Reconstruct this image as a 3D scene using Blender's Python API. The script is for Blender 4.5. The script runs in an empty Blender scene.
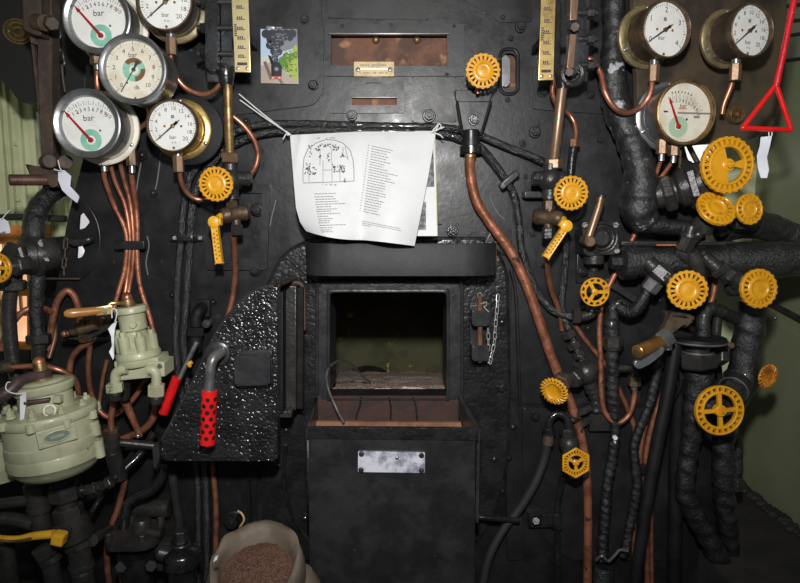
import bpy, bmesh, math, random
from mathutils import Vector, Matrix, noise
from mathutils.geometry import tessellate_polygon
random.seed(7)
SC = bpy.context.scene
COL = SC.collection
V = Vector
PITCH = math.radians(7.2)
CAM = V((0.0, -2.1, 0.265))
FPX = 630.0
FWD = V((0, math.cos(PITCH), -math.sin(PITCH)))
UPV = V((0, math.sin(PITCH), math.cos(PITCH)))
UP = V((0, 0, 1)); RX = V((1, 0, 0)); TO = V((0, -1, 0))

def ray(px, py):
    return FWD + RX * ((px - 400) / FPX) + UPV * ((291.5 - py) / FPX)
def P(px, py, y=0.0):                      # where a sight line meets the upright plane at depth y
    d = ray(px, py); s = (y - CAM.y) / d.y
    return CAM + d * s
def PX(px, py, x):                         # ... meets the plane at x
    d = ray(px, py); s = (x - CAM.x) / d.x
    return CAM + d * s
def K(px, py, y=0.0):                      # metres per pixel there
    d = ray(px, py); return (y - CAM.y) / d.y / FPX

# ------------------------------------------------------------------ materials
MATS = {}
def mat(name, col, rough=0.5, metal=0.0, bump=0.0, bscale=60.0, col2=None, vscale=12.0, vlo=0.42, vhi=0.62, emit=None, spec=0.5, coat=0.0, stretch=(1, 1, 1), rvar=0.0, dirt=None, dlo=.6, dhi=.7, dscale=30, bdist=.006, domes=0.0):
    m = bpy.data.materials.new(name); m.use_nodes = True
    nt = m.node_tree; N = nt.nodes; L = nt.links
    b = N['Principled BSDF']
    b.inputs['Base Color'].default_value = (*col, 1); b.inputs['Roughness'].default_value = rough
    b.inputs['Metallic'].default_value = metal; b.inputs['Specular IOR Level'].default_value = spec
    if coat: b.inputs['Coat Weight'].default_value = coat; b.inputs['Coat Roughness'].default_value = 0.08
    tc = N.new('ShaderNodeTexCoord'); mp = N.new('ShaderNodeMapping')
    mp.inputs['Scale'].default_value = stretch
    L.new(tc.outputs['Object'], mp.inputs['Vector'])
    def nz(scale, detail=4):
        n = N.new('ShaderNodeTexNoise'); n.inputs['Scale'].default_value = scale; n.inputs['Detail'].default_value = detail
        n.inputs['Roughness'].default_value = 0.6
        L.new(mp.outputs['Vector'], n.inputs['Vector']); return n.outputs['Fac']
    def ramp(src, lo, hi):
        r = N.new('ShaderNodeMapRange'); r.inputs['From Min'].default_value = lo; r.inputs['From Max'].default_value = hi
        r.interpolation_type = 'SMOOTHSTEP'; L.new(src, r.inputs['Value']); return r.outputs['Result']
    src = None
    if col2 is not None:
        mx = N.new('ShaderNodeMix'); mx.data_type = 'RGBA'
        L.new(ramp(nz(vscale), vlo, vhi), mx.inputs['Factor'])
        mx.inputs['A'].default_value = (*col, 1); mx.inputs['B'].default_value = (*col2, 1)
        src = mx.outputs['Result']
    if dirt is not None:
        mx = N.new('ShaderNodeMix'); mx.data_type = 'RGBA'
        L.new(ramp(nz(dscale, 6), dlo, dhi), mx.inputs['Factor'])
        mx.inputs['A'].default_value = (*col, 1); mx.inputs['B'].default_value = (*dirt, 1)
        if src is not None: L.new(src, mx.inputs['A'])
        src = mx.outputs['Result']
    if src is not None: L.new(src, b.inputs['Base Color'])
    if rvar:
        r = N.new('ShaderNodeMapRange'); r.inputs['From Min'].default_value = .3; r.inputs['From Max'].default_value = .7
        r.inputs['To Min'].default_value = max(.05, rough - rvar); r.inputs['To Max'].default_value = min(1, rough + rvar)
        L.new(nz(vscale * 1.7, 5), r.inputs['Value']); L.new(r.outputs['Result'], b.inputs['Roughness'])
    if bump:
        bp = N.new('ShaderNodeBump'); bp.inputs['Strength'].default_value = bump; bp.inputs['Distance'].default_value = bdist
        if domes:                                # blistered paint: a rounded bump per cell
            vo = N.new('ShaderNodeTexVoronoi'); vo.feature = 'SMOOTH_F1'; vo.inputs['Scale'].default_value = domes; vo.inputs['Smoothness'].default_value = .35
            wv = N.new('ShaderNodeVectorMath'); wv.operation = 'MULTIPLY_ADD'; nn = N.new('ShaderNodeTexNoise'); nn.inputs['Scale'].default_value = domes * .6
            L.new(mp.outputs['Vector'], nn.inputs['Vector']); L.new(nn.outputs['Color'], wv.inputs[0]); wv.inputs[1].default_value = (.9 / domes,) * 3; L.new(mp.outputs['Vector'], wv.inputs[2])
            L.new(wv.outputs[0], vo.inputs['Vector'])
            pw = N.new('ShaderNodeMath'); pw.operation = 'POWER'; pw.inputs[1].default_value = 2; L.new(vo.outputs['Distance'], pw.inputs[0])
            mu = N.new('ShaderNodeMath'); mu.operation = 'MULTIPLY_ADD'; mu.inputs[1].default_value = -1.0; L.new(pw.outputs[0], mu.inputs[0]); L.new(nz(bscale, 3), mu.inputs[2])
            L.new(mu.outputs[0], bp.inputs['Height'])
        else: L.new(nz(bscale, 5), bp.inputs['Height'])
        L.new(bp.outputs['Normal'], b.inputs['Normal'])
    if emit:
        b.inputs['Emission Color'].default_value = (*emit[0], 1); b.inputs['Emission Strength'].default_value = emit[1]
    MATS[name] = m
    return m

BLACK = mat('black_paint', (.0095, .0095, .0105), .37, 0, .10, 60, (.019, .019, .0215), 9, .40, .70, rvar=.10, dirt=(.055, .055, .06), dlo=.66, dhi=.78, dscale=26, spec=.42)
SHELFM = mat('black_shelf_paint', (.013, .013, .014), .55, 0, .15, 45, (.022, .022, .024), 8, spec=.35)
PLATEB = mat('black_plate_paint', (.011, .011, .012), .37, 0, .08, 45, (.022, .022, .025), 6, .40, .70, rvar=.12, dirt=(.06, .06, .066), dlo=.67, dhi=.78, dscale=20, spec=.42)
ARCHM = mat('black_cast_plate', (.010, .010, .011), .30, 0, .8, 95, (.018, .018, .0195), 12, rvar=.1, bdist=.0016, domes=70)
RINGM = mat('lightened_black_ring', (.030, .030, .033), .30, .2, .25, 60, (.045, .044, .046), 16, rvar=.1)  # black lightened to grey in place of flash reflections on the edges
GLOSSB = mat('gloss_black_paint', (.010, .010, .011), .22, 0, .5, 70, (.02, .02, .021), 20, rvar=.1, coat=.8, bdist=.004)
DOORB = mat('cast_black_enamel', (.011, .011, .012), .20, 0, 1.0, 72, (.022, .022, .023), 10, rvar=.06, coat=.5, spec=.7, bdist=.0031, domes=105)
CABLE = mat('tarred_armour', (.010, .010, .011), .22, 0, 1.0, 210, (.026, .026, .028), 90, coat=.5, spec=.9, bdist=.0042, domes=150)
LAG = mat('black_lagging', (.012, .012, .013), .36, 0, .9, 120, (.028, .028, .029), 25, .45, .65, dirt=(.12, .12, .125), dlo=.70, dhi=.78, dscale=40, coat=.5, bdist=.006)
LAGW = mat('black_lagging_chipped', (.014, .014, .015), .42, 0, .7, 70, (.03, .03, .031), 25, .45, .65, dirt=(.36, .36, .39), dlo=.61, dhi=.66, dscale=15)
DARKM = mat('dark_iron', (.026, .0255, .0255), .32, .15, .35, 80, (.042, .039, .036), 18)
SOOT = mat('soot', (.012, .011, .0105), .9, 0, .5, 60, (.022, .02, .018), 15, spec=.2)
MATTB = mat('matt_black', (.006, .006, .0065), .6, 0, .15, 50, (.012, .012, .013), 10, spec=.25)
COPPER = mat('copper', (.56, .235, .145), .38, .75, .06, 60, (.30, .115, .07), 25, .40, .70, rvar=.1)
COPD = mat('copper_dull', (.36, .145, .085), .48, .55, .15, 60, (.17, .070, .042), 22, .40, .66, rvar=.1)
COPR = mat('copper_rusty', (.42, .165, .095), .45, .5, .4, 70, (.24, .085, .045), 18, .42, .62, dirt=(.05, .035, .03), dlo=.60, dhi=.68, dscale=28)
BRASS = mat('brass', (.62, .44, .17), .30, .85, .06, 50, (.40, .26, .10), 20, .45, .75, rvar=.08)
BRASSP = mat('brass_pale', (.66, .55, .30), .34, .75, .04, 40, (.50, .40, .20), 10, .40, .70)
BRASSW = mat('brass_worn', (.40, .31, .17), .5, .35, .1, 40, (.27, .20, .10), 16, .40, .64)
BRASSD = mat('brass_dull', (.30, .195, .085), .42, .7, .2, 60, (.12, .075, .04), 22, .42, .66)
BRONZE = mat('bronze_brown', (.085, .055, .036), .45, .5, .3, 60, (.17, .11, .07), 22, .45, .68)
BRTUBE = mat('bronze_tube', (.26, .165, .11), .38, .6, .15, 40, (.17, .095, .06), 20, .4, .65, stretch=(1, 1, .3))
STEEL = mat('steel', (.42, .42, .43), .32, .85, .12, 60, (.28, .28, .29), 14, rvar=.1)
ALU = mat('polished_aluminium', (.86, .87, .95), .30, .30, .3, 22, (.30, .31, .42), 15, .42, .60)  # pale and dark patches painted in for reflections in the metal
BEZEL = mat('bezel_steel', (.34, .345, .36), .33, .8, .08, 40, (.22, .22, .23), 12, rvar=.08)
BEZD = mat('bezel_grey', (.15, .145, .15), .38, .6, .08, 40, (.23, .22, .22), 14)
YEL = mat('yellow_paint', (.68, .32, .013), .32, 0, .12, 60, (.55, .23, .010), 30, .50, .72, coat=.25, dirt=(.20, .09, .02), dlo=.66, dhi=.74, dscale=45)
YELR = mat('yellow_paint_rusty', (.66, .27, .015), .38, 0, .25, 60, (.34, .10, .012), 40, .40, .60)
YELL = mat('yellow_lever_paint', (.80, .42, .03), .35, 0, .12, 60, (.62, .28, .02), 30, .50, .72, coat=.2)
RED = mat('red_enamel', (.72, .012, .012), .28, 0, .05, 60, (.58, .008, .010), 25, coat=.4)
REDP = mat('red_chipped_paint', (.62, .012, .022), .35, 0, .3, 80, (.5, .008, .018), 20, dirt=(.75, .5, .5), dlo=.66, dhi=.70, dscale=60)
NEEDLE = mat('needle_red', (.36, .006, .012), .45)
GREEN = mat('valve_green', (.41, .415, .275), .42, 0, .14, 45, (.32, .315, .205), 14, .40, .66, coat=.1, dirt=(.13, .085, .05), dlo=.64, dhi=.74, dscale=24)
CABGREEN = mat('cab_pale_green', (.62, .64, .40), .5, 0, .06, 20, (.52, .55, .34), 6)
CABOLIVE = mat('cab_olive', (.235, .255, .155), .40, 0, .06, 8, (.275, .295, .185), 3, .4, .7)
DIAL = mat('dial_white', (.80, .80, .77), .5, 0, 0, 1, (.74, .735, .70), 18)
DIALC = mat('dial_cream', (.74, .70, .60), .5, 0, 0, 1, (.62, .56, .44), 20, .40, .70)
INK = mat('dial_ink', (.035, .035, .045), .6)
INKR = mat('dial_red_ink', (.55, .05, .06), .6)
RINGG = mat('dial_green', (.20, .50, .37), .5, 0, 0, 1, (.28, .56, .42), 30)
RINGP = mat('dial_pale_green', (.38, .52, .36), .5)
RINGB = mat('dial_brown', (.18, .085, .025), .5)
PAPER = mat('paper', (.74, .745, .755), .7, 0, .04, 20, (.69, .695, .71), 7)
TAGM = mat('tag_card', (.66, .67, .74), .6)
PRINT = mat('print_grey', (.20, .20, .21), .7)
PRINTD = mat('print_dark', (.05, .05, .055), .7)
PHOTOG = mat('print_photo_grey', (.30, .30, .31), .6, 0, 0, 1, (.08, .08, .08), 60, .40, .60)
RUST = mat('rust', (.17, .068, .036), .7, 0, .4, 60, (.075, .036, .024), 13, .38, .62, dirt=(.34, .16, .085), dlo=.57, dhi=.72, dscale=22)
RUSTD = mat('rust_brown', (.050, .036, .027), .6, .2, .3, 50, (.095, .062, .044), 16, .40, .64)
BRICKR = mat('firebrick_dark', (.055, .022, .016), .75, 0, .3, 40, (.032, .018, .015), 14)
WOOD = mat('varnished_wood', (.42, .19, .045), .35, 0, .08, 40, (.34, .14, .03), 22, .40, .66, coat=.35, stretch=(.25, 1, 1))
ORANGEW = mat('orange_timber', (.66, .25, .05), .5, 0, .1, 30, (.38, .13, .03), 14)
WINE = mat('maroon_iron', (.055, .034, .036), .45, .2, .35, 50, (.09, .055, .05), 16)
ASH = mat('ash_bed', (.78, .62, .53), .95, 0, .9, 190, (.40, .28, .225), 130, .42, .58, spec=.1)
SAND = mat('brown_sand', (.20, .105, .070), .95, 0, 1.0, 260, (.10, .054, .042), 190, .42, .58, spec=.15, dirt=(.42, .26, .17), dlo=.60, dhi=.66, dscale=230)
SACKM = mat('sack_paper', (.165, .128, .096), .65, 0, .8, 11, (.125, .096, .072), 14)
FIREW = mat('firebox_stained_brick', (.095, .093, .042), .8, 0, .3, 25, (.050, .052, .028), 6, .38, .62, dirt=(.48, .42, .04), dlo=.64, dhi=.70, dscale=8)
STRING = mat('white_string', (.70, .70, .68), .7)
STRAW = mat('straw_string', (.62, .42, .16), .6)
CHAIN = mat('bright_chain', (.62, .62, .62), .35, .6)
VERD = mat('verdigris_brass', (.26, .20, .10), .42, .45, .2, 60, (.10, .085, .055), 16, .38, .62, dirt=(.46, .50, .42), dlo=.60, dhi=.68, dscale=22)
NUTM = mat('dull_bronze_nut', (.23, .14, .085), .40, .5, .15, 60, (.15, .09, .055), 24)
PANEL = mat('panel_brown', (.095, .069, .043), .5, .1, .15, 30, (.030, .026, .022), 5, .38, .66)
DAY = mat('daylight_pane', (.9, .9, .92), .4, emit=((.93, .95, 1.0), 1.0))
DAYP = mat('daylight_pane_pinkish', (.8, .78, .78), .5, emit=((.85, .80, .82), .65))
DARKPANEL = mat('cab_black_panel', (.012, .012, .012), .55, 0, .1, 20)
LEDGE = mat('ledge_soot', (.030, .026, .025), .8, 0, .4, 40, (.018, .017, .017), 10)
PH = {k: mat('photo_' + k, c, .25, coat=.3) for k, c in dict(sky=(.42, .55, .70), smoke=(.045, .045, .055), haze=(.20, .22, .27), tree=(.10, .22, .025), bush=(.36, .42, .06), ballast=(.42, .34, .27), loco=(.012, .013, .017), rail=(.16, .13, .12), buffer=(.45, .09, .09), pale=(.58, .55, .50), curl=(.12, .12, .145), leafdark=(.04, .10, .015)).items()}
def glassmat():
    m = bpy.data.materials.new('gauge_glass'); m.use_nodes = True
    nt = m.node_tree; nt.nodes.clear()
    o = nt.nodes.new('ShaderNodeOutputMaterial'); mx = nt.nodes.new('ShaderNodeMixShader')
    t = nt.nodes.new('ShaderNodeBsdfTransparent'); g = nt.nodes.new('ShaderNodeBsdfGlossy'); g.inputs['Roughness'].default_value = .03
    mx.inputs[0].default_value = .035
    nt.links.new(t.outputs[0], mx.inputs[1]); nt.links.new(g.outputs[0], mx.inputs[2]); nt.links.new(mx.outputs[0], o.inputs[0])
    return m
GLASS = glassmat()

# ------------------------------------------------------------------ object helpers
WLOC = {}
def world_loc(o): return WLOC.get(o.name, V((0, 0, 0)))
def empty(name, loc):
    o = bpy.data.objects.new(name, None); COL.objects.link(o); o.location = loc; o.empty_display_size = .02
    WLOC[o.name] = V(loc); return o
def tag(o, label, cat, group=None):
    o['label'] = label; o['category'] = cat
    if group: o['group'] = group
    return o
def T(name, label, cat, loc, group=None):
    return tag(empty(name, loc), label, cat, group)

class B:
    """collects shapes (world coordinates) for ONE mesh object"""
    def __init__(s): s.bm = bmesh.new(); s.mats = []; s.done = 0; s.flats = []
    def m(s, material):                       # close the run of faces made so far with the previous material
        s._seal()
        if material not in s.mats: s.mats.append(material)
        s.cur = s.mats.index(material); return s
    def _seal(s):
        if not hasattr(s, 'cur'): return
        for f in s.bm.faces:
            if not f.tag: f.material_index = s.cur; f.tag = True
    def face(s, pts):
        vs = [s.bm.verts.new(p) for p in pts]
        try: return s.bm.faces.new(vs)
        except ValueError: return None
    def grid(s, rows, close_u=False, close_v=False):
        vr = [[s.bm.verts.new(p) for p in r] for r in rows]
        n = len(vr); m = len(vr[0])
        for i in range(n if close_v else n - 1):
            a = vr[i]; b = vr[(i + 1) % n]
            for j in range(m if close_u else m - 1):
                k = (j + 1) % m
                try: s.bm.faces.new((a[j], a[k], b[k], b[j]))
                except ValueError: pass
        return vr
    def lathe(s, c, ax, prof, n=24, ref=None, sx=1.0, ang=0.0):
        """prof: (distance along ax, radius) list"""
        ax = V(ax).normalized(); ref = V(ref) if ref else (UP if abs(ax.z) < .9 else TO)
        u = ref.cross(ax).normalized(); w = ax.cross(u)
        rows = []
        for t, r in prof:
            r = max(r, 1e-5)
            rows.append([V(c) + ax * t + u * (r * sx * math.cos(ang + 2 * math.pi * k / n)) + w * (r * math.sin(ang + 2 * math.pi * k / n)) for k in range(n)])
        s.grid(rows, close_u=True)
        return s
    def cyl(s, a, b, r, n=16, r2=None, ch=None):
        a = V(a); b = V(b); L = (b - a).length; r2 = r if r2 is None else r2
        c = min(.12 * r, .1 * L) if ch is None else ch
        return s.lathe(a, b - a, [(0, 0), (0, r - c), (c, r), (L - c, r2), (L, r2 - c), (L, 0)], n)
    def hexa(s, a, b, r, n=6, ang=.3):
        a = V(a); b = V(b); L = (b - a).length; c = .12 * r
        return s.lathe(a, b - a, [(0, 0), (0, r - c), (min(c, .3 * L), r), (L - min(c, .3 * L), r), (L, r - c), (L, 0)], n, ang=ang)
    def sphere(s, c, r, n=14, sq=(1, 1, 1)):
        rows = []
        for i in range(n // 2 + 1):
            t = math.pi * i / (n // 2); z = math.cos(t); rr = max(math.sin(t), 1e-4)
            rows.append([V(c) + V((r * sq[0] * rr * math.cos(2 * math.pi * k / n), r * sq[1] * rr * math.sin(2 * math.pi * k / n), -r * sq[2] * z)) for k in range(n)])
        s.grid(rows, close_u=True); return s
    def torus(s, c, ax, R, r, n=28, k=8):
        ax = V(ax).normalized(); ref = UP if abs(ax.z) < .9 else TO
        u = ref.cross(ax).normalized(); w = ax.cross(u); rows = []
        for i in range(n):
            a = 2 * math.pi * i / n; d = u * math.cos(a) + w * math.sin(a)
            rows.append([V(c) + d * (R + r * math.cos(2 * math.pi * j / k)) + ax * (r * math.sin(2 * math.pi * j / k)) for j in range(k)])
        s.grid(rows, close_u=True, close_v=True); return s
    def box(s, c, sx, sy, sz, ex=None, ey=None, ez=None, bev=0.0):
        ex = V(ex).normalized() if ex is not None else V((1, 0, 0)); ez = V(ez).normalized() if ez is not None else V((0, 0, 1))
        ey = V(ey).normalized() if ey is not None else ez.cross(ex)
        r = bmesh.ops.create_cube(s.bm, size=1.0); vs = r['verts']
        for v in vs: v.co = V(c) + ex * (v.co.x * sx) + ey * (v.co.y * sy) + ez * (v.co.z * sz)
        fs0 = list({f for v in vs for f in v.link_faces})
        if bev:
            es = list({e for v in vs for e in v.link_edges})
            bmesh.ops.bevel(s.bm, geom=es, offset=bev, segments=2, affect='EDGES', profile=.6)
        s.flats += [ex.copy(), V(ey).normalized(), ez.copy()]
        return s
    def slab(s, poly, thick, d, bev=0.0, holes=()):
        """poly: 3D outline; extruded by thick along d"""
        d = V(d).normalized() * thick
        front = [V(p) for p in poly]
        if not holes:
            vf = [s.bm.verts.new(p) for p in front]; vb = [s.bm.verts.new(p + d) for p in front]
            ff = s.bm.faces.new(vf); fb = s.bm.faces.new(vb[::-1])
            n = len(vf)
            for i in range(n): s.bm.faces.new((vf[i], vb[i], vb[(i + 1) % n], vf[(i + 1) % n]))
            if bev:
                bmesh.ops.bevel(s.bm, geom=list(ff.edges), offset=bev, segments=2, affect='EDGES', profile=.6)
            s.flats.append(d.normalized())
            return s
        loops = [front] + [[V(p) for p in h] for h in holes]
        tris = tessellate_polygon(loops); flat = [p for l in loops for p in l]
        vf = [s.bm.verts.new(p) for p in flat]; vb = [s.bm.verts.new(p + d) for p in flat]
        for t in tris:
            try: s.bm.faces.new([vf[i] for i in t]); s.bm.faces.new([vb[i] for i in reversed(t)])
            except ValueError: pass
        o = 0
        for l in loops:
            n = len(l)
            for i in range(n):
                try: s.bm.faces.new((vf[o + i], vb[o + i], vb[o + (i + 1) % n], vf[o + (i + 1) % n]))
                except ValueError: pass
            o += n
        return s
    def tube(s, pts, r, n=10, step=None, ridge=0.0, pitch=.02, rough=0.0, cap=True, smooth=True, seed=0):
        """round pipe along a smooth path; r number or one per point; ridge makes the turns of a wrapping"""
        pts = [V(p) for p in pts]; rs = r if isinstance(r, (list, tuple)) else [r] * len(pts)
        path = []
        if smooth and len(pts) > 2:
            for i in range(len(pts) - 1):
                p0 = pts[i - 1] if i else pts[0] * 2 - pts[1]; p1 = pts[i]; p2 = pts[i + 1]; p3 = pts[i + 2] if i + 2 < len(pts) else p2 * 2 - p1
                m = 7
                for k in range(m):
                    t = k / m; t2 = t * t; t3 = t2 * t
                    q = .5 * ((2 * p1) + (p2 - p0) * t + (2 * p0 - 5 * p1 + 4 * p2 - p3) * t2 + (3 * p1 - p0 - 3 * p2 + p3) * t3)
                    path.append((q, rs[i] + (rs[i + 1] - rs[i]) * t))
            path.append((pts[-1], rs[-1]))
        else: path = list(zip(pts, rs))
        if step:
            out = [path[0]]; acc = 0.0; last = path[0]
            for q in path[1:]:
                seg = (q[0] - last[0]).length
                k = max(1, int(round(seg / step)))
                for j in range(1, k + 1):
                    t = j / k; out.append((last[0].lerp(q[0], t), last[1] + (q[1] - last[1]) * t))
                last = q
            path = out
        nP = len(path); tang = []
        for i in range(nP):
            a = path[max(i - 1, 0)][0]; b = path[min(i + 1, nP - 1)][0]; t = (b - a)
            tang.append(t.normalized() if t.length > 1e-9 else V((0, 0, 1)))
        ref = UP if abs(tang[0].z) < .9 else TO
        u = ref.cross(tang[0]).normalized(); rows = []; L = 0.0
        for i in range(nP):
            t = tang[i]; u = (u - t * u.dot(t)).normalized(); w = t.cross(u)
            if i: L += (path[i][0] - path[i - 1][0]).length
            row = []
            for k in range(n):
                a = 2 * math.pi * k / n
                rr = path[i][1]
                if ridge:
                    ph = (L / pitch + k / n) % 1.0
                    rr += ridge * (ph - .5 if ph < .85 else (1 - ph) / .15 * .85 - .5 + (.0))
                if rough:
                    q = path[i][0] + u * (math.cos(a) * rr) + w * (math.sin(a) * rr)
                    rr += rough * noise.noise(q * 38 + V((seed, 0, 0)))
                row.append(path[i][0] + u * (math.cos(a) * rr) + w * (math.sin(a) * rr))
            rows.append(row)
        vr = s.grid(rows, close_u=True)
        if cap:
            try: s.bm.faces.new(vr[0][::-1]); s.bm.faces.new(vr[-1])
            except ValueError: pass
        return s
    def text(s, txt, size, o, ex, ey, align='CENTER'):
        vs, fs = text_mesh(txt)
        nv = [s.bm.verts.new(V(o) + ex * (x * size) + ey * (y * size)) for x, y in vs]
        for f in fs:
            try: s.bm.faces.new([nv[i] for i in f])
            except ValueError: pass
        return s
    def done_mesh(s, name, material=None, parent=None, loc=None, label=None, sharp=38, kind=None, recalc=True):
        if s.mats: s._seal()
        bm = s.bm
        if recalc: bmesh.ops.recalc_face_normals(bm, faces=bm.faces)
        for f in bm.faces: f.smooth = True
        if s.flats:
            bm.normal_update()
            for f in bm.faces:
                for d in s.flats:
                    if abs(f.normal.dot(d)) > .9995: f.smooth = False; break
        lim = math.radians(sharp)
        for e in bm.edges:
            if len(e.link_faces) == 2 and e.calc_face_angle(0) > lim: e.smooth = False
        if loc is None:
            if parent is not None: loc = world_loc(parent)
            else:
                lo = V((min(v.co.x for v in bm.verts), min(v.co.y for v in bm.verts), min(v.co.z for v in bm.verts)))
                hi = V((max(v.co.x for v in bm.verts), max(v.co.y for v in bm.verts), max(v.co.z for v in bm.verts)))
                loc = V(((lo.x + hi.x) / 2, (lo.y + hi.y) / 2, lo.z))
        loc = V(loc)
        bmesh.ops.translate(bm, verts=bm.verts, vec=-loc)
        me = bpy.data.meshes.new(name); bm.to_mesh(me); bm.free()
        o = bpy.data.objects.new(name, me); COL.objects.link(o)
        for mm in (s.mats or [material]): me.materials.append(mm)
        if parent is not None: o.parent = parent; o.location = loc - world_loc(parent)
        else: o.location = loc
        WLOC[o.name] = loc
        if label: o['label'] = label
        if kind: o['kind'] = kind
        return o
_TXT = {}
def text_mesh(txt):
    if txt in _TXT: return _TXT[txt]
    c = bpy.data.curves.new('t', 'FONT'); c.body = txt; c.align_x = 'CENTER'; c.align_y = 'CENTER'; c.size = 1.0; c.resolution_u = 2
    o = bpy.data.objects.new('t', c); COL.objects.link(o)
    dg = bpy.context.evaluated_depsgraph_get(); dg.update()
    me = bpy.data.meshes.new_from_object(o.evaluated_get(dg))
    r = ([(v.co.x, v.co.y) for v in me.vertices], [tuple(p.vertices) for p in me.polygons])
    bpy.data.objects.remove(o); bpy.data.curves.remove(c); bpy.data.meshes.remove(me)
    _TXT[txt] = r; return r
def pp(pts, y): return [P(a, b, y) for a, b in pts]
def pline(pts, y=0.0):                       # (px, py) or (px, py, depth)
    return [P(p[0], p[1], p[2] if len(p) > 2 else y) for p in pts]
def rnd(poly, r, seg=5):
    """round the corners of a 2D outline; r number or one per corner"""
    n = len(poly); out = []
    for i in range(n):
        rr = r[i] if isinstance(r, (list, tuple)) else r
        p = V((*poly[i], 0)); a = V((*poly[i - 1], 0)); b = V((*poly[(i + 1) % n], 0))
        if rr <= 0: out.append((p.x, p.y)); continue
        da = (a - p); db = (b - p); rr = min(rr, da.length * .48, db.length * .48)
        s0 = p + da.normalized() * rr; s1 = p + db.normalized() * rr
        for k in range(seg + 1):
            t = k / seg; q = s0 * (1 - t) ** 2 + p * (2 * t * (1 - t)) + s1 * t * t
            out.append((q.x, q.y))
    return out
def ell(cx, cy, rx, ry, n=24, a0=0, a1=2 * math.pi): return [(cx + rx * math.cos(a0 + (a1 - a0) * k / n), cy + ry * math.sin(a0 + (a1 - a0) * k / n)) for k in range(n)]
def pipe(name, pts, rpx, material, label, y=0.0, cat='pipe', group=None, n=10, **kw):
    q = pline(pts, y); m = pts[len(pts) // 2]; k = K(m[0], m[1], m[2] if len(m) > 2 else y)
    r = [a * k for a in rpx] if isinstance(rpx, (list, tuple)) else rpx * k
    return tag(B().tube(q, r, n, **kw).done_mesh(name, material), label, cat, group)
def struct(b, name, material=None, **kw): return b.done_mesh(name, material, kind='structure', **kw)
# ================================================================== SETTING
def bolt_bm(px, py, r, y=0.0, hexn=True, h=None, washer=True, stud=True):
    k = K(px, py, y); c = P(px, py, y); R = r * k; b = B()
    if washer: b.lathe(c + V((0, .004, 0)), TO, [(0, 0), (0, R * 1.35), (.006, R * 1.35), (.008, R * 1.2), (.008, 0)], 20)
    hh = (h or R * .9)
    if hexn: b.hexa(c + V((0, .002, 0)), c + V((0, -.006 - hh, 0)), R, 6, ang=random.random())
    else: b.lathe(c + V((0, .002, 0)), TO, [(0, 0), (0, R), (.004, R), (.004 + hh * .5, R * .75), (.004 + hh * .8, R * .3), (.004 + hh * .8, 0)], 14)
    if hexn and stud: b.cyl(c + V((0, -hh, 0)), c + V((0, -.006 - hh * 1.6, 0)), R * .5, 10)
    return b
# boiler backhead: one big plate with the fire hole, the upper recess, the oval slot and two cut-outs near its edge
outline = [(86, -40), (86, 78), (90, 130), (83, 160), (73, 197), (66, 228), (59, 274), (52, 310), (46, 360), (42, 430), (36, 640), (742, 640), (731, 470), (716, 300), (694, 172), (684, 150), (684, -40)]
fire_hole = rnd([(327, 288), (449, 288), (449, 400), (327, 400)], [8, 8, 1, 1])
recess = [(330, 34), (448, 34), (448, 67), (330, 67)]
slot = rnd([(502, 53), (516, 53), (516, 90), (502, 90)], 6.5)
cut1 = rnd([(79, 215), (83, 212), (90, 222), (85, 228), (78, 230)], 2)
cut2 = rnd([(77, 243), (81, 243), (85, 251), (82, 257), (76, 259)], 2)
wb = struct(B().slab(pp(outline, 0), .012, (0, 1, 0), holes=[pp(h, 0) for h in (fire_hole, recess, slot, cut1, cut2)]), 'wall_back', BLACK)
def onwall(b, name, m, label=None): return b.done_mesh(name, m, parent=wb, label=label)
# dished disc plate around the two cut-outs
onwall(B().tube([P(*q, -.002) for q in ell(70, 240, 30, 41, 22, -1.25, 1.35)], .003, 8), 'flange_rim', BLACK)
onwall(B().tube(pline([(66, 239, -.02), (76, 243, -.028), (88, 240, -.03), (92, 238, -.02)]), [.008, .013, .013, .008], 12), 'washout_plug', DARKM)
# plates riveted onto the backhead
def plate(poly, t, m=PLATEB, r=6, y=0.0, bev=.002, holes=()):
    q = pp(rnd(poly, r), y - t)
    return B().slab(q, t + .004, (0, 1, 0), bev=0 if holes else bev, holes=[pp(h, y - t) for h in holes])
PL = [
    ('cover_plate', plate([(222, -30), (318, -30), (324, 40), (323, 92), (314, 105), (234, 115), (222, 115)], .012, r=[0, 0, 4, 8, 8, 4, 0])),
    ('frame_plate', plate([(325, 24), (464, 24), (464, 76), (410, 76), (325, 76)], .010, r=2, holes=[[(331, 35), (447, 35), (447, 66), (331, 66)]])),
    ('slot_plate', plate([(329, 77), (404, 77), (404, 113), (329, 113)], .009, r=2, holes=[[(352, 97), (397, 97), (397, 105), (352, 105)]])),
    ('cover_plate', plate([(412, 77), (456, 77), (456, 122), (412, 122)], .007, r=2)),
    ('cover_plate', plate([(533, 66), (605, 66), (605, 114), (533, 109)], .010, r=3)),
    ('seam_plate', plate([(458, -30), (532, -30), (532, 22), (500, 22), (458, -4)], .006, r=3)),
    ('seam_plate', plate([(328, -30), (428, -30), (428, 20), (328, 18)], .006, r=2)),
    ('lap_plate', plate([(512, 160), (538, 268), (640, 271), (640, 300), (640, 404), (523, 404), (508, 380), (512, 300)], .006, r=3)),
    ('lap_plate', plate([(523, 408), (690, 408), (700, 560), (570, 560), (523, 520)], .008, r=[3, 3, 6, 6, 30])),
    ('frame_bar', plate([(507, 388), (521, 428), (522, 560), (507, 560)], .014, r=2)),
    ('frame_bar', plate([(241, 470), (257, 470), (257, 600), (241, 600)], .012, r=1)),
    ('window_frame', plate([(206, 184), (270, 184), (267, 270), (206, 270)], .014, r=4, holes=[[(214, 193), (262, 193), (260, 258), (214, 258)]])),
]
for n, b in PL: onwall(b, n, PLATEB)
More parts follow.
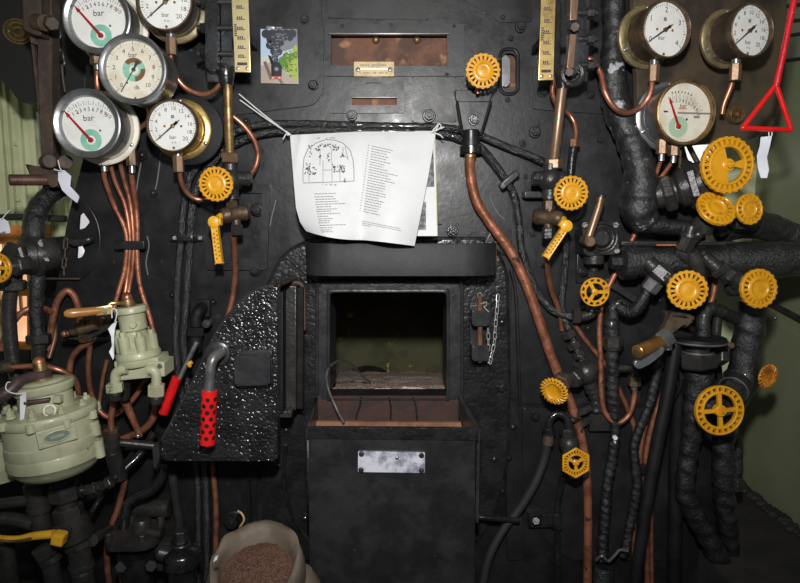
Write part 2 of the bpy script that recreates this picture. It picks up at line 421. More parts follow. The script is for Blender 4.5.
onwall(plate([(352, 96), (397, 96), (397, 106), (352, 106)], .001, RUST, r=1), 'slot_lining', RUST, label='rusty metal showing inside the narrow slot')
onwall(B().box(P(374, 97.5, -.013), .148, .012, .005, bev=.002), 'slot_lip', BEZD)
onwall(B().box(P(389, 34, -.014), .385, .014, .005, bev=.002), 'recess_lip', BEZD)
onwall(B().slab(pp([(326, 30), (452, 30), (452, 71), (326, 71)], .036), .01, (0, 1, 0)), 'recess_floor', RUST, label='rusty plate at the back of the wide recess')
for a, b_ in ((376, 40), (417, 40)): onwall(B().sphere(P(a, b_, .034), .013, 12), 'rivet', BRASSD)
onwall(B().slab(pp([(498, 50), (520, 50), (520, 93), (498, 93)], .034), .01, (0, 1, 0)), 'slot_floor', RUST)
onwall(B().slab(pp(rnd([(501, 55), (510, 55), (510, 87), (501, 87)], 4), .012), .02, (0, 1, 0), bev=.004), 'slot_weight', BEZD)
sl = B(); sl.tube([P(*q, -.003) for q in rnd([(500, 49), (518, 49), (518, 94), (500, 94)], 9)] + [P(500, 60, -.003)], .006, 8); onwall(sl, 'slot_rim', BLACK)
# arched fire-hole plate and its rings
arch = rnd([(262, 560), (262, 300), (284, 255), (312, 240), (488, 240), (505, 268), (508, 380), (506, 470), (490, 520), (460, 560)], [0, 25, 20, 12, 18, 16, 30, 40, 40, 0])
ring0 = rnd([(316, 280), (463, 280), (463, 398), (316, 398)], [13, 13, 2, 2])
hole0 = rnd([(327, 290), (449, 290), (449, 400), (327, 400)], [8, 8, 1, 1])
ap = struct(B().slab(pp(arch, -.03), .034, (0, 1, 0), holes=[pp(rnd([(322, 285), (456, 285), (456, 410), (322, 410)], 6), -.03)]), 'trim_1', ARCHM)
def onarch(b, name, m, label=None): return b.done_mesh(name, m, parent=ap, label=label)
rimp = [q for q in arch[1:-1]]
onarch(B().tube([P(a, b_, -.012) for a, b_ in rimp], .011, 8), 'rim_bead', GLOSSB)
onarch(B().slab(pp(ring0, -.058), .04, (0, 1, 0), holes=[pp(rnd([(324, 287), (454, 287), (454, 399), (324, 399)], [10, 10, 1, 1]), -.058)]), 'outer_ring', RINGM)
onarch(B().slab(pp(rnd([(321, 285), (457, 285), (457, 399), (321, 399)], [11, 11, 1, 1]), -.07), .03, (0, 1, 0), holes=[pp(rnd([(328.5, 291), (448, 291), (448, 400), (328.5, 400)], [8, 8, 1, 1]), -.07)]), 'inner_ring', RINGM)
jm = B()
jm.slab([P(327, 288, -.05), P(327, 402, -.05), P(327, 402, -.05) + V((-.0, .30, 0)), P(327, 288, -.05) + V((0, .30, 0))], .03, (-1, 0, 0))
jm.slab([P(449, 288, -.05), P(449, 402, -.05), P(449, 402, -.05) + V((0, .30, 0)), P(449, 288, -.05) + V((0, .30, 0))], .03, (1, 0, 0))
jm.slab([P(327, 289.5, -.05), P(449, 289.5, -.05), P(449, 289.5, -.05) + V((0, .30, 0)), P(327, 289.5, -.05) + V((0, .30, 0))], .03, (0, 0, 1))
rb1 = [(328.5, 400), (328.5, 299), (330, 293), (336, 291), (388, 291), (440, 291), (446, 293), (448, 299), (448, 400)]
onarch(B().tube([P(a, c, -.072) for a, c in rb1], .006, 8), 'ring_bead', RINGM)  # bead added so the inner ring edge shows as a bright line
rb2 = [(317, 398), (317, 292), (319, 285), (327, 281), (388, 281), (452, 281), (460, 285), (462, 292), (462, 398)]
onarch(B().tube([P(a, c, -.060) for a, c in rb2], .006, 8), 'ring_bead', RINGM)  # same added bright line for the outer ring edge
onarch(jm, 'jamb', mat('jamb_scale', (.045, .036, .032), .6, .1, .4, 50, (.02, .018, .018), 14))
for (a, b_) in ((303, 255), (330, 275), (474, 266), (446, 277)): pass
onarch(B().tube(pline([(286, 258, -.031), (320, 287, -.034)]), .0025, 6), 'weld_seam', SOOT)
onarch(B().tube(pline([(487, 262, -.031), (461, 284, -.034)]), .0025, 6), 'weld_seam', SOOT)
onarch(B().slab(pp([(393, 280.5), (440, 281), (436, 284.5), (398, 284)], -.0595), .006, (0, 1, 0), bev=.001), 'rust_patch', RUST, label='rust scale on the top edge of the ring')
# firebox behind the hole
fx0, fx1, fy1, ft, fb = -.75, .72, 1.3, .42, -.95
fb_ = B()
fb_.m(FIREW).slab([V((fx0, fy1, fb)), V((fx1, fy1, fb)), V((fx1, fy1, ft)), V((fx0, fy1, ft))], .05, (0, 1, 0))
fb_.m(SOOT).slab([V((fx0, .06, fb)), V((fx0, fy1, fb)), V((fx0, fy1, ft)), V((fx0, .06, ft))], .05, (-1, 0, 0))
fb_.slab([V((fx1, .06, fb)), V((fx1, fy1, fb)), V((fx1, fy1, ft)), V((fx1, .06, ft))], .05, (1, 0, 0))
fb_.slab([V((fx0, .06, ft)), V((fx1, .06, ft)), V((fx1, fy1, ft)), V((fx0, fy1, ft))], .05, (0, 0, 1))
fb_.slab([V((fx0, .06, fb)), V((fx1, .06, fb)), V((fx1, fy1, fb)), V((fx0, fy1, fb))], .05, (0, 0, -1))
struct(fb_, 'wall_firebox')
arc = B(); arc.slab([P(368 + 26 * math.cos(t), 384 - 18 * math.sin(t), 1.29) for t in [math.pi * i / 12 for i in range(13)]], .03, (0, 1, 0))
struct(arc, 'trim_2', SOOT)
rows = []
for j in range(46):
    t = j / 45; y = .10 + t * 1.19
    z = P(388, 390, .10).z * (1 - t) + P(388, 372.5, 1.29).z * t
    row = []
    for i in range(70):
        x = fx0 + .02 + (fx1 - fx0 - .04) * i / 69
        row.append(V((x, y, z + .018 * noise.noise(V((x * 9, y * 9, 0))) + .010 * noise.noise(V((x * 38, y * 38, 4))) + (.0 if j else -.03))))
    rows.append(row)
ash = B(); ash.grid(rows)
o = ash.done_mesh('ash_bed', ASH); tag(o, 'pinkish brown ash bed lying inside the open firebox', 'ash'); o['kind'] = 'stuff'
# sill of the fire hole
onarch(B().box(P(388, 395, .03), .43, .12, .012, bev=.004), 'sill_bar', DARKM)
# cab front beyond the boiler: pale boarding on one side, panelling on the other
FY = .62
def Q(px, py, y=FY): return P(px, py, y)
wl = B(); wl.slab([Q(-160, -60), Q(110, -60), Q(110, 640), Q(-160, 640)], .04, (0, 1, 0))
wl = struct(wl, 'wall_front_left', CABGREEN)
for x, w in ((2, 9), (12, 3), (23, 5), (36, 6), (48, 3), (60, 8)):
    B().box(Q(x, 170, FY - .008), w * K(x, 170, FY), .03, 1.2, bev=.006).done_mesh('rib', CABGREEN, parent=wl)
for x, y_ in ((15, 112), (16, 144), (18, 200)): B().sphere(Q(x, y_, FY - .02), .008, 10).done_mesh('rivet', CABGREEN, parent=wl)
wr = B(); wr.slab([Q(660, 60), Q(762, 60), Q(762, 640), Q(660, 640)], .04, (0, 1, 0), holes=[[Q(684, 144), Q(722, 144), Q(722, 172), Q(691, 172)]])
wr = struct(wr, 'wall_front_right', CABGREEN)
XW = 1.515
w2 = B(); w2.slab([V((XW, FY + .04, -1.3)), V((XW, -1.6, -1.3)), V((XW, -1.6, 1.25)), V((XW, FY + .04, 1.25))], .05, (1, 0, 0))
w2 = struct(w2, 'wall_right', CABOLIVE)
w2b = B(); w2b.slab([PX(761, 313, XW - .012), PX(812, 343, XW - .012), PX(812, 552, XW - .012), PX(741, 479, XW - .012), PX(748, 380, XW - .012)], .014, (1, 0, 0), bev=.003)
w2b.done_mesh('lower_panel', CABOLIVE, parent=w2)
B().tube([PX(757, 296, XW - .01), PX(806, 322, XW - .01)], .012, 8).done_mesh('seam_strip', DARKM, parent=w2)
for x, y_ in ((775, 318), (739.5, 479), (752.5, 493.5), (768.5, 511), (784, 528)): B().sphere(PX(x, y_, XW - .022), .007, 10).done_mesh('rivet', STEEL, parent=w2)
for i, (a, c) in enumerate(((-6, -10), (8, 4), (23, 19.5), (38, 33), (62, 58))):
    B().tube([PX(770, a, XW - .004), PX(806, c, XW - .004)], .007, 6).done_mesh('board_joint', DARKM, parent=w2)
# window behind the instruments, and the one at the other end
wi = B().slab([Q(678, 138, FY + .05), Q(728, 138, FY + .05), Q(728, 178, FY + .05), Q(684, 178, FY + .05)], .01, (0, 1, 0)); struct(wi, 'window_1', DAY)
tag(B().slab([P(*q, .34) for q in [(30, 240), (66, 236), (66, 620), (-60, 620), (-60, 350), (44, 350), (44, 300), (30, 300)]], .02, (0, 1, 0)).done_mesh('darkening_sheet', MATTB), 'matt black sheet added to darken behind the lagged pipes under the timber window', 'sheet')  # dark sheet added to blacken the gap where the pale wall showed
wn = B().slab([Q(-60, 225, FY - .03), Q(50, 225, FY - .03), Q(50, 372, FY - .03), Q(-60, 372, FY - .03)], .02, (0, 1, 0), holes=[[Q(a, c, FY - .03), Q(b_, c, FY - .03), Q(b_, d, FY - .03), Q(a, d, FY - .03)] for a, b_, c, d in ((-50, 4, 244, 300), (-50, 3, 306, 360), (15, 29, 256, 288), (8, 27, 296, 312), (8, 27, 316, 342))])
wn = struct(wn, 'window_2', ORANGEW)
B().slab([Q(-60, 235, FY - .012), Q(46, 235, FY - .012), Q(46, 365, FY - .012), Q(-60, 365, FY - .012)], .006, (0, 1, 0)).done_mesh('window_pane', mat('pane_sunlit', (.75, .62, .52), .4, emit=((1.0, .50, .26), .85)), parent=wn)
wp = B().slab([Q(72, 207, FY - .03), Q(96, 207, FY - .03), Q(96, 266, FY - .03), Q(72, 266, FY - .03)], .01, (0, 1, 0)); struct(wp, 'window_3', DAYP)
# floors
struct(B().box((0, -1.2, -1.28), 3.4, 3.9, .06), 'floor', LEDGE)
zl = PX(741, 480, XW).z
lg = B()
lg.box(((XW + 1.06) / 2, -.45, zl - .2), XW - 1.06, 2.16, .4, bev=.01)
struct(lg, 'trim_3', LEDGE)
rb = B(); random.seed(3)
for i in range(40):
    t = i / 39; y = FY - .03 - t * .9
    rb.sphere((XW - .02 - random.random() * .03, y, zl + .004), .012 + random.random() * .012, 8, (1.4, 1.2, .8))
o = rb.done_mesh('debris', LEDGE); tag(o, 'line of soot crumbs along the foot of the olive wall', 'debris'); o['kind'] = 'stuff'
lw = B(); lw.box((-1.75, -.5, 0), .05, 2.3, 2.6); struct(lw, 'wall_left', CABGREEN)
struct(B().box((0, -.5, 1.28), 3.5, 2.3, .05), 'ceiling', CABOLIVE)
# nuts and bolts
for px, py, r, hx in ((305, 20, 4, 1), (313.5, 85.5, 4.5, 1), (244, 97, 3.5, 1), (246, 121, 3, 0), (352, 115.5, 4, 1), (429, 116, 5, 1), (520.5, 27, 4.2, 1), (503, 17, 2, 0), (511, 38, 2, 0), (543, 91.5, 4.5, 1), (590, 95, 3.5, 1), (535, 132, 4.5, 1), (255, 270.5, 4.2, 1), (505, 250, 4, 1), (523, 143.5, 2.6, 0), (342, 26, 1.5, 0), (391, 24.5, 1.5, 0), (454, 26, 1.5, 0), (447, 75, 2, 0), (508, 99, 2.2, 0), (142, 155, 4, 0), (153, 193, 3, 0), (228, 187, 2, 0), (257, 210, 5, 1), (248, 187, 2, 0), (535, 416, 4, 1), (513, 427, 4, 0), (508, 458, 4.2, 0), (502, 491, 4, 0), (493, 508, 3.5, 0), (264, 491, 4, 0), (270, 507, 4, 0), (233, 520, 7, 1), (692, 424, 4, 1), (170, 100, 2.5, 1), (457, 92, 1.5, 0), (526, 176, 1.8, 0), (533, 234, 2, 0), (519, 227, 2, 0), (213, 302, 2.5, 0), (206, 306, 3, 0), (172, 295, 2, 0), (660, 300, 3, 0), (588, 328, 3, 0), (600, 140, 2, 0)):
    onwall(bolt_bm(px, py, r, -.008, bool(hx)), 'bolt' if hx else 'rivet', BLACK)
for px, py, r, hx in ((487, 283, 4, 0), (502, 322, 4.2, 0), (501, 387, 4.2, 1), (494, 459, 4, 0), (308, 469, 4, 0), (309, 445, 3, 0), (279, 465, 4, 0), (305, 518, 4, 0), (303, 412, 3.5, 0), (286, 430, 3, 0), (478, 468, 3, 1), (476, 486, 2.5, 0)):
    onarch(bolt_bm(px, py, r, -.028, bool(hx)), 'bolt' if hx else 'rivet', GLOSSB)
# a vertical edge strip and small welded lugs
onwall(B().box(P(250.5, 535, -.018), .010, .02, .40), 'edge_strip', MATTB)
onwall(B().tube(pline([(286, 445, -.03), (284, 480, -.03), (292, 515, -.03), (312, 545, -.03)]), .008, 8), 'curved_rib', GLOSSB)
onwall(B().tube(pline([(520, 405, -.01), (516, 300, -.01), (511, 270, -.01)]), .006, 6), 'weld_seam', BLACK)
onwall(B().box(P(440, 222, -.012), .012, .012, .012), 'lug', BLACK)
onwall(plate([(446, 223), (459, 223), (460, 249), (444, 249)], .010, r=3), 'bracket', BLACK)
onwall(bolt_bm(452.5, 231, 4.5, -.02), 'bolt', GLOSSB)

# pale run marks and scratches on the black paint
SCR = mat('pale_scratch', (.16, .16, .17), .6)
for pts in ([(141, 163), (138, 180), (134, 208)], [(161, 152), (158, 176), (155, 192)], [(147, 236), (149, 246), (146, 262), (148, 275)], [(489, 196), (497, 212), (505, 220)], [(318, 96), (322, 70)], [(276, 200), (272, 216), (270, 226)], [(573, 100), (577, 92)]):
    onwall(B().tube([P(a, c, -.001) for a, c in pts], .0022, 6), 'scratch', SCR)
# ================================================================== PRESSURE GAUGES
def gauge(label, px, py, y, rpx, style, depth=.085, yaw=0.0, fl_r=1.18, fl_m=BRASS, bez_m=BEZEL, case_m=BEZD, dial_m=DIAL, bez_w=.10, nut=True, nut_len=.05, fl_shift=0.0, backing=None, nut_dx=0.0):
    k = K(px, py, y); R = rpx * k; c = P(px, py, y)
    n = V((math.sin(yaw), -math.cos(yaw), 0)); ex = V((math.cos(yaw), math.sin(yaw), 0)); ez = UP
    g = T('pressure_gauge', label, 'gauge', c - n * (depth + .02), 'pressure gauges')
    back = c - n * depth
    def L(x, z, d=0.0): return c + ex * (x * R) + ez * (z * R) + n * d
    di = 1 - bez_w                                   # dial radius
    B().lathe(back, n, [(0, 0), (0, R * .93), (depth * .75, R * .93), (depth * .8, R * .97), (depth - .006, R * .97), (depth - .006, 0)], 40).done_mesh('case', case_m, g)
    B().lathe(c, n, [(-.010, di * R), (-.010, R * .985), (.004, R), (.010, R * .985), (.012, R * .95), (.010, R * .93), (.006, R * (di + .03)), (.007, R * (di + .015)), (-.004, R * di * .985), (-.006, R * di)], 48).done_mesh('bezel', bez_m, g)
    dl = B().lathe(c, n, [(-.012, 0), (-.012, R * di), (-.004, R * di), (-.004, 0)], 48).done_mesh('dial', dial_m, g)
    pd = -.003
    mk = B(); mk.m(INK)
    def tick(a, r0, r1, w, cx=0, cz=0):
        ca, sa = math.cos(a), math.sin(a)
        mk.face([L(cx + r0 * ca - w * sa, cz + r0 * sa + w * ca, pd), L(cx + r0 * ca + w * sa, cz + r0 * sa - w * ca, pd), L(cx + r1 * ca + w * sa, cz + r1 * sa - w * ca, pd), L(cx + r1 * ca - w * sa, cz + r1 * sa + w * ca, pd)])
    def lab(t, x, z, s, tilt=0.0):
        e1 = ex * math.cos(tilt) + ez * math.sin(tilt); e2 = ez * math.cos(tilt) - ex * math.sin(tilt)
        mk.text(t, s * R * 1.3, L(x, z, pd), e1, e2)
    def disc(b, cx, cz, r0, r1, d): b.lathe(L(cx, cz, d), n, [(0, r0 * R), (0, r1 * R), (.0006, r1 * R), (.0006, r0 * R)], 32)
    D = math.radians
    nd = B(); nm = NEEDLE
    def pointer(cx, cz, a, ln, w0, w1, tail=.0, tw=.0, d=.0015):
        ca, sa = math.cos(a), math.sin(a)
        def q(t, w): return L(cx + t * ca - w * sa, cz + t * sa + w * ca, d)
        nd.slab([q(-.0, w0), q(-.0, -w0), q(ln, -w1), q(ln, w1)], .0012, -n)
        if tail: nd.slab([q(0, w0), q(-tail, tw), q(-tail, -tw), q(0, -w0)], .0012, -n)
    if style in ('duplex', 'duplex_small'):          # low pivot, short scale along the top, coloured ring
        sm = style == 'duplex_small'
        cx, cz = (.05, -.45) if not sm else (-.19, -.42)
        if not sm:
            for i in range(21):
                a = D(131 - 80 * i / 20); tick(a, .99, 1.12 if i % 2 == 0 else 1.05, .006, cx, cz)
            for i in range(1, 11):
                a = D(131 - 80 * i / 10); lab(str(i), cx + .87 * math.cos(a), cz + .87 * math.sin(a), .125, a - D(90))
            lab('bar', cx - .04, cz + .62, .19, .05)
            mk.m(INKR)
            for i in ((3, 9.2) if False else (2.2, 9.4)): tick(D(131 - 8 * i), .80, .90, .012, cx, cz); tick(D(131 - 8 * i - 2), 1.0, 1.1, .010, cx, cz)
            mk.m(INK); disc(mk, cx + .28, cz + .27, 0, .03, pd)
            rg = B(); disc(rg, cx, cz, .135, .31, pd); ring_m = RINGG; ra = 131; ln = 1.03
        else:
            for i in range(21):
                a = D(113 - 80 * i / 20); tick(a, .86, .97 if i % 2 == 0 else .92, .005, cx, cz)
            for i in range(1, 11):
                a = D(113 - 8 * i); lab(str(i), cx + .84 * math.cos(a) * .93, cz + .84 * math.sin(a) * .93, .125, a - D(90))
            for i in range(7):
                tick(D(104 - 6 * i), 1.0, 1.06, .016, cx, cz)
            lab('bar', cx + .14, cz + .62, .13); mk.box(L(-.62, .02, pd), .14 * R, .0004, .05 * R, ex, n, ez)
            mk.m(INKR); mk.box(L(-.06, .12, pd), .28 * R, .0004, .02 * R, ex, n, ez)
            mk.m(INK); disc(mk, cx + .28, cz + .22, 0, .035, pd)
            mk.m(PRINT); mk.box(L(.33, -.01, pd), 1.1 * R, .0004, .05 * R, ex, n, ez); mk.box(L(.42, -.12, pd), .2 * R, .0004, .07 * R, ex, n, ez)
            rg = B(); disc(rg, cx, cz, .11, .32, pd); ring_m = RINGP; ra = 113; ln = .88
        rg.done_mesh('coloured_ring', ring_m, dl)
        pointer(cx, cz, D(ra), ln, .042, .022)
        a = D(ra); tip = ln
        nd.slab([L(cx + tip * .86 * math.cos(a) - .055 * math.sin(a), cz + tip * .86 * math.sin(a) + .055 * math.cos(a), .002), L(cx + tip * .86 * math.cos(a) + .055 * math.sin(a), cz + tip * .86 * math.sin(a) - .055 * math.cos(a), .002), L(cx + tip * 1.05 * math.cos(a), cz + tip * 1.05 * math.sin(a), .002)], .0012, -n)
        nd.lathe(L(cx, cz, -.003), n, [(0, .07 * R), (.006, .07 * R), (.008, .05 * R), (.008, 0)], 16)
    elif style == 'vacuum':
        cx, cz = 0, 0
        for i in range(41):
            a = D(229 - 278 * i / 40); tick(a, .70, .80 if i % 4 == 0 else .74, .006 if i % 4 == 0 else .004)
        for i in range(73): tick(D(229 - 278 * i / 72), .80, .806, .012)
        for i in range(11):
            a = D(229 - 27.8 * i); lab(str(i), .58 * math.cos(a), .58 * math.sin(a), .135)
        lab('bar', -.02, .41, .15); lab('dk', .06, -.50, .13)
        mk.m(INK); disc(mk, 0, .86, 0, .03, pd); disc(mk, 0, -.80, 0, .03, pd); disc(mk, -.22, -.36, 0, .03, pd)
        rg = B(); rg.m(RINGG); disc(rg, 0, 0, .14, .33, pd); rg.m(RINGB); 
        for a0, a1 in ((40, 140), (-85, 5)):
            rg.face([L(.335 * math.cos(D(a)), .335 * math.sin(D(a)), pd + .001) for a in range(a0, a1 + 1, 10)] + [L(.20 * math.cos(D(a)), .20 * math.sin(D(a)), pd + .001) for a in range(a1, a0 - 1, -10)])
        rg.done_mesh('coloured_ring', None, dl)
        pointer(0, 0, D(60), .28, .02, .05); pointer(0, 0, D(238), .74, .012, .010); nm = INK
        nd.lathe(L(0, 0, -.003), n, [(0, .05 * R), (.006, .05 * R), (.007, 0)], 14)
    else:
        top = {'zero_twenty': 20, 'zero_four': 4}[style]; big = style == 'zero_four'
        cx, cz = 0, .0
        A0, SW = (218, 264) if not big else (212, 250)
        for i in range(41):
            a = D(A0 - SW * i / 40); mj = i % (4 if not big else 5) == 0
            tick(a, .79, .90 if mj else .85, .011 if mj else .006)
        for i in range(0, 11) if not big else range(0, 5):
            v = str(i * 2) if not big else str(i); a = D(A0 - SW * i / (10 if not big else 4))
            rr = .66 if not big else .67; lab(v, rr * math.cos(a), rr * math.sin(a), .165 if not big else .20)
        lab('bar', -.02 if not big else -.12, -.42 if not big else -.28, .16); lab('R lis', .02, -.62, .08) if not big else None
        mk.m(PRINT); mk.box(L(.0, .36, pd), .12 * R, .0004, .12 * R, ex, n, ez)
        mk.m(RINGB); disc(mk, -.32, 0, 0, .045, pd); disc(mk, .32, 0, 0, .045, pd); disc(mk, 0, -.82, 0, .05, pd)
        a = A0 + 2
        pointer(0, 0, D(a), .82, .03, .010); pointer(0, 0, D(a + 180), .24, .03, .055); pointer(0, 0, D(a + 180), .36, .06, .006); nm = INK
        nd.m(INK); nd.m(BRASSD); nd.lathe(L(0, 0, -.003), n, [(0, .075 * R), (.006, .075 * R), (.007, 0)], 14)
    mk.done_mesh('dial_markings', None, dl, recalc=False)
    ndo = nd.done_mesh('needle', nm, g)
    B().lathe(c, n, [(.004, 0), (.004, R * di * .995), (.0055, R * di * .995), (.0055, 0)], 40).done_mesh('glass', GLASS, g)
    if fl_r:
        fb_ = back + ex * (fl_shift * R)
        fl = B().lathe(fb_, n, [(-.012, 0), (-.012, R * fl_r), (-.003, R * fl_r), (0, R * (fl_r - .04)), (.002, R * .98), (.014, R * .94), (.014, 0)], 44).done_mesh('mounting_flange', fl_m, g)
        for a in (90, -30, 210):
            B().lathe(fb_ + ex * (R * (fl_r - .10) * math.cos(D(a))) + ez * (R * (fl_r - .10) * math.sin(D(a))), n, [(-.004, 0), (-.004, .006), (.004, .006), (.006, .003), (.006, 0)], 10).done_mesh('screw', STEEL, fl)
    if backing:
        br, bdx, bdz = backing
        B().lathe(back + ex * (bdx * R) + ez * (bdz * R) - n * .012, n, [(-.016, 0), (-.016, R * br), (-.002, R * br), (0, R * br - .004), (0, 0)], 40).done_mesh('backing_plate', MATTB, g)
    # standoff that carries it on the wall
    B().cyl(back - n * .004, V((back.x - n.x * 0, .004, back.z)), R * .42, 18).done_mesh('stand_off', MATTB, g)
    if nut:
        q = c - n * (depth * .5) - ez * (R * .9) + ex * (nut_dx * R)
        B().cyl(q, q - ez * (R * .22), .013, 16).done_mesh('neck', STEEL, g)
        B().hexa(q - ez * (R * .18), q - ez * (R * .18 + nut_len), .0165, 6, ang=.5).done_mesh('union_nut', NUTM, g)
        return q - ez * (R * .18 + nut_len)
    return c
GQ = {}
GQ['g1'] = gauge('grey rimmed gauge with red needle and green ring, topmost of that kind', 98, 19, -.20, 34.5, 'duplex', fl_r=1.1, fl_m=DIALC, dial_m=DIAL, bez_w=.20, nut=False)
GQ['g2'] = gauge('grey rimmed gauge with red needle and green ring, hanging beside the rusty upright bar', 88, 124, -.21, 34.5, 'duplex', depth=.09, fl_r=1.10, fl_m=DIALC, bez_w=.22, nut=False)
GQ['g3'] = gauge('cream dialled gauge with black needle around a green and brown ring, overlapping its neighbours', 133.5, 69.5, -.27, 34.5, 'vacuum', depth=.10, fl_r=0, dial_m=DIALC, nut=False, bez_w=.175)
GQ['g4'] = gauge('white gauge reading 0 to 20 on a wide polished brass flange', 172.5, 126, -.20, 26, 'zero_twenty', depth=.075, fl_r=1.20, fl_m=BRASS, bez_m=BRONZE, case_m=BRASS, bez_w=.06, backing=(1.40, .22, 0))
GQ['g5'] = gauge('white gauge reading 0 to 20, cut off by the top edge', 165, 2, -.20, 28.5, 'zero_twenty', depth=.075, fl_r=1.17, fl_m=VERD, bez_m=BRONZE, case_m=BEZD, bez_w=.08)
GQ['g6'] = gauge('white gauge reading 0 to 4 in a brown case with brass flange', 665.5, 29.5, -.20, 28.5, 'zero_four', depth=.085, yaw=math.radians(16), fl_r=1.13, fl_m=VERD, bez_m=BRONZE, case_m=BRONZE, bez_w=.06)
GQ['g7'] = gauge('white gauge reading 0 to 20 in a dark case beside the red pull handle', 750, 30.5, -.20, 26.5, 'zero_twenty', depth=.09, yaw=math.radians(16), fl_r=1.13, fl_m=VERD, bez_m=BRONZE, case_m=RUSTD, bez_w=.06)
GQ['g8'] = gauge('brass rimmed gauge with red needle and stained dial under two smaller gauges', 685, 112.5, -.20, 32.5, 'duplex_small', depth=.085, yaw=math.radians(9), fl_r=1.10, fl_m=BEZEL, bez_m=BRASSD, case_m=BEZD, dial_m=DIALC, nut=False, bez_w=.11)
for dx, dy in ((662, 150), (674, 152)):                 # two brown connectors under the stained gauge
    q = P(dx, dy - 4, -.16)
    t = T('pipe_union', 'brown union nut under the stained gauge, ' + ('beside the thick wrapped pipe' if dx == 662 else 'nearer the white window patch'), 'pipe fitting', q, 'pipe unions')
    B().hexa(q + V((0, 0, .02)), q - V((0, 0, .024)), .017).done_mesh('nut', NUTM, t)
    B().cyl(q - V((0, 0, .02)), q - V((0, 0, .045)), .009, 12).done_mesh('ferrule', STEEL, t)
    B().cyl(q + V((0, 0, .015)), q + V((0, .03, .05)), .012, 12).done_mesh('neck', BRONZE, t)
# brown instrument board turned to face the driver's side
yaw = math.radians(16); nb = V((math.sin(yaw), -math.cos(yaw), 0))
def onboard(px, py, off=0.0):
    o = P(650, 60, -.10) + nb * off; d = ray(px, py); s = (o - CAM).dot(nb) / d.dot(nb); return CAM + d * s
bd = B().slab([onboard(*q) for q in rnd([(632, -40), (788, -40), (784, 98), (773, 128), (752, 140), (716, 143), (690, 146), (640, 150)], [0, 0, 20, 15, 14, 4, 4, 10])], .02, -nb, bev=.002)
tag(bd.done_mesh('instrument_board', PANEL), 'brown instrument board behind the three gauges beside the olive wall', 'board')
# round brass cap low on the board
q = onboard(733, 115, .0); t = T('brass_rosette', 'round brass cap with red centre screwed to the brown board', 'cap', q, None)
B().lathe(q, nb, [(-.004, 0), (-.004, .030), (.016, .030), (.022, .026), (.018, .018), (.018, 0)], 28).done_mesh('disc', BRASSD, t)
B().lathe(q, nb, [(.016, .010), (.026, .010), (.028, .007), (.028, 0)], 16).done_mesh('centre', COPD, t)
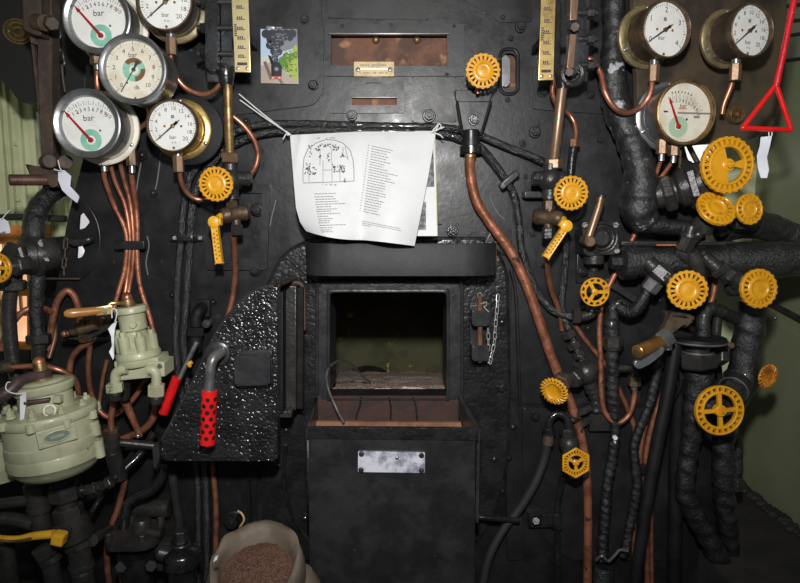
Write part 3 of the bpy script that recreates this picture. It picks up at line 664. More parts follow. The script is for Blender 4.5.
# ================================================================== YELLOW HAND WHEELS AND THEIR VALVES
def frame_of(n):
    n = V(n).normalized(); ref = UP if abs(n.z) < .95 else TO
    u = ref.cross(n).normalized(); return n, u, n.cross(u)
def handwheel(parent, c, n, R, style='dish', vanes=20, m=YEL, hub_m=None):
    n, u, w = frame_of(n)
    def rad(a, r, d): return c + u * (r * R * math.cos(a)) + w * (r * R * math.sin(a)) + n * (d * R)
    def ring(b, r0, r1, d0, d1, N=48):
        e = .03
        b.lathe(c, n, [(d0 * R, r0 * R), (d0 * R, r1 * R), ((d1 - e) * R, r1 * R), (d1 * R, (r1 - e) * R), (d1 * R, (r0 + e) * R), ((d1 - e) * R, r0 * R), (d0 * R, r0 * R)], N)
    def vane(b, a, r0, r1, wd, d0, d1):
        da = wd / 2
        pts = []
        for d in (d0, d1):
            pts.append([rad(a - da / r0 * .9, r0, d), rad(a + da / r0 * .9, r0, d), rad(a + da / r1, r1, d), rad(a - da / r1, r1, d)])
        f = [b.bm.verts.new(p) for p in pts[0]]; g = [b.bm.verts.new(p) for p in pts[1]]
        b.bm.faces.new(f[::-1]); b.bm.faces.new(g)
        for i in range(4): b.bm.faces.new((f[i], f[(i + 1) % 4], g[(i + 1) % 4], g[i]))
    b = B()
    tau = 2 * math.pi
    if style == 'dish':
        ring(b, .84, .985, -.16, .06)
        for i in range(vanes):
            a = tau * (i + .25) / vanes; vane(b, a, .56, .90, .155 * 18 / vanes, -.12, .05)
            vane(b, a, .93, 1.02, .17 * 18 / vanes, -.13, .035)
        b.lathe(c, n, [(-.12 * R, 0), (-.12 * R, .60 * R), (.05 * R, .63 * R), (.09 * R, .58 * R), (.10 * R, .47 * R), (.05 * R, .42 * R), (.03 * R, .3 * R), (.06 * R, .2 * R), (.06 * R, 0)], 40)
    elif style == 'cup':                                     # deep cup with a swept ribbed rim
        for i in range(vanes):
            a = tau * i / vanes
            b.tube([rad(a, .60, .10), rad(a + .10, .80, .12), rad(a + .20, .97, .02), rad(a + .22, .90, -.10)], .062 * R, 6)
        ring(b, .78, .90, -.12, .02)
        b.lathe(c, n, [(-.14 * R, 0), (-.14 * R, .60 * R), (.08 * R, .68 * R), (.12 * R, .62 * R), (.02 * R, .50 * R), (-.02 * R, .25 * R), (.0, 0)], 40)
    elif style == 'spoke4':
        ring(b, .91, 1.0, -.14, .05); ring(b, .66, .77, -.14, .05)
        for i in range(vanes): vane(b, tau * i / vanes, .74, .94, .11, -.10, .03)
        for i in range(4): vane(b, tau * i / 4 + .06, .14, .70, .17, -.10, .03)
        b.lathe(c, n, [(-.16 * R, 0), (-.16 * R, .24 * R), (.08 * R, .24 * R), (.12 * R, .20 * R), (.12 * R, 0)], 24)
    elif style == 'web3':
        ring(b, .90, 1.0, -.14, .05); ring(b, .63, .74, -.14, .06)
        for i in range(vanes): vane(b, tau * i / vanes, .70, .93, .115, -.11, .035); vane(b, tau * i / vanes, .95, 1.025, .11, -.12, .03)
        for a0, a1 in ((1.85, 4.75), (6.05, 6.65)):
            arcs = [a0 + (a1 - a0) * i / 14 for i in range(15)]
            b.slab([rad(a, .66, .035) for a in arcs] + [rad(a, .16, .035) for a in reversed(arcs)], .12 * R, -n)
        b.lathe(c, n, [(-.14 * R, 0), (-.14 * R, .23 * R), (.06 * R, .23 * R), (.08 * R, .20 * R), (.08 * R, 0)], 24)
    elif style == 'square3':
        ring(b, .90, 1.0, -.14, .05); ring(b, .60, .74, -.14, .05)
        for i in range(vanes): vane(b, tau * i / vanes, .70, .93, .20, -.10, .03)
        for i in range(3): vane(b, tau * i / 3 + 2.1, .12, .64, .26, -.10, .03)
        b.lathe(c, n, [(-.16 * R, 0), (-.16 * R, .22 * R), (.07 * R, .22 * R), (.10 * R, .18 * R), (.10 * R, 0)], 24)
    elif style == 'hex3':
        for k in range(6):                                   # six flats to the rim
            a0 = tau * k / 6 + .52; a1 = a0 + tau / 6
            b.tube([rad(a0, 1.0, -.04), rad(a1, 1.0, -.04)], .085 * R, 8); b.sphere(rad(a0, 1.0, -.04), .085 * R, 8)
        ring(b, .52, .64, -.14, .05); ring(b, .84, .90, -.12, .03)
        for i in range(vanes): vane(b, tau * i / vanes, .60, .90, .10, -.10, .03)
        for i in range(3): vane(b, tau * i / 3 - tau / 4, .12, .56, .22, -.10, .03)
        b.lathe(c, n, [(-.16 * R, 0), (-.16 * R, .22 * R), (.07 * R, .22 * R), (.10 * R, .18 * R), (.10 * R, 0)], 24)
    wh = b.done_mesh('handwheel', m, parent)
    if hub_m or style not in ('dish', 'cup'):
        h = B(); h.hexa(c + n * (.06 * R), c + n * (.20 * R), .13 * R); h.cyl(c + n * (.10 * R), c + n * (.26 * R), .06 * R, 10); h.done_mesh('wheel_nut', hub_m or m, wh)
    return wh
def valve(label, px, py, y, rpx, n, style='dish', vanes=20, m=YEL, stem=.10, stem_r=.009, stem_m=STEEL, gland=(.020, .035), gland_m=DARKM, body=True, hub_m=None, base_y=None, name='valve', cat='valve', bonnet_r=.026):
    c = P(px, py, y); n = V(n).normalized(); R = rpx * K(px, py, y)
    e = c - n * (stem + gland[1])
    t = T(name, label, cat, e, None)
    handwheel(t, c, n, R, style, vanes, m, hub_m)
    B().cyl(c - n * (.10 * R), c - n * (stem + .01), stem_r, 14).done_mesh('spindle', stem_m, t)
    B().hexa(c - n * stem, e, gland[0]).done_mesh('gland_nut', gland_m, t)
    if body:
        b = B(); L = body if isinstance(body, float) else .07
        b.lathe(e, -n, [(-.004, 0), (-.004, bonnet_r * .8), (.006, bonnet_r), (L * .7, bonnet_r * 1.1), (L, bonnet_r * .9), (L, 0)], 20)
        b.done_mesh('body', gland_m, t)
    return t, e
# 1 the lone wheel above the wedge-shaped housing
t, e = valve('solitary ribbed yellow handwheel high beside the oval slot', 483, 71, -.16, 17, (0.02, -1, .02), 'dish', 19, body=.045, stem=.07, base_y=0)
B().cyl(P(477, 88, -.10), P(478, 94, -.10), .006, 10).done_mesh('drain_pin', COPPER, t)
# ------------------------------------------------ left and right water gauges with their cocks
def strip(label, pts, y):
    q = pp(pts, y); t = T('level_scale', label, 'scale plate', q[2] * .5 + q[3] * .5, 'brass level scales')
    sm = BRASSP if pts[0][0] < 400 else BRASS
    B().slab(q, .008, (0, 1, 0), bev=.001).done_mesh('plate', sm, t)
    def at(u, v, d=.0006): 
        a = q[0].lerp(q[3], v); b = q[1].lerp(q[2], v); return a.lerp(b, u) + V((0, -d, 0))
    e = B(); random.seed(int(pts[0][0]))
    ex = (q[1] - q[0]).normalized(); ez = (q[0] - q[3]).normalized()
    for v in (.22, .355, .48, .595, .71, .82):
        e.box(at(.5, v), .024, .0008, .0022, ex, None, ez)
        for j in (-1, 0, 1): e.box(at(.5, v - .022) + ex * (j * .006 - .003), .004, .0008, .006, ex, None, ez)
    e.done_mesh('scale_print', PRINTD, t); e = B()
    for j in range(7): e.box(at(.22 + .09 * j, .90), .005, .0008, .008, ex, None, ez)
    for j in range(6): e.box(at(.16, .42 + .026 * j), .007, .0008, .004, ex, None, ez)
    e.done_mesh('word_print', PRINTD, t)
    for u in (.2, .8): B().lathe(at(u, .955, 0), TO, [(-.001, .006), (.003, .005), (.004, .0), ], 12).done_mesh('screw', COPPER, t)
    B().box((q[0] + q[2]) * .5 + V((0, .09, 0)), .02, .17, .02).done_mesh('bracket', MATTB, t)
    return t
strip('pale brass level scale beside the steam train photograph', [(231, -10), (248, -10), (250.5, 72), (235, 72)], -.20)
strip('golden brass level scale beside the copper faced gauge column', [(541.5, -10), (556, -10), (553.5, 80), (538.5, 80)], -.20)
def column(label, xs, y, facing):
    """sight-glass column: two black cheeks with a slot, cross bolts and a collar at the foot"""
    x0, x1, xm, yb = xs
    t = T('water_gauge', label, 'water gauge', P(xm, yb, y), 'water gauge columns')
    ck = B(); ck.slab(pp(rnd([(x0, -20), (x0 + 11, -20), (x0 + 12, yb - 8), (x0 + 10, yb), (x0 + 2, yb), (x0 - 1, yb - 8)], 4), y), .07, (0, 1, 0), bev=.006); ck.done_mesh('cheek', GLOSSB, t)
    ck = B(); ck.slab(pp(rnd([(x1 - 10, -20), (x1, -20), (x1 + 1, yb - 10), (x1 - 2, yb - 2), (x1 - 9, yb - 2)], 4), y + .03), .07, (0, 1, 0), bev=.006); ck.done_mesh('cheek', GLOSSB, t)
    B().box(P((x0 + x1) / 2, 22, y + .07), .066, .06, .36, bev=.006).done_mesh('slot_back', DARKM, t)
    bs = (2, 28, 54)
    for py in bs:
        a = P(x0 - 9 if facing < 0 else x0 - 2, py + (0 if facing < 0 else 11), y + .03); b_ = P(x1 + (2 if facing < 0 else 12), py + (0 if facing < 0 else 11), y + .03)
        bb = B().cyl(a, b_, .009, 12); bb.done_mesh('cross_bolt', DARKM, t)
        d = (b_ - a).normalized()
        p = a if facing < 0 else b_
        sg = 1 if facing < 0 else -1
        B().hexa(p + d * (.012 * sg), p + d * (.034 * sg), .016).done_mesh('bolt_nut', GLOSSB if facing < 0 else DARKM, t)
    c = P(xm, yb + 3, y + .05)
    B().lathe(c + V((0, 0, .03)), (0, 0, -1), [(0, 0), (0, .022), (.015, .028), (.035, .024), (.06, .019), (.06, 0)], 20).done_mesh('collar', GLOSSB, t)
    return t
wgl = column('glossy black water gauge column beside the pale brass scale', (206, 231, 226, 72), -.20, -1)
wgr = column('water gauge column with bare copper facing strips', (567, 586, 563, 76), -.20, 1)
for a in ([(571, -14), (580, -14), (577, 20), (570, 20)], [(570, 34), (576.5, 34), (574, 68), (567, 68)]):
    B().slab(pp(a, -.215), .02, (0, 1, 0), bev=.002).done_mesh('facing_strip', BRTUBE, wgr)
B().hexa(P(575, 27, -.20), P(575, 27, -.235), .014).done_mesh('facing_bolt', RUSTD, wgr); B().hexa(P(569.5, 72, -.20), P(569.5, 72, -.23), .013).done_mesh('facing_bolt', RUSTD, wgr)
B().torus(P(573, 74, -.17), TO, 10 * .0029, .010, 24, 8).done_mesh('foot_ring', DARKM, wgr)
def drain(label, top, bot, tube_label, r, nut_m):
    return pipe('drain_tube', [top, ((top[0] + bot[0]) / 2, (top[1] + bot[1]) / 2, top[2]), bot], r, nut_m or BRTUBE, tube_label, cat='tube', n=16, group='drain tubes')
drain('', (227.5, 76, -.15), (230, 158, -.13), 'brown bronze drain tube below the glossy black gauge column', 4.6, BRASSD)
drain('', (563, 80, -.15), (553.5, 164, -.13), 'brown bronze drain tube below the copper faced gauge column', 5.2, 0)
def cock(wlab, llab, wx, wy, nx, ny, bx, by, ends, lever, lend, y=-.13, wr=17, side=1):
    """valve with wheel at the foot of a drain tube, then a cock below it"""
    t, e = valve(wlab, wx, wy, y - .09, wr, (-.02 * side, -1, .0), 'dish', 20, stem=.03, gland=(.022, .02), body=False)
    B().hexa(P(nx, ny - 5, y), P(nx, ny + 5, y), .0265, 6).done_mesh('union_nut', NUTM, t)
    b = B(); c = P(bx, by, y); b.sphere(c, .036, 18, (1, 1.05, 1.05)); b.cyl(c + V((0, 0, .05)), c - V((0, 0, .06)), .022, 16)
    b.cyl(c + V((-.05 * side, 0, .006)), c + V((.055 * side, 0, .004)), .022, 16); b.cyl(c, e, .022, 16); b.done_mesh('body', DARKM, t)
    for dx in (-.045, .05): B().hexa(c + V((dx * side, -.01, .006)), c + V((dx * side + (.016 if dx > 0 else -.016), -.01, .006)), .018).done_mesh('bolt', DARKM, t)
    # cock
    a = P(*ends[0], y - .03); z = P(*ends[1], y + .02)
    c2 = T('drain_cock', llab, 'cock', (a + z) / 2, 'drain cocks')
    b = B(); d = (z - a).normalized(); L = (z - a).length
    b.lathe(a, d, [(0, 0), (0, .018), (.006, .023), (L * .25, .025), (L * .3, .022), (L * .6, .023), (L - .014, .026), (L - .004, .020), (L, .012), (L, 0)], 22)
    b.done_mesh('body', BRONZE, c2)
    top = (a + z) / 2
    B().cyl(c - V((0, 0, .055)), V((c.x, top.y, top.z + .01)), .014, 14).done_mesh('stem', BRONZE, c2)
    B().hexa(c - V((0, 0, .062)), c - V((0, 0, .092)), .019).done_mesh('upper_nut', BRONZE, c2)
    bn = V((top.x + .004, top.y, top.z - .02)); B().cyl(top, bn - V((0, 0, .02)), .014, 14).done_mesh('outlet', BRONZE, c2)
    B().hexa(bn - V((0, 0, .012)), bn - V((0, 0, .046)), .020).done_mesh('lower_nut', DARKM, c2)
    h = P(*lever, y - .07); g = P(*lend, y - .06)
    lv = B(); lv.lathe(h + V((0, -.012, 0)), (0, 1, 0), [(0, 0), (0, .012), (.004, .018), (.024, .018), (.04, .012), (.04, 0)], 18)
    dd = (g - h).normalized(); sd = dd.cross(TO).normalized()
    lv.box((h + g) / 2, .021, .012, (g - h).length, sd, None, dd, bev=.004); lv.cyl(h + sd * -.012 * side, h - sd * .022 * side, .012, 12); lv.cyl(h, a, .011, 12)
    lo = lv.done_mesh('lever', YELL, c2)
    pd_ = B()
    for k in range(7):
        q = h.lerp(g, .25 + .1 * k) + V((0, -.0065, 0))
        for s in (-1, 1): pd_.lathe(q + sd * (.005 * s) + dd * (.004 * s), TO, [(-.001, .0024), (.0006, .0024), (.0006, 0)], 8)
    pd_.done_mesh('drilled_holes', PRINTD, lo)
    return t, c2
cock('ribbed yellow handwheel below the glossy black water gauge column', 'bronze drain cock with yellow lever hanging straight down', 216, 184, 230, 158, 231, 180, [(221, 216), (249, 212)], (214.5, 222), (219.5, 263))
cock('ribbed yellow handwheel below the copper faced water gauge column', 'bronze drain cock with yellow lever slanting down', 571, 193, 554, 164, 550, 180, [(563, 219), (533, 216)], (566, 226), (545.5, 257), side=-1)
q = P(536, 193, -.02); B().box(P(536, 195, -.03), .085, .06, .022, bev=.004).done_mesh('cock_bracket', BLACK, wb)
# ------------------------------------------------ right-hand manifold
mf = T('steam_manifold', 'fat black steam manifold lying across below the big yellow handwheel', 'manifold', P(710, 263, -.12))
a = P(626, 262, -.12); z = P(815, 259, -.12); L = (z - a).length; d = (z - a).normalized()
b = B(); b.tube([a, a.lerp(z, .5), z], [.048, .050, .056], 28, step=.02, rough=.004); b.lathe(a, d, [(-.02, 0), (-.02, .044), (-.012, .056), (.025, .056), (.03, .048)], 28)
p1 = a.lerp(z, .50); b.lathe(p1, d, [(0, .050), (.004, .057), (.19, .059), (.195, .052)], 28); b.done_mesh('barrel', LAG, mf)
B().hexa(a - d * .05, a - d * .015, .022).done_mesh('end_plug', DARKM, mf)
B().box(P(676, 243, -.11), .36, .05, .012, bev=.003).done_mesh('top_rail', DARKM, mf)
B().box(P(674, 245, -.14), .11, .006, .004).done_mesh('edge_glint', ORANGEW, mf)  # thin orange strip painted in as a glint on the rail edge
b = B()
for px in (640, 780): b.cyl(P(px, 262, -.10), V((P(px, 262, -.10).x, (.02 if px < 700 else .64), P(px, 262, -.10).z)), .025, 12)
b.done_mesh('bracket', MATTB, mf)
def chain_fit(b, pts, y, rs):
    """stack of coaxial hexes and rings along a line"""
    for (p, q_, r, hx) in rs:
        A = P(*p, y); Z = P(*q_, y)
        (b.hexa if hx else b.cyl)(A, Z, r)
    return b
y5 = -.17
ft = T('valve_tee', 'black branched fitting rising from the middle of the fat manifold', 'fitting', P(688, 262, y5), None)
b = B(); b.cyl(P(678, 252, -.14), P(692, 256, y5), .030); b.hexa(P(682, 252, y5), P(690, 236, y5), .026); b.cyl(P(688, 240, y5), P(692, 226, y5), .017); b.cyl(P(689, 238, y5), P(690, 234, y5), .029); b.done_mesh('upright_union', DARKM, ft)
B().cyl(P(704, 233, y5 - .01), P(707, 223, y5 - .02), .024).done_mesh('upper_cap', DARKM, ft); B().cyl(P(692, 240, y5), P(705, 229, y5 - .01), .016).done_mesh('link', DARKM, ft)
b = B().tube([P(690, 252, y5), P(696, 262, y5), P(700, 275, y5), P(702, 290, y5), P(700, 300, y5 + .02)], [.022, .024, .019, .017, .017], 14); b.done_mesh('down_branch', DARKM, ft)
t, e = valve('wide round ribbed yellow wheel in front of the manifold, next to the branched fitting', 687.5, 290, -.27, 19.5, (-.12, -1, .12), 'dish', 20, stem=.05, gland=(.026, .03), body=.05)
b = B(); b.hexa(P(655, 268, -.18), P(668, 279, -.20), .028); b.cyl(P(664, 275, -.2), P(677, 285, -.21), .022); b.cyl(P(648, 262, -.16), P(658, 271, -.18), .024); b.cyl(P(676, 284, -.21), e, .020); b.done_mesh('inlet', DARKM, t)
t, e = valve('wide round ribbed yellow wheel in front of the manifold, nearest the olive wall', 759, 288.5, -.27, 19.5, (.12, -1, .10), 'dish', 20, stem=.05, gland=(.026, .03), body=.05)
b = B(); b.cyl(P(703, 256, -.17), P(722, 272, -.19), .020); b.hexa(P(717, 267, -.19), P(722, 272, -.19), .030); b.hexa(P(725, 274, -.19), P(731, 278, -.195), .032); b.cyl(P(722, 272, -.19), P(745, 284, -.2), .024); b.hexa(P(735, 279, -.2), P(742, 283, -.2), .029); b.cyl(P(745, 284, -.2), e, .021); b.done_mesh('inlet', DARKM, t)
t, e = valve('oval looking yellow wheel tipped upwards, just under the largest wheel', 716.5, 208, -.24, 19.5, (.10, -.80, .55), 'dish', 18, stem=.03, gland=(.020, .03), body=.06)
b = B(); b.cyl(e, P(720, 226, -.12), .02); b.hexa(P(718, 222, -.16), P(722, 230, -.13), .027); b.done_mesh('inlet', DARKM, t)
t, e = valve('small yellow wheel touching the tipped oval one, nearest the hanging white tag', 749.5, 209, -.22, 15.5, (.22, -.95, .12), 'dish', 16, stem=.04, gland=(.018, .03), body=.06)
b = B(); b.cyl(e, P(742, 226, -.10), .02); b.box(P(740, 222, -.14), .05, .05, .045, bev=.008); b.done_mesh('inlet', DARKM, t)
# the largest wheel and its hexagon flanges
t, e = valve('largest yellow handwheel with two open windows, by the stained gauge', 728, 165, -.26, 27.5, (.10, -1, .02), 'web3', 26, stem=.03, gland=(.03, .03), body=False)
t['label'] = 'largest yellow handwheel with open windows, beside the stained brass rimmed gauge'
A = P(652, 197, -.11); Z = P(722, 176, -.18); d = (Z - A).normalized(); L = (Z - A).length
b = B(); b.hexa(A + d * .03, A + d * .065, .062, 6, ang=.2); b.lathe(A, d, [(0, 0), (0, .040), (.03, .045), (.07, .045), (.08, .058), (.12, .066), (.16, .062), (L - .02, .040), (L, .03), (L, 0)], 28); b.hexa(A + d * .10, A + d * .135, .077, 6, ang=.5); b.hexa(A + d * .155, A + d * .19, .062, 6, ang=.1); b.cyl(Z - d * .02, e, .03); b.done_mesh('body', DARKM, t)
B().torus(A + d * .195, d, .046, .004, 28, 6).done_mesh('brass_ring', BRASSD, t)
# spoked wheel low on the upright lagged pipe
t, e = valve('open four spoked yellow handwheel low in front of two upright lagged pipes', 720, 410.5, -.26, 25, (.06, -1, .10), 'spoke4', 22, stem=.05, gland=(.026, .04), body=.06)
b = B(); b.cyl(e, P(737, 385, -.12), .032); b.hexa(P(727, 398, -.18), P(734, 389, -.15), .042); b.cyl(P(733, 391, -.15), P(741, 380, -.10), .045); b.done_mesh('inlet', DARKM, t)
B().torus(P(733, 390, -.16), P(741, 380, -.10) - P(727, 398, -.18), .044, .003, 24, 6).done_mesh('bright_ring', STEEL, t)
t, e = valve('small rusty orange wheel standing out towards the olive wall', 768, 376.5, -.16, 12.5, (.30, -.92, -.05), 'cup', 18, YELR, stem=.035, gland=(.022, .03), body=False)
b = B(); b.cyl(e, P(748, 378, -.10), .024); b.hexa(P(752, 377, -.12), P(758, 377, -.14), .030); b.done_mesh('body', DARKM, t)
# thin wheel under the brass levered box
t, e = valve('thin open yellow wheel below the square box with a brass lever', 595, 292, -.20, 14.5, (0, -1, .0), 'square3', 12, stem=.05, gland=(.014, .03), body=False)
b = B(); b.cyl(e, P(594, 291, -.06), .022); b.cyl(P(594, 290, -.08), P(594, 268, -.08), .013); b.hexa(P(594, 278, -.08), P(594, 271, -.08), .020); b.cyl(P(594, 292, -.08), P(594, 306, -.08), .018); b.tube([P(594, 300, -.07), P(592, 312, -.07), P(584, 316, -.07), P(574, 316, -.07)], .017, 12); b.done_mesh('body', DARKM, t)
B().hexa(P(580, 316, -.07), P(573, 316, -.07), .026).done_mesh('union_nut', DARKM, t)
# tilted cup wheel over the thick copper pipe
t, e = valve('tilted cup shaped yellow wheel beside the thick copper pipe', 554, 391, -.18, 14.5, (-.55, -.78, -.24), 'cup', 22, stem=.045, stem_m=BRASSD, gland=(.032, .035), gland_m=RUSTD, body=False)
b = B(); c = P(586, 372, -.06); b.cyl(e, c, .024); b.sphere(c, .042, 18); b.cyl(c, c + V((.0, .06, .0)), .03); b.hexa(P(577, 377, -.10), P(572, 380, -.12), .030); b.tube([c, P(591, 388, -.05), P(595, 398, -.05), P(597, 412, -.05)], [.026, .024, .019, .019], 12, step=.008, ridge=.006, pitch=.022); b.done_mesh('body', DARKM, t)
# six sided wheel
t, e = valve('six sided open yellow wheel hanging low beside the thick copper pipe', 576, 463, -.18, 14.5, (.05, -1, .08), 'hex3', 24, stem=.05, gland=(.020, .03), gland_m=BRONZE, body=False)
b = B(); c = P(569, 444, -.07); b.cyl(e, c, .022); b.sphere(c, .034, 16); b.cyl(P(568, 430, -.07), P(570, 452, -.07), .023); b.hexa(P(568, 428, -.07), P(568, 436, -.07), .028); b.done_mesh('body', DARKM, t)
# spoked wheel cut by the frame edge
t, e = valve('open yellow wheel cut off by the picture edge beside the timber window', -3, 268, -.30, 15, (-.15, -1, .0), 'square3', 14, stem=.06, gland=(.03, .04), body=False)
t['label'] = 'open yellow wheel in front of the orange timber window'
b = B(); ax = (P(46, 255, -.10) - e).normalized(); b.cyl(e, P(14, 258, -.16), .034); b.hexa(P(11, 258, -.20), P(17, 257, -.18), .05); b.lathe(P(14, 258, -.17), (P(48, 254, -.10) - P(14, 258, -.17)), [(0, 0), (0, .036), (.02, .038), (.025, .055), (.05, .058), (.055, .048), (.09, .055), (.12, .045), (.13, .0)], 28); b.hexa(P(28, 256.6, -.14), P(36, 255.5, -.11), .072, 6, ang=.2); b.cyl(P(13, 262, -.17), P(11, 284, -.17), .03); b.hexa(P(11, 280, -.17), P(11, 290, -.17), .045); b.tube(pline([(11, 288), (9, 310), (11, 345), (17, 380)], -.17), .021, 12); b.done_mesh('body', DARKM, t)
# ================================================================== PIPES
CP = 'copper pipes'
def nutat(o_label, px, py, y, r, h, m, label, name='union_nut'):
    c = P(px, py, y); t = T(name, label, 'pipe fitting', c, 'pipe unions')
    B().hexa(c + V((0, 0, h / 2)), c - V((0, 0, h / 2)), r, 6, ang=.5).done_mesh('nut', m, t)
    B().cyl(c - V((0, 0, h * .4)), c - V((0, 0, h * .9)), r * .55, 12).done_mesh('ferrule', STEEL, t)
    return t
pipe('copper_pipe', [(98, 60, -.16), (97, 75, -.15), (98, 92, -.14), (100, 112, -.07), (104, 140, -.05)], 2.6, COPPER, 'short copper pipe dropping from the topmost red needle gauge', group=CP)
t = nutat('', 97, 59, -.165, .020, .036, BRONZE, 'bronze union nut under the topmost red needle gauge')
t = nutat('', 104, 160, -.10, .019, .040, BRONZE, 'brown union nut behind the lower rim of the beside-the-bar gauge')
t['label'] = 'brown union nut at the head of the outermost of four bundled copper pipes'
t = nutat('', 131.5, 157, -.10, .017, .055, BRONZE, 'long brown union nut at the head of the innermost of four bundled copper pipes')
pipe('copper_pipe', [(104, 165, -.10), (105, 180, -.08), (114, 205, -.04), (124, 226, -.03), (127, 242, -.03), (125, 268, -.03), (119, 290, -.04), (113, 312, -.05)], 2.4, COPR, 'outermost of four bundled copper pipes, from the brown nut to the small green valve', group=CP)
pipe('copper_pipe', [(107, 146, -.10), (114, 178, -.06), (125, 205, -.035), (129.5, 232, -.032), (130, 250, -.03), (127, 280, -.03), (123, 305, -.05)], 2.2, COPPER, 'second of four bundled copper pipes, counted from the rusty bar side', group=CP)
pipe('copper_pipe', [(117, 146, -.10), (122, 172, -.06), (130, 202, -.035), (133, 232, -.032), (133, 262, -.03), (129, 290, -.03), (126, 310, -.05)], 2.2, COPPER, 'third of four bundled copper pipes, counted from the rusty bar side', group=CP)
pipe('copper_pipe', [(131.5, 162, -.10), (132, 178, -.07), (136, 205, -.035), (137.5, 232, -.032), (137, 255, -.03), (140, 285, -.03), (149, 315, -.03), (156, 340, -.03)], 2.5, COPR, 'innermost of four bundled copper pipes, under the long brown nut', group=CP)
t = T('pipe_clip', 'black clip tying the four bundled copper pipes to the plate', 'pipe clip', P(130, 245, 0)); B().box(P(130, 245, -.042), .10, .018, .028, bev=.004).done_mesh('strap', BLACK, t); B().box(P(130, 245, -.015), .03, .05, .02).done_mesh('foot', BLACK, t)
pipe('copper_pipe', [(148, 103, -.12), (149, 114, -.10), (147, 122, -.08), (137, 131, -.06), (132, 139, -.07), (131, 152, -.10)], 2.3, COPPER, 'short bent copper pipe between the cream dialled gauge and the wide brass flanged gauge', group=CP)
pipe('copper_pipe', [(180, 168, -.16), (180.5, 178, -.15), (184, 188, -.13), (192, 197, -.11), (203, 199.5, -.10), (222, 194, -.10)], 2.4, COPPER, 'copper pipe curling from the wide brass flanged gauge to the ribbed wheel', group=CP)
pipe('copper_pipe', [(171, 50, -.16), (171.5, 62, -.15), (176, 76, -.13), (186, 88, -.12), (200, 94, -.12), (212, 92, -.13), (220, 84, -.14), (225, 70, -.14)], 2.5, COPPER, 'copper pipe looping from the topmost white gauge to the glossy black column', group=CP)
pipe('copper_pipe', [(226, 112, -.06), (234, 117, -.05), (245, 127, -.04), (254, 140, -.04), (258, 154, -.05), (255, 168, -.06), (247, 178, -.08), (238, 182, -.10)], 2.6, COPPER, 'copper pipe bowed out beside the bronze drain tube near the white string', group=CP)
pipe('copper_pipe', [(233.5, 236, -.12), (235, 255, -.07), (235, 280, -.03), (231, 305, -.02), (222, 340, -.02), (214, 400, -.02), (213, 466, -.02), (216, 510, -.02), (215, 600, -.02)], 2.9, COPD, 'copper pipe from the hanging levered cock passing behind the open fire door', group=CP)
pipe('copper_pipe', [(652, 80, -.16), (651, 90, -.15), (646, 101, -.14), (636, 110, -.14), (624, 113, -.15), (613, 106, -.16), (605, 92, -.16), (601, 75, -.14), (594, 62, -.13), (583, 57, -.12)], 2.8, COPPER, 'copper pipe hanging in a deep loop over the chipped lagged pipe', group=CP)
pipe('copper_pipe', [(733, 74, -.14), (731, 86, -.13), (724, 104, -.12), (722, 114, -.115)], 2.6, COPPER, 'straight bright copper pipe running down to the round brass cap', group=CP)
pipe('copper_pipe', [(558, 70, -.14), (554, 80, -.12), (552.5, 92, -.11), (556, 103, -.10), (560, 108, -.08), (568, 113, -.06), (574, 122, -.06), (576, 132, -.07), (575.5, 140, -.08)], 2.4, COPPER, 'copper pipe winding behind the bronze tube near the golden scale', group=CP)
t = nutat('', 574.5, 143, -.08, .018, .026, BRTUBE, 'copper coloured union nut on top of the short black stub pipe')
pipe('stub_pipe', [(574, 146, -.08), (572, 158, -.075), (570, 182, -.07)], 4.2, GLOSSB, 'short black stub pipe beside the copper faced column drain tube', cat='pipe', n=14)
pipe('copper_conduit', [(470, 150, -.06), (470.5, 175, -.045), (477, 202, -.04), (491, 224, -.04), (508, 248, -.04), (522, 274, -.04), (535, 308, -.04), (551, 355, -.04), (567, 395, -.04), (579, 428, -.04), (586, 465, -.04), (588, 520, -.04), (587, 600, -.04)], [5, 5, 5, 5, 5, 5.2, 5.2, 5, 5, 4.6, 4.4, 4.4, 4.6], COPR, 'thick copper pipe sweeping from the wedge shaped housing to the floor', cat='pipe', group=CP, n=14, step=.02, rough=.002)
pipe('copper_pipe', [(547, 252, -.13), (548, 272, -.09), (552, 292, -.06), (559, 310, -.04), (562, 330, -.02)], 2.7, COPPER, 'copper pipe leaving the slanting levered cock', group=CP)
pipe('copper_pipe', [(646, 210, -.06), (632, 240, -.05), (618, 268, -.05), (604, 298, -.06), (599.5, 325, -.06), (600.5, 358, -.06), (601.5, 392, -.06), (605, 412, -.065), (617, 423, -.07), (629, 415, -.07), (634, 399, -.07), (635, 388, -.07)], 2.6, COPR, 'long copper pipe ending in a hook shaped loop under the small brown nut', group=CP, n=12)
t = nutat('', 634.5, 381, -.07, .021, .034, BRONZE, 'brown union nut on the elbow beside the spirally wrapped pipe')
pipe('elbow_pipe', [(613, 369, -.08), (626, 368, -.08), (634, 370, -.075), (635, 378, -.07)], 4.6, LAG, 'short black elbow joining the spirally wrapped pipe to a brown nut', cat='pipe')
pipe('copper_pipe', [(574, 324, -.02), (584, 338, -.02), (597, 354, -.02), (610, 372, -.02), (622, 396, -.02), (632, 420, -.02), (637, 440, -.02)], 2.5, COPD, 'slanting copper pipe passing behind the spirally wrapped pipe', group=CP)
pipe('copper_pipe', [(653, 395, -.03), (645, 425, -.03), (640, 455, -.03), (639, 480, -.03), (634, 515, -.03), (634, 545, -.03), (638, 600, -.03)], 2.6, COPD, 'dull copper pipe beside the thin wrapped pipe, running to the floor', group=CP)
pipe('copper_pipe', [(662, 395, -.02), (652, 425, -.02), (646, 455, -.02), (645, 490, -.02), (646, 530, -.02), (648, 600, -.02)], 2.8, COPD, 'dull copper pipe half hidden by the leaning black pole', group=CP)
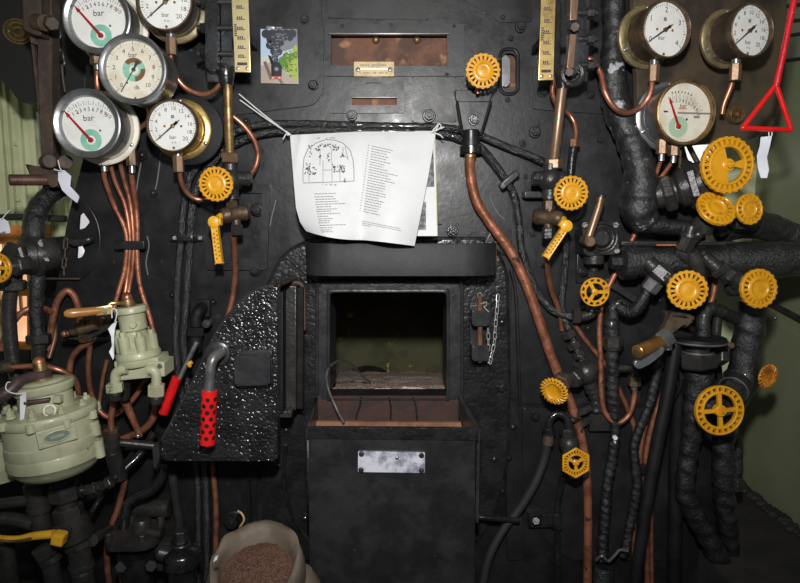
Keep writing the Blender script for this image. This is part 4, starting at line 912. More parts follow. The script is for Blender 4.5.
pipe('copper_pipe', [(672, 395, -.015), (660, 425, -.015), (653, 445, -.015), (651, 480, -.015), (652, 600, -.015)], 2.2, COPD, 'thinnest dull copper pipe behind the leaning black pole', group=CP)
t = T('pipe_clip', 'black clip across the dull copper pipes beside the leaning black pole', 'pipe clip', P(644, 469, 0)); B().box(P(645, 469, -.045), .09, .02, .034, bev=.004).done_mesh('strap', BLACK, t); B().box(P(651, 469, -.018), .03, .05, .02).done_mesh('foot', BLACK, t)
# copper at the driver's brake side
pipe('copper_pipe', [(49, 350, -.05), (52, 325, -.05), (57, 303, -.05), (66, 291, -.05), (74, 296, -.04), (79, 310, -.03), (80, 325, -.01)], 3.4, COPD, 'arched copper pipe above the wooden valve handle', group=CP)
pipe('copper_pipe', [(1, 350, -.14), (6, 335, -.14), (15, 320, -.14), (26, 310, -.13), (40, 308, -.10), (52, 312, -.06)], 3.2, COPD, 'dull copper pipe curving in front of the timber window', group=CP)
pipe('copper_pipe', [(-8, 366, -.25), (12, 367, -.25), (40, 366, -.24), (56, 369, -.24), (70, 375, -.22), (77, 384, -.2), (79, 400, -.18)], 2.7, COPPER, 'copper pipe running behind the copper dome of the big green valve', group=CP)
t = T('pipe_union', 'dark ribbed union on the copper pipe beside the big green valve dome', 'pipe fitting', P(6, 366, -.25), 'pipe unions'); B().hexa(P(1, 366, -.25), P(6, 367, -.25), .020).done_mesh('nut', DARKM, t); B().cyl(P(5, 367, -.25), P(13, 367, -.25), .016, 12).done_mesh('sleeve', BRONZE, t)
pipe('copper_pipe', [(69, 374, -.12), (72, 358, -.12), (80, 348, -.12), (90, 342, -.12), (98, 330, -.12), (104, 318, -.10)], 3.0, COPD, 'copper pipe curving from the big green valve up to the small bronze cock', group=CP)
pipe('copper_pipe', [(90, 346, -.12), (88.5, 365, -.11), (90, 388, -.10), (97, 407, -.09), (108, 417, -.09), (122, 410, -.08), (134, 398, -.08), (146, 380, -.08)], 2.6, COPD, 'copper pipe looping below the small green valve', group=CP)
pipe('copper_pipe', [(107, 360, -.06), (103, 378, -.06), (100, 398, -.06), (96, 420, -.06)], 2.0, COPD, 'thin straight copper pipe beside the small green valve', group=CP)
pipe('copper_pipe', [(113.5, 392, -.20), (113, 405, -.20), (111, 418, -.20), (111.5, 430, -.20)], 3.0, COPPER, 'bright copper pipe below the nearer elbow of the small green valve', group=CP)
pipe('copper_pipe', [(122, 392, -.15), (128, 408, -.14), (135, 424, -.13), (140, 436, -.12)], [4.6, 4.0, 3.2, 2.6], COPR, 'tapering copper pipe slanting down behind the nearer green elbow', group=CP)
pipe('copper_pipe', [(154, 396, -.12), (155.5, 408, -.12), (152, 420, -.12), (143, 430, -.11), (130, 436, -.10), (116, 442, -.10)], 3.6, COPD, 'dark copper bend below the farther elbow of the small green valve', group=CP)
pipe('copper_pipe', [(124, 470, -.14), (124, 485, -.14), (118, 508, -.14), (109, 534, -.15), (107, 560, -.15), (111, 600, -.15)], 3.0, COPD, 'rusty copper pipe standing beside the black twin cylinder pump', group=CP)
# armoured cables
CG = 'tarred armoured cables'
pipe('armoured_cable', [(548, 164, -.03), (528, 155, -.03), (500, 144, -.03), (472, 133, -.03), (442, 127.5, -.03), (400, 126.5, -.03), (345, 125, -.03), (300, 124, -.03), (265, 124.5, -.03), (240, 130, -.03), (217, 143, -.03), (201, 160, -.03), (189, 182, -.03), (183.5, 210, -.03), (181, 240, -.03), (178, 275, -.03), (177, 310, -.03), (176, 350, -.02), (186, 420, -.02), (197, 470, -.02), (198, 600, -.02)], 3.8, CABLE, 'outer of two tarred cables arching over the papers', cat='cable', group=CG, step=.006, rough=.002, n=12)
pipe('armoured_cable', [(592, 314, -.05), (580, 316, -.05), (565, 315.5, -.04), (551, 309, -.035), (538, 293, -.03), (528, 270, -.03), (521, 245, -.03), (518.5, 220, -.03), (514, 195, -.03), (503, 176, -.035), (490, 158, -.045), (477, 145, -.05), (455, 137, -.03), (430, 133, -.03), (390, 131.5, -.03), (345, 130.5, -.03), (300, 130.5, -.03), (265, 133, -.03), (243, 140, -.03), (225, 150, -.03), (209, 167, -.03), (197, 188, -.03), (192, 212, -.03), (190, 240, -.03), (188, 275, -.03), (186, 310, -.03), (184, 345, -.02), (192, 420, -.02), (205, 470, -.02), (207, 600, -.02)], 4.0, CABLE, 'inner of two tarred cables arching over the papers', cat='cable', group=CG, step=.006, rough=.002, n=12)
t = T('cable_clamp', 'black clamp holding both tarred cables beside the hanging levered cock', 'clamp', P(187, 238, 0))
b = B(); b.box(P(186, 238, -.048), .055, .03, .024, bev=.006); b.box(P(175, 238, -.01), .028, .026, .02, bev=.003); b.box(P(199, 238, -.01), .028, .026, .02, bev=.003); b.done_mesh('strap', GLOSSB, t)
for px in (174.5, 200): B().hexa(P(px, 238, -.016), P(px, 238, -.03), .008).done_mesh('bolt', DARKM, t)
t = T('cable_clamp', 'black clamp on the single tarred cable beside the thick copper pipe', 'clamp', P(507, 182, 0)); b = B(); b.box(P(509, 180, -.035), .07, .05, .022, (1, 0, .9), None, (-.9, 0, 1), bev=.005); b.done_mesh('strap', BLACK, t); B().hexa(P(503, 186, -.05), P(503, 186, -.07), .009).done_mesh('bolt', DARKM, t)
pipe('armoured_cable', [(566, 228, -.05), (566, 250, -.04), (564, 280, -.03), (562, 300, -.03), (565, 320, -.035), (571, 335, -.04), (577, 350, -.05), (584, 364, -.055)], 3.6, CABLE, 'beaded tarred cable below the copper faced column, ending at the cup wheel valve', cat='cable', group=CG, step=.005, ridge=.003, pitch=.016)
for i, (px, py) in enumerate(((569, 334), (574, 345), (579, 354))):
    d = (P(579, 354, -.04) - P(569, 334, -.04)).normalized(); c = P(px, py, -.042); t = T('cable_nut', ('topmost', 'middle', 'lowest')[i] + ' of three black nuts threaded on the beaded cable', 'nut', c, 'nuts on the beaded cable')
    B().hexa(c - d * .012, c + d * .012, .024 - .003 * (i == 2)).done_mesh('nut', DARKM, t)
# lagged pipes
LG = 'black lagged pipes'
def lagged(pts, r, label, y=-.10, m=LAG, ridge=.004, pitch=.05, rough=.0035, n=20, step=.008): return pipe('lagged_pipe', pts, r, m, label, y, 'lagged pipe', LG, n, step=step, ridge=ridge, pitch=pitch, rough=rough)
lagged([(613, -20, -.07), (614, 30, -.07), (613, 80, -.08), (619, 112, -.08), (632, 143, -.09), (640, 170, -.10), (641, 195, -.10), (640, 212, -.10), (648, 224, -.10)], [11, 11, 13, 14.5, 14.5, 15.5, 20, 19, 14], 'thick lagged pipe with chipped white paint dropping past the gauges', m=LAGW)
lagged([(640, 190, -.10), (652, 194, -.10), (660, 195, -.10)], [17, 16, 15], 'stubby lagged elbow leading to the largest wheel flange', ridge=.001)
lagged([(642, 222, -.10), (660, 226, -.10), (682, 228, -.10), (704, 231, -.12)], [11, 8.5, 8, 8], 'thin lagged pipe lying just above the manifold rail', ridge=.001)
lagged([(720, 234, -.06), (740, 226, -.04), (765, 226, 0), (785, 234, .02), (815, 246, .02)], [10, 13, 14, 14, 15], 'lagged pipe sloping from the tipped oval wheel to the olive wall', ridge=.001)
lagged([(753, 302, -.10), (749, 330, -.10), (744, 365, -.10), (741, 380, -.10), (727, 415, -.10), (723, 450, -.09), (724, 490, -.08), (727, 520, -.06), (731, 560, -.02)], [13, 14, 14, 17, 11, 10.5, 10.5, 10, 9.5], 'stout lagged pipe standing in front of the olive wall behind the four spoked wheel', ridge=.006, pitch=.06)
lagged([(700, 372, -.14), (697, 395, -.14), (692, 430, -.13), (687, 465, -.12), (685, 490, -.11), (694, 514, -.10), (710, 542, -.09), (728, 575, -.06), (740, 600, -.05)], [14, 12, 9.5, 9, 9.5, 9.5, 10, 10.5, 11], 'lagged pipe under the round black lid, bending away to the ledge', ridge=.006, pitch=.06)
lagged([(724, 440, .10), (737, 440, .10), (737, 490, .10)], [5, 5, 5], 'thin lagged drop pipe against the olive wall', ridge=.001)
pipe('spiral_pipe', [(630, 310, -.09), (620, 304, -.08), (613, 308, -.08), (612, 322, -.08), (612.5, 360, -.08), (613, 400, -.07), (615, 430, -.06), (612, 458, -.05), (607, 490, -.05), (604, 530, -.05), (602, 560, -.05)], [6, 6.4, 6.4, 6.4, 6.6, 6.4, 5, 5.5, 5.5, 5.5, 5.5], LAG, 'spirally wrapped black pipe with a white paint spot', cat='lagged pipe', group=LG, n=16, step=.006, ridge=.005, pitch=.026, rough=.003)
t = T('pipe_union', 'black hexagon union on the spirally wrapped pipe', 'pipe fitting', P(613, 341, -.08), 'pipe unions'); B().hexa(P(613, 337, -.08), P(613, 347, -.08), .034).done_mesh('nut', DARKM, t); B().cyl(P(613, 335, -.08), P(613, 350, -.08), .028, 18).done_mesh('sleeve', DARKM, t)
q = P(615.5, 440, -.083); tg = B(); tg.lathe(q + V((0, 0, .006)), TO, [(-.01, 0), (-.01, .008), (.0, .007), (0, 0)], 12); tg.lathe(q - V((0, 0, .009)), TO, [(-.01, 0), (-.01, .0035), (.0, .003), (0, 0)], 10); tag(tg.done_mesh('paint_blob', DIAL), 'small white paint blob on the spirally wrapped pipe', 'paint spot')
pipe('connecting_pipe', [(618, 306, -.10), (628, 312, -.12), (637, 308, -.14), (643, 299, -.15), (648, 291, -.16)], [5.5, 6.5, 6.5, 6, 3.5], LAG, 'curved lagged connector rising from the spiral pipe to a shiny hexagon nut', cat='lagged pipe', group=LG, n=14, step=.006, ridge=.003, pitch=.014)
t = T('pipe_union', 'shiny dark hexagon nut between the manifold and the lagged connector', 'pipe fitting', P(652, 285, -.17), 'pipe unions'); B().hexa(P(648, 290, -.165), P(656, 280, -.175), .028).done_mesh('nut', BEZD, t); B().cyl(P(642, 298, -.15), P(650, 287, -.165), .010, 12).done_mesh('tail', STEEL, t)
pipe('thin_lagged_pipe', [(664, 348, -.06), (657, 372, -.06), (649, 405, -.06), (638, 432, -.06), (634, 448, -.06), (636, 470, -.06), (637, 485, -.06), (632, 515, -.05), (627, 540, -.05), (623, 556, -.05)], 4.8, LAG, 'thin wrapped pipe zigzagging beside the dull copper pipes', cat='lagged pipe', group=LG, n=14, step=.006, ridge=.004, pitch=.024, rough=.003)
pipe('leaning_pole', [(676, 340, -.16), (668, 392, -.18), (656, 450, -.19), (644, 520, -.20), (633, 600, -.21)], [6.5, 6.5, 6.4, 6, 6], MATTB, 'smooth black pole leaning in front of the copper pipes', cat='pole', n=16)
pipe('wire_tie', [(596, 560, -.09), (602, 556, -.10), (608, 561, -.10), (614, 556, -.10), (620, 550, -.09), (627, 551, -.09), (628, 548, -.09)], 1.5, BEZD, 'grey wire tie twisted round the foot of the spiral pipe', cat='wire', n=8)
q = P(604, 566, -.05); tag(B().lathe(q + V((0, 0, .0)), (0, 0, -1), [(0, 0), (0, .032), (.01, .036), (.12, .036), (.12, 0)], 18).done_mesh('pipe_socket', LAG), 'black pipe socket at the foot of the spirally wrapped pipe', 'pipe fitting')
# U bend with two nuts, grey hose, small black rods
pipe('bend_pipe', [(549, 436, -.06), (549, 424, -.06), (553, 416, -.06), (560, 414, -.06), (567, 419, -.065), (569, 430, -.07)], 4.0, GLOSSB, 'black U shaped bend above the six sided wheel', cat='pipe', n=14)
t = T('pipe_union', 'black ringed nut at the head of the grey drooping hose', 'pipe fitting', P(549, 436, -.06), 'pipe unions'); B().hexa(P(549, 428, -.06), P(548.5, 435, -.06), .022).done_mesh('nut', GLOSSB, t); B().cyl(P(548.5, 434, -.06), P(548, 445, -.06), .018, 14).done_mesh('sleeve', RUSTD, t)
pipe('rubber_hose', [(548, 440, -.06), (544, 460, -.05), (534, 485, -.05), (520, 508, -.045), (503, 530, -.045), (488, 560, -.05), (480, 600, -.05)], 4.2, mat('grey_hose', (.026, .025, .024), .6, 0, .1, 60), 'grey black hose drooping behind the fire chute', cat='hose', n=14)
pipe('black_rod', [(564, 470, -.08), (560, 490, -.05), (557, 512, -.04), (557.5, 545, -.04), (558, 600, -.04)], 3.2, GLOSSB, 'straight black rod clamped below the six sided wheel', cat='rod', n=12)
t = T('rod_bracket', 'black bracket clamping the straight rod below the six sided wheel', 'bracket', P(540, 520, 0)); b = B(); b.box(P(540, 519, -.02), .085, .03, .05, bev=.005); b.cyl(P(557, 513, -.04), P(557, 528, -.04), .018, 16); b.box(P(551, 520, -.035), .03, .02, .03); b.done_mesh('clamp', GLOSSB, t); B().hexa(P(536, 521, -.035), P(536, 521, -.055), .014).done_mesh('bolt', DARKM, t)
pipe('chute_rod', [(462, 516, -.08), (490, 518, -.08), (519, 520, -.06)], 2.8, GLOSSB, 'short black rod joining the chute to the plate', cat='rod', n=12)
# strap bracket behind the cup wheel
t = T('strap_bracket', 'grey strap bracket bent around the thick copper pipe', 'bracket', P(590, 418, 0))
b = B(); b.slab(pp([(577, 424), (600, 412), (602, 416), (579, 430)], -.05), .012, (0, 1, 0), bev=.001); b.slab(pp([(577, 414), (592, 408), (600, 401), (596, 408), (586, 414), (577, 417)], -.06), .03, (0, 1, 0)); b.box(P(598, 420, -.02), .07, .05, .06); b.tube(pline([(570, 417, -.03), (574, 420, -.065), (580, 419, -.03)]), .010, 8); b.done_mesh('strap', DARKM, t)
# left: black pipes by the window and under it
pipe('lagged_pipe', [(70, 186, .05), (58, 190, .02), (46, 198, -.02), (37, 212, -.06), (34, 228, -.09), (34, 246, -.10)], [9, 9.5, 10, 10.5, 10.5, 10.5], LAG, 'lagged elbow rising from the black cross valve towards the rusty handle', cat='lagged pipe', group=LG, n=18, step=.012, ridge=.002, pitch=.03, rough=.005)
pipe('lagged_pipe', [(37, 262, -.11), (37, 285, -.12), (36, 310, -.12), (38, 335, -.12)], [7, 7.5, 7, 7], LAG, 'lagged drop pipe between the black cross valve and its large nut', cat='lagged pipe', group=LG, n=16, step=.01, ridge=.004, pitch=.03, rough=.004)
t = T('pipe_union', 'large dark hexagon nut under the lagged drop pipe', 'pipe fitting', P(39, 340, -.12), 'pipe unions'); B().hexa(P(38.5, 334, -.12), P(39, 343, -.12), .038).done_mesh('nut', DARKM, t); B().cyl(P(39, 342, -.12), P(39, 360, -.12), .022, 16).done_mesh('sleeve', DARKM, t)
pipe('copper_pipe', [(53, 318, -.04), (55, 335, -.04), (52, 348, -.05), (49, 358, -.06)], 2.6, BRTUBE, 'stubby brown pipe end wound with pale tape', group=CP)
# ================================================================== FIRE DOOR (swung open), CHUTE, SHELF, LATCH
fd = T('fire_door', 'heavy black cast fire door swung open, with red hole-punched grip', 'fire door', P(277, 462, -.20))
prof = rnd([(277, 283), (277, 461), (160, 461), (163, 436), (190, 388), (206, 354), (216, 333), (236, 306), (254, 291)], [2, 3, 6, 6, 12, 12, 12, 14, 12])
b = B(); b.slab(pp(prof, -.30), .05, (0, 1, 0), bev=.010)
me_ = b.bm
for f in list(me_.faces): pass
b.done_mesh('shell', DOORB, fd)
B().tube([P(a, c, -.296) for a, c in ((162, 440), (190, 388), (206, 354), (216, 333), (236, 306), (254, 291.5), (275, 284.5))], .0045, 8).done_mesh('edge_bead', RINGM, fd)  # pale bead added to draw the highlight along the sloping edge
B().tube([P(276.5, 286, -.297), P(276.5, 458, -.297)], .003, 8, smooth=False).done_mesh('edge_bead', RINGM, fd)  # likewise, an added bright line down the straight edge
hd = B(); ht = [(160, 440), (190, 388), (206, 354), (216, 333), (236, 306), (254, 291), (278, 283)]
ht3 = [P(a, c, -.275) for a, c in ht]
rows = []
for p in ht3: rows.append([p, p + V((.004, .04, 0)), p + V((.014, .14, -.0))])
hd.grid([[q + V((0, 0, .0)) for q in r] for r in rows]); hd.grid([[q + V((.012, 0, -.014)) for q in r] for r in rows]); hd.done_mesh('rim', DOORB, fd)
hood = B(); hp = [P(a, c, -.275) for a, c in ((250, 292.5), (262, 286.5), (277, 283.5))]
rows = [[p + V((t * .02, t * .20, 0)) for t in (0, .35, .7, 1)] for p in hp]
rows2 = [[p + V((t * .02, t * .20, -.012)) for t in (0, .35, .7, 1)] for p in hp]
hood.grid(rows); hood.grid(rows2); hood.tube([rows[2][0] + V((0, 0, -.006)), rows[2][3] + V((0, 0, -.006))], .007, 8)
hood.tube([P(286, 284, -.10), P(297, 283, -.10), P(302.5, 287, -.10), P(303.5, 300, -.10), P(303.5, 330, -.10)], .008, 8); hood.done_mesh('hood', RUSTD, fd)
bf = B(); bf.slab(pp([(268, 288), (283, 288), (283, 414), (268, 414)], -.22), .05, (0, 1, 0), bev=.003); bf.done_mesh('baffle', MATTB, fd)
bf = B(); bf.slab(pp([(270, 286), (296, 286), (296, 410), (270, 410)], -.165), .03, (0, 1, 0), bev=.003); bf.done_mesh('baffle_plate', DARKM, fd)
bf = B(); bf.slab(pp([(272, 288), (303, 288), (303, 409), (272, 409)], -.13), .028, (0, 1, 0), bev=.004); bf.done_mesh('inner_liner', SOOT, fd)
B().box(P(285, 412, -.19), .05, .05, .020, bev=.003).done_mesh('ledge', DARKM, fd)
b = B(); b.slab(pp(rnd([(234, 356), (270, 355), (270, 385), (235, 386)], 2), -.345), .05, (0, 1, 0), bev=.007); b.slab(pp([(238, 351), (272, 350), (272, 384), (240, 384)], -.325), .03, (0, 1, 0), bev=.005); b.done_mesh('latch_block', RINGM, fd)
B().slab(pp(rnd([(222, 343), (258, 331), (259, 348), (243, 351), (226, 356)], 2), -.308), .02, (0, 1, 0), bev=.003).done_mesh('raised_pad', DOORB, fd)
B().slab(pp(rnd([(262, 386), (276, 384), (276, 455), (270, 432), (262, 422)], 3), -.310), .02, (0, 1, 0), bev=.006).done_mesh('edge_boss', DOORB, fd)
B().slab(pp([(164, 440), (276, 440), (276, 459), (162, 459)], -.302), .01, (0, 1, 0), bev=.003).done_mesh('bottom_rail', DOORB, fd)
B().slab(pp([(152, 447), (158, 443), (160, 455), (156, 470), (153, 468)], -.27), .03, (0, 1, 0), bev=.004).done_mesh('bottom_lug', DARKM, fd)
q = P(218, 353, -.30); B().lathe(q, TO, [(-.004, 0), (-.004, .038), (.008, .036), (.012, .028), (.012, 0)], 26).done_mesh('handle_boss', RINGM, fd)
hdl = B().tube([P(221, 351, -.305), P(220, 353, -.335), P(214, 358, -.365), (P(211, 366, -.375)), P(210, 380, -.375), P(209, 396, -.375), P(208, 438, -.375)], [.017, .016, .0155, .0135, .0135, .0170, .0170], 14).done_mesh('handle', BEZD, fd)
def punched(a, z, r, parent, name, m, holes, rh):
    a = V(a); z = V(z); d = (z - a).normalized(); L = (z - a).length
    u = TO - d * TO.dot(d); u.normalize(); w = d.cross(u)
    N = 96; M = 150; b = B(); vg = [[b.bm.verts.new(a + d * (L * j / M) + (u * math.cos(2 * math.pi * i / N) + w * math.sin(2 * math.pi * i / N)) * (r * (1 if 0 < j < M else .93))) for i in range(N)] for j in range(M + 1)]
    for j in range(M):
        for i in range(N):
            cx = (i + .5) / N * 2 * math.pi; cy = (j + .5) / M * L; cut = False
            for ha, hl in holes:
                da = (cx - ha + math.pi) % (2 * math.pi) - math.pi
                if (da * r) ** 2 + (cy - hl * L) ** 2 < rh * rh: cut = True; break
            if not cut: b.bm.faces.new((vg[j][i], vg[j][(i + 1) % N], vg[j + 1][(i + 1) % N], vg[j + 1][i]))
    # inner wall so that the sleeve has thickness
    b.lathe(a, d, [(.004, r * .72), (0, r * .72), (0, r * .93)], 24); b.lathe(a + d * L, -d, [(.004, r * .72), (0, r * .72), (0, r * .93)], 24)
    return b.done_mesh(name, m, parent)
hs = []
for row in range(7):
    for k in range(6): hs.append((2 * math.pi * (k + .5 * (row % 2)) / 6 - .1, .15 + .118 * row))
B().cyl(P(209.4, 392, -.375), P(207.6, 443, -.375), .0180, 20).done_mesh('grip_core', MATTB, hdl)  # black core added so the punched holes look dark
punched(P(209.5, 390, -.375), P(207.5, 444, -.375), 7.6 * K(208, 415, -.375), hdl, 'grip_sleeve', RED, hs, .0064)
# red lever peeping from behind the door
rl = T('damper_lever', 'red sleeved lever leaning against the sloping edge of the fire door', 'lever', P(163, 414, -.20))
B().cyl(P(197, 342, -.18), P(170, 398, -.2), .008, 12).done_mesh('rod', STEEL, rl)
B().cyl(P(177, 377, -.195), P(163, 414, -.205), 4.8 * K(170, 395, -.2), 18).done_mesh('sleeve', RED, rl)
B().tube([P(190, 366, -.2), P(189, 364, -.205), P(192, 362, -.205)], .006, 8).done_mesh('tip', YELL, rl)
# chute below the fire hole
ch = T('fire_chute', 'black ash chute box hung below the open firebox', 'chute', P(392, 590, -.20))
yF = -.26
front = rnd([(308, 428), (478, 429), (475, 446), (475, 640), (309, 640), (309, 446)], [3, 3, 2, 0, 0, 2])
B().slab(pp(front, yF), .02, (0, 1, 0), bev=.005).done_mesh('front_panel', mat('chute_black', (.014, .014, .0155), .38, 0, .25, 40, (.026, .026, .028), 10, rvar=.12, dirt=(.06, .06, .065), dlo=.64, dhi=.8, dscale=25), ch)
B().slab(pp([(307, 427), (479, 428), (478, 441), (307, 439)], yF - .004), .010, (0, 1, 0), bev=.003).done_mesh('lip', ARCHM, ch)
b = B()
fl, fr = P(309, 429, yF + .02), P(477, 430, yF + .02)
bl, br_ = P(318, 397, -.06), P(458, 397, -.06)
low = V((0, 0, -.40))
b.slab([fl, bl, V((bl.x, bl.y, fl.z - .3)), fl + V((0, 0, -.3))], .010, (-1, 0, 0)); b.done_mesh('wing', DARKM, ch)
b = B(); b.slab([fr, br_, V((br_.x, br_.y, fr.z - .3)), fr + V((0, 0, -.3))], .010, (1, 0, 0)); b.tube([fr + V((.005, 0, 0)), br_ + V((.005, 0, 0))], .009, 8); b.done_mesh('wing', DARKM, ch)
b = B(); z0 = P(388, 397, -.055); b.slab([P(317, 396, -.062), P(459, 396, -.062), P(462, 434, -.066), P(314, 434, -.066)], .012, (0, 1, 0)); b.done_mesh('back_lining', BRICKR, ch)
for pts in ([(361, 397), (360, 406), (357, 414), (356, 424)], [(389, 397), (391, 410), (390, 424)], [(413, 397), (416, 408), (417, 424)]):
    B().tube([P(a, c, -.064) for a, c in pts], .003, 6).done_mesh('crack', SOOT, ch)
B().slab([P(316, 421.5, -.10), P(461, 422.5, -.10), P(463, 432, -.12), P(314, 432, -.12)], .012, (0, 1, 0), bev=.002).done_mesh('rust_ledge', mat('rust_ledge', (.26, .115, .062), .7, 0, .3, 60, (.16, .068, .04), 16), ch)
B().box(V((P(392, 433, -.16).x, -.14, fl.z - .20)), .46, .14, .02).done_mesh('bottom', SOOT, ch)
pipe('wire_loop', [(344, 423, -.13), (336, 408, -.10), (328, 388, -.09), (327, 372, -.085), (334, 363, -.04), (344, 361, .02), (354, 367, .12), (362, 376, .22), (370, 382, .32)], 1.3, BEZD, 'grey wire drooping out of the firebox over its edge', cat='wire', n=8)
npl = T('name_plate', 'dented blank aluminium plate screwed to the black chute', 'plate', P(391, 474, yF))
b = B(); b.slab(pp(rnd([(358, 451.5), (425, 453), (425, 473), (358, 472)], 1), yF - .006), .008, (0, 1, 0), bev=.001); po = b.done_mesh('plate', ALU, npl)
B().sphere(P(397, 458, yF - .005), .006, 10, (1, .5, 1)).done_mesh('dent', STEEL, npl)
for a, c in ((361.5, 454), (421.5, 455.5), (361, 470), (421.5, 470.5)): B().lathe(P(a, c, yF - .006), TO, [(-.002, 0), (-.002, .009), (.002, .008), (.003, .004), (.001, .003), (.001, 0)], 14).done_mesh('screw', DARKM, npl)
# curved tray above the hole
sh = T('warming_shelf', 'black curved tray shelf over the firebox door', 'shelf', P(400, 276, -.06))
def tray(y0, top, bot):
    pass
zt, zb = P(400, 243.5, -.19).z, P(400, 276, -.19).z
xl, xr = P(305.5, 260, -.12).x, P(496.5, 260, -.12).x
pth = [V((xl, .0, 0)), V((xl, -.11, 0)), V((xl + .012, -.155, 0)), V((xl + .045, -.185, 0)), V((xl + .09, -.19, 0)), V((xr - .11, -.19, 0)), V((xr - .05, -.18, 0)), V((xr - .012, -.155, 0)), V((xr, -.11, 0)), V((xr, .0, 0))]
b = B()
def swp(zs, inset):
    out = []
    for z, i in zip(zs, inset):
        out.append([p + V(((1 if p.x < 0 else -1) * i * (abs(p.x) > .2), i if p.y < -.12 else 0, z)) for p in pth])
    b.grid(out)
swp([zb + .004, zb, zb, zb + .006], [.014, .004, 0, 0]) if False else swp([zb, zt - .004, zt, zt, zt - .01, zb], [0, 0, .002, .008, .010, .010]); b.done_mesh('rim_band', SHELFM, sh)
B().slab([V((p.x * .992, p.y + .004 * (p.y < -.1), zb + .012)) for p in pth], .008, (0, 0, 1)).done_mesh('tray_floor', SHELFM, sh)
B().slab(pp([(484, 244), (490, 232), (496, 246)], -.07), .05, (0, 1, 0), bev=.004).done_mesh('end_lug', DARKM, sh)
B().tube([V((xr - .002, -.11, zb)), V((xr - .002, -.11, zt + .002))], .004, 8).done_mesh('edge_wear', BRASSD, sh)
# latch keep with pin and chain
lk = T('latch_keep', 'black twin block door keep with rusty pin beside the firebox', 'latch', P(482, 366, -.03))
for py in (319, 354):
    b = B(); b.slab(pp(rnd([(472, py - 8), (489, py - 8), (489, py + 7), (472, py + 7)], 2), -.12), .09, (0, 1, 0), bev=.006); b.done_mesh('block', RINGM, lk)
B().slab(pp([(470, 305), (491, 305), (491, 366), (470, 366)], -.045), .016, (0, 1, 0), bev=.003).done_mesh('pad', BLACK, lk)
B().cyl(P(480, 295, -.10), P(480, 362, -.10), .0085, 14).done_mesh('pin', RUST, lk)
def chain(label, pts, m, lk_len, r, cat='chain'):
    t = T('safety_chain', label, cat, pts[-1]); tot = [(pts[i + 1] - pts[i]).length for i in range(len(pts) - 1)]; L = sum(tot); n = max(2, int(L / (lk_len * .78)))
    def at(s):
        for i, l in enumerate(tot):
            if s <= l or i == len(tot) - 1: return pts[i].lerp(pts[i + 1], s / l)
            s -= l
    for i in range(n):
        a = at(L * i / n); z = at(min(L, L * (i + 1.22) / n)); d = (z - a).normalized(); sd = (d.cross(TO) if i % 2 == 0 else TO.cross(d).cross(d)).normalized()
        if i % 2: sd = (sd * .85 + d.cross(TO).normalized() * .5).normalized()
        h = lk_len * .17
        P4 = [a + sd * h, a.lerp(z, .12) + sd * h, z.lerp(a, .12) + sd * h, z, z.lerp(a, .12) - sd * h, a.lerp(z, .12) - sd * h, a]
        loop = [a, a.lerp(z, .15) + sd * h, a.lerp(z, .5) + sd * h, z.lerp(a, .15) + sd * h, z, z.lerp(a, .15) - sd * h, a.lerp(z, .5) - sd * h, a.lerp(z, .15) - sd * h, a]
        B().tube(loop, r, 6).done_mesh('link', m, t)
    return t
chain('bright link chain hanging beside the twin block door keep', pline([(498, 294, -.045), (497.5, 305, -.055), (495.5, 325, -.06), (494.5, 343, -.06), (491, 358, -.065), (489.5, 366, -.07), (488, 360, -.075), (488.5, 340, -.09), (488, 328, -.10)]), CHAIN, .026, .0014)
B().tube(pline([(477.5, 297, -.10), (478, 294, -.105), (480.5, 293, -.108), (482.5, 296, -.105)]), .0016, 6).done_mesh('wire_ring', CHAIN, lk); B().tube(pline([(480.5, 304, -.112), (484, 303, -.115), (486.5, 302, -.11), (486, 306, -.11), (484, 307, -.11), (489, 312, -.12)]), .0018, 6).done_mesh('split_pin', CHAIN, lk)
# wedge shaped housing
wd = T('sand_hopper', 'black wedge shaped housing where the thick copper pipe begins', 'housing', P(471, 155, -.03))
B().slab(pp([(455, 90), (493, 90), (490, 102), (457, 102)], -.045), .04, (0, 1, 0), bev=.003).done_mesh('head', PLATEB, wd)
b = B(); b.slab(pp([(457, 101), (491, 101), (482, 133), (462, 133)], -.06), .06, (0, 1, 0), bev=.004); b.done_mesh('funnel', PLATEB, wd)
b = B()
for p, q in (((457, 101), (463, 135)), ((491, 101), (481, 135))): b.tube([P(*p, -.062), P(*q, -.062)], .0045, 8)
b.done_mesh('side_fillet', BLACK, wd)
B().cyl(P(471, 130, -.05), P(471, 148, -.05), .028, 18).done_mesh('neck', PLATEB, wd); B().cyl(P(471, 146, -.05), P(471, 154, -.05), .036, 20).done_mesh('flange', GLOSSB, wd); B().cyl(P(470.5, 153, -.055), P(470.5, 158, -.055), .018, 14).done_mesh('gland', BRASSD, wd)
bolt_bm(473.5, 120, 4.2, -.062).done_mesh('bolt', GLOSSB, wd)
# brass maker's plate on the recess
bp = T('brass_plate', 'small tarnished brass plate with two screws below the rusty recess', 'plate', P(374, 76, -.03))
b = B(); b.slab(pp(rnd([(354, 61.7), (394, 61.7), (394, 76.3), (354, 76.3)], .6), -.022), .006, (0, 1, 0), bev=.001); b.done_mesh('plate', BRASSW, bp)
B().box(P(374, 69, -.0235), 27 * .0032, .002, .0035).done_mesh('ridge', BRASSP, bp)
e = B(); random.seed(5)
for py, x0, x1 in ((65.2, 361, 386), (72.8, 360, 387)):
    x = x0
    while x < x1:
        w = 1.1 + random.random() * .5
        if random.random() > .14: e.box(P(x, py, -.0222), w * .0026, .0008, 1.9 * .0032 * (.7 + .3 * random.random()))
        x += w + .55
e.done_mesh('worn_lettering', PRINT, bp)
for px in (358, 390): B().lathe(P(px, 69.5, -.022), TO, [(-.002, 0), (-.002, .0085), (.003, .006), (.004, 0)], 14).done_mesh('screw', BEZD, bp)
B().box(P(374, 80, -.012), .05, .016, .02).done_mesh('bracket', BLACK, bp)
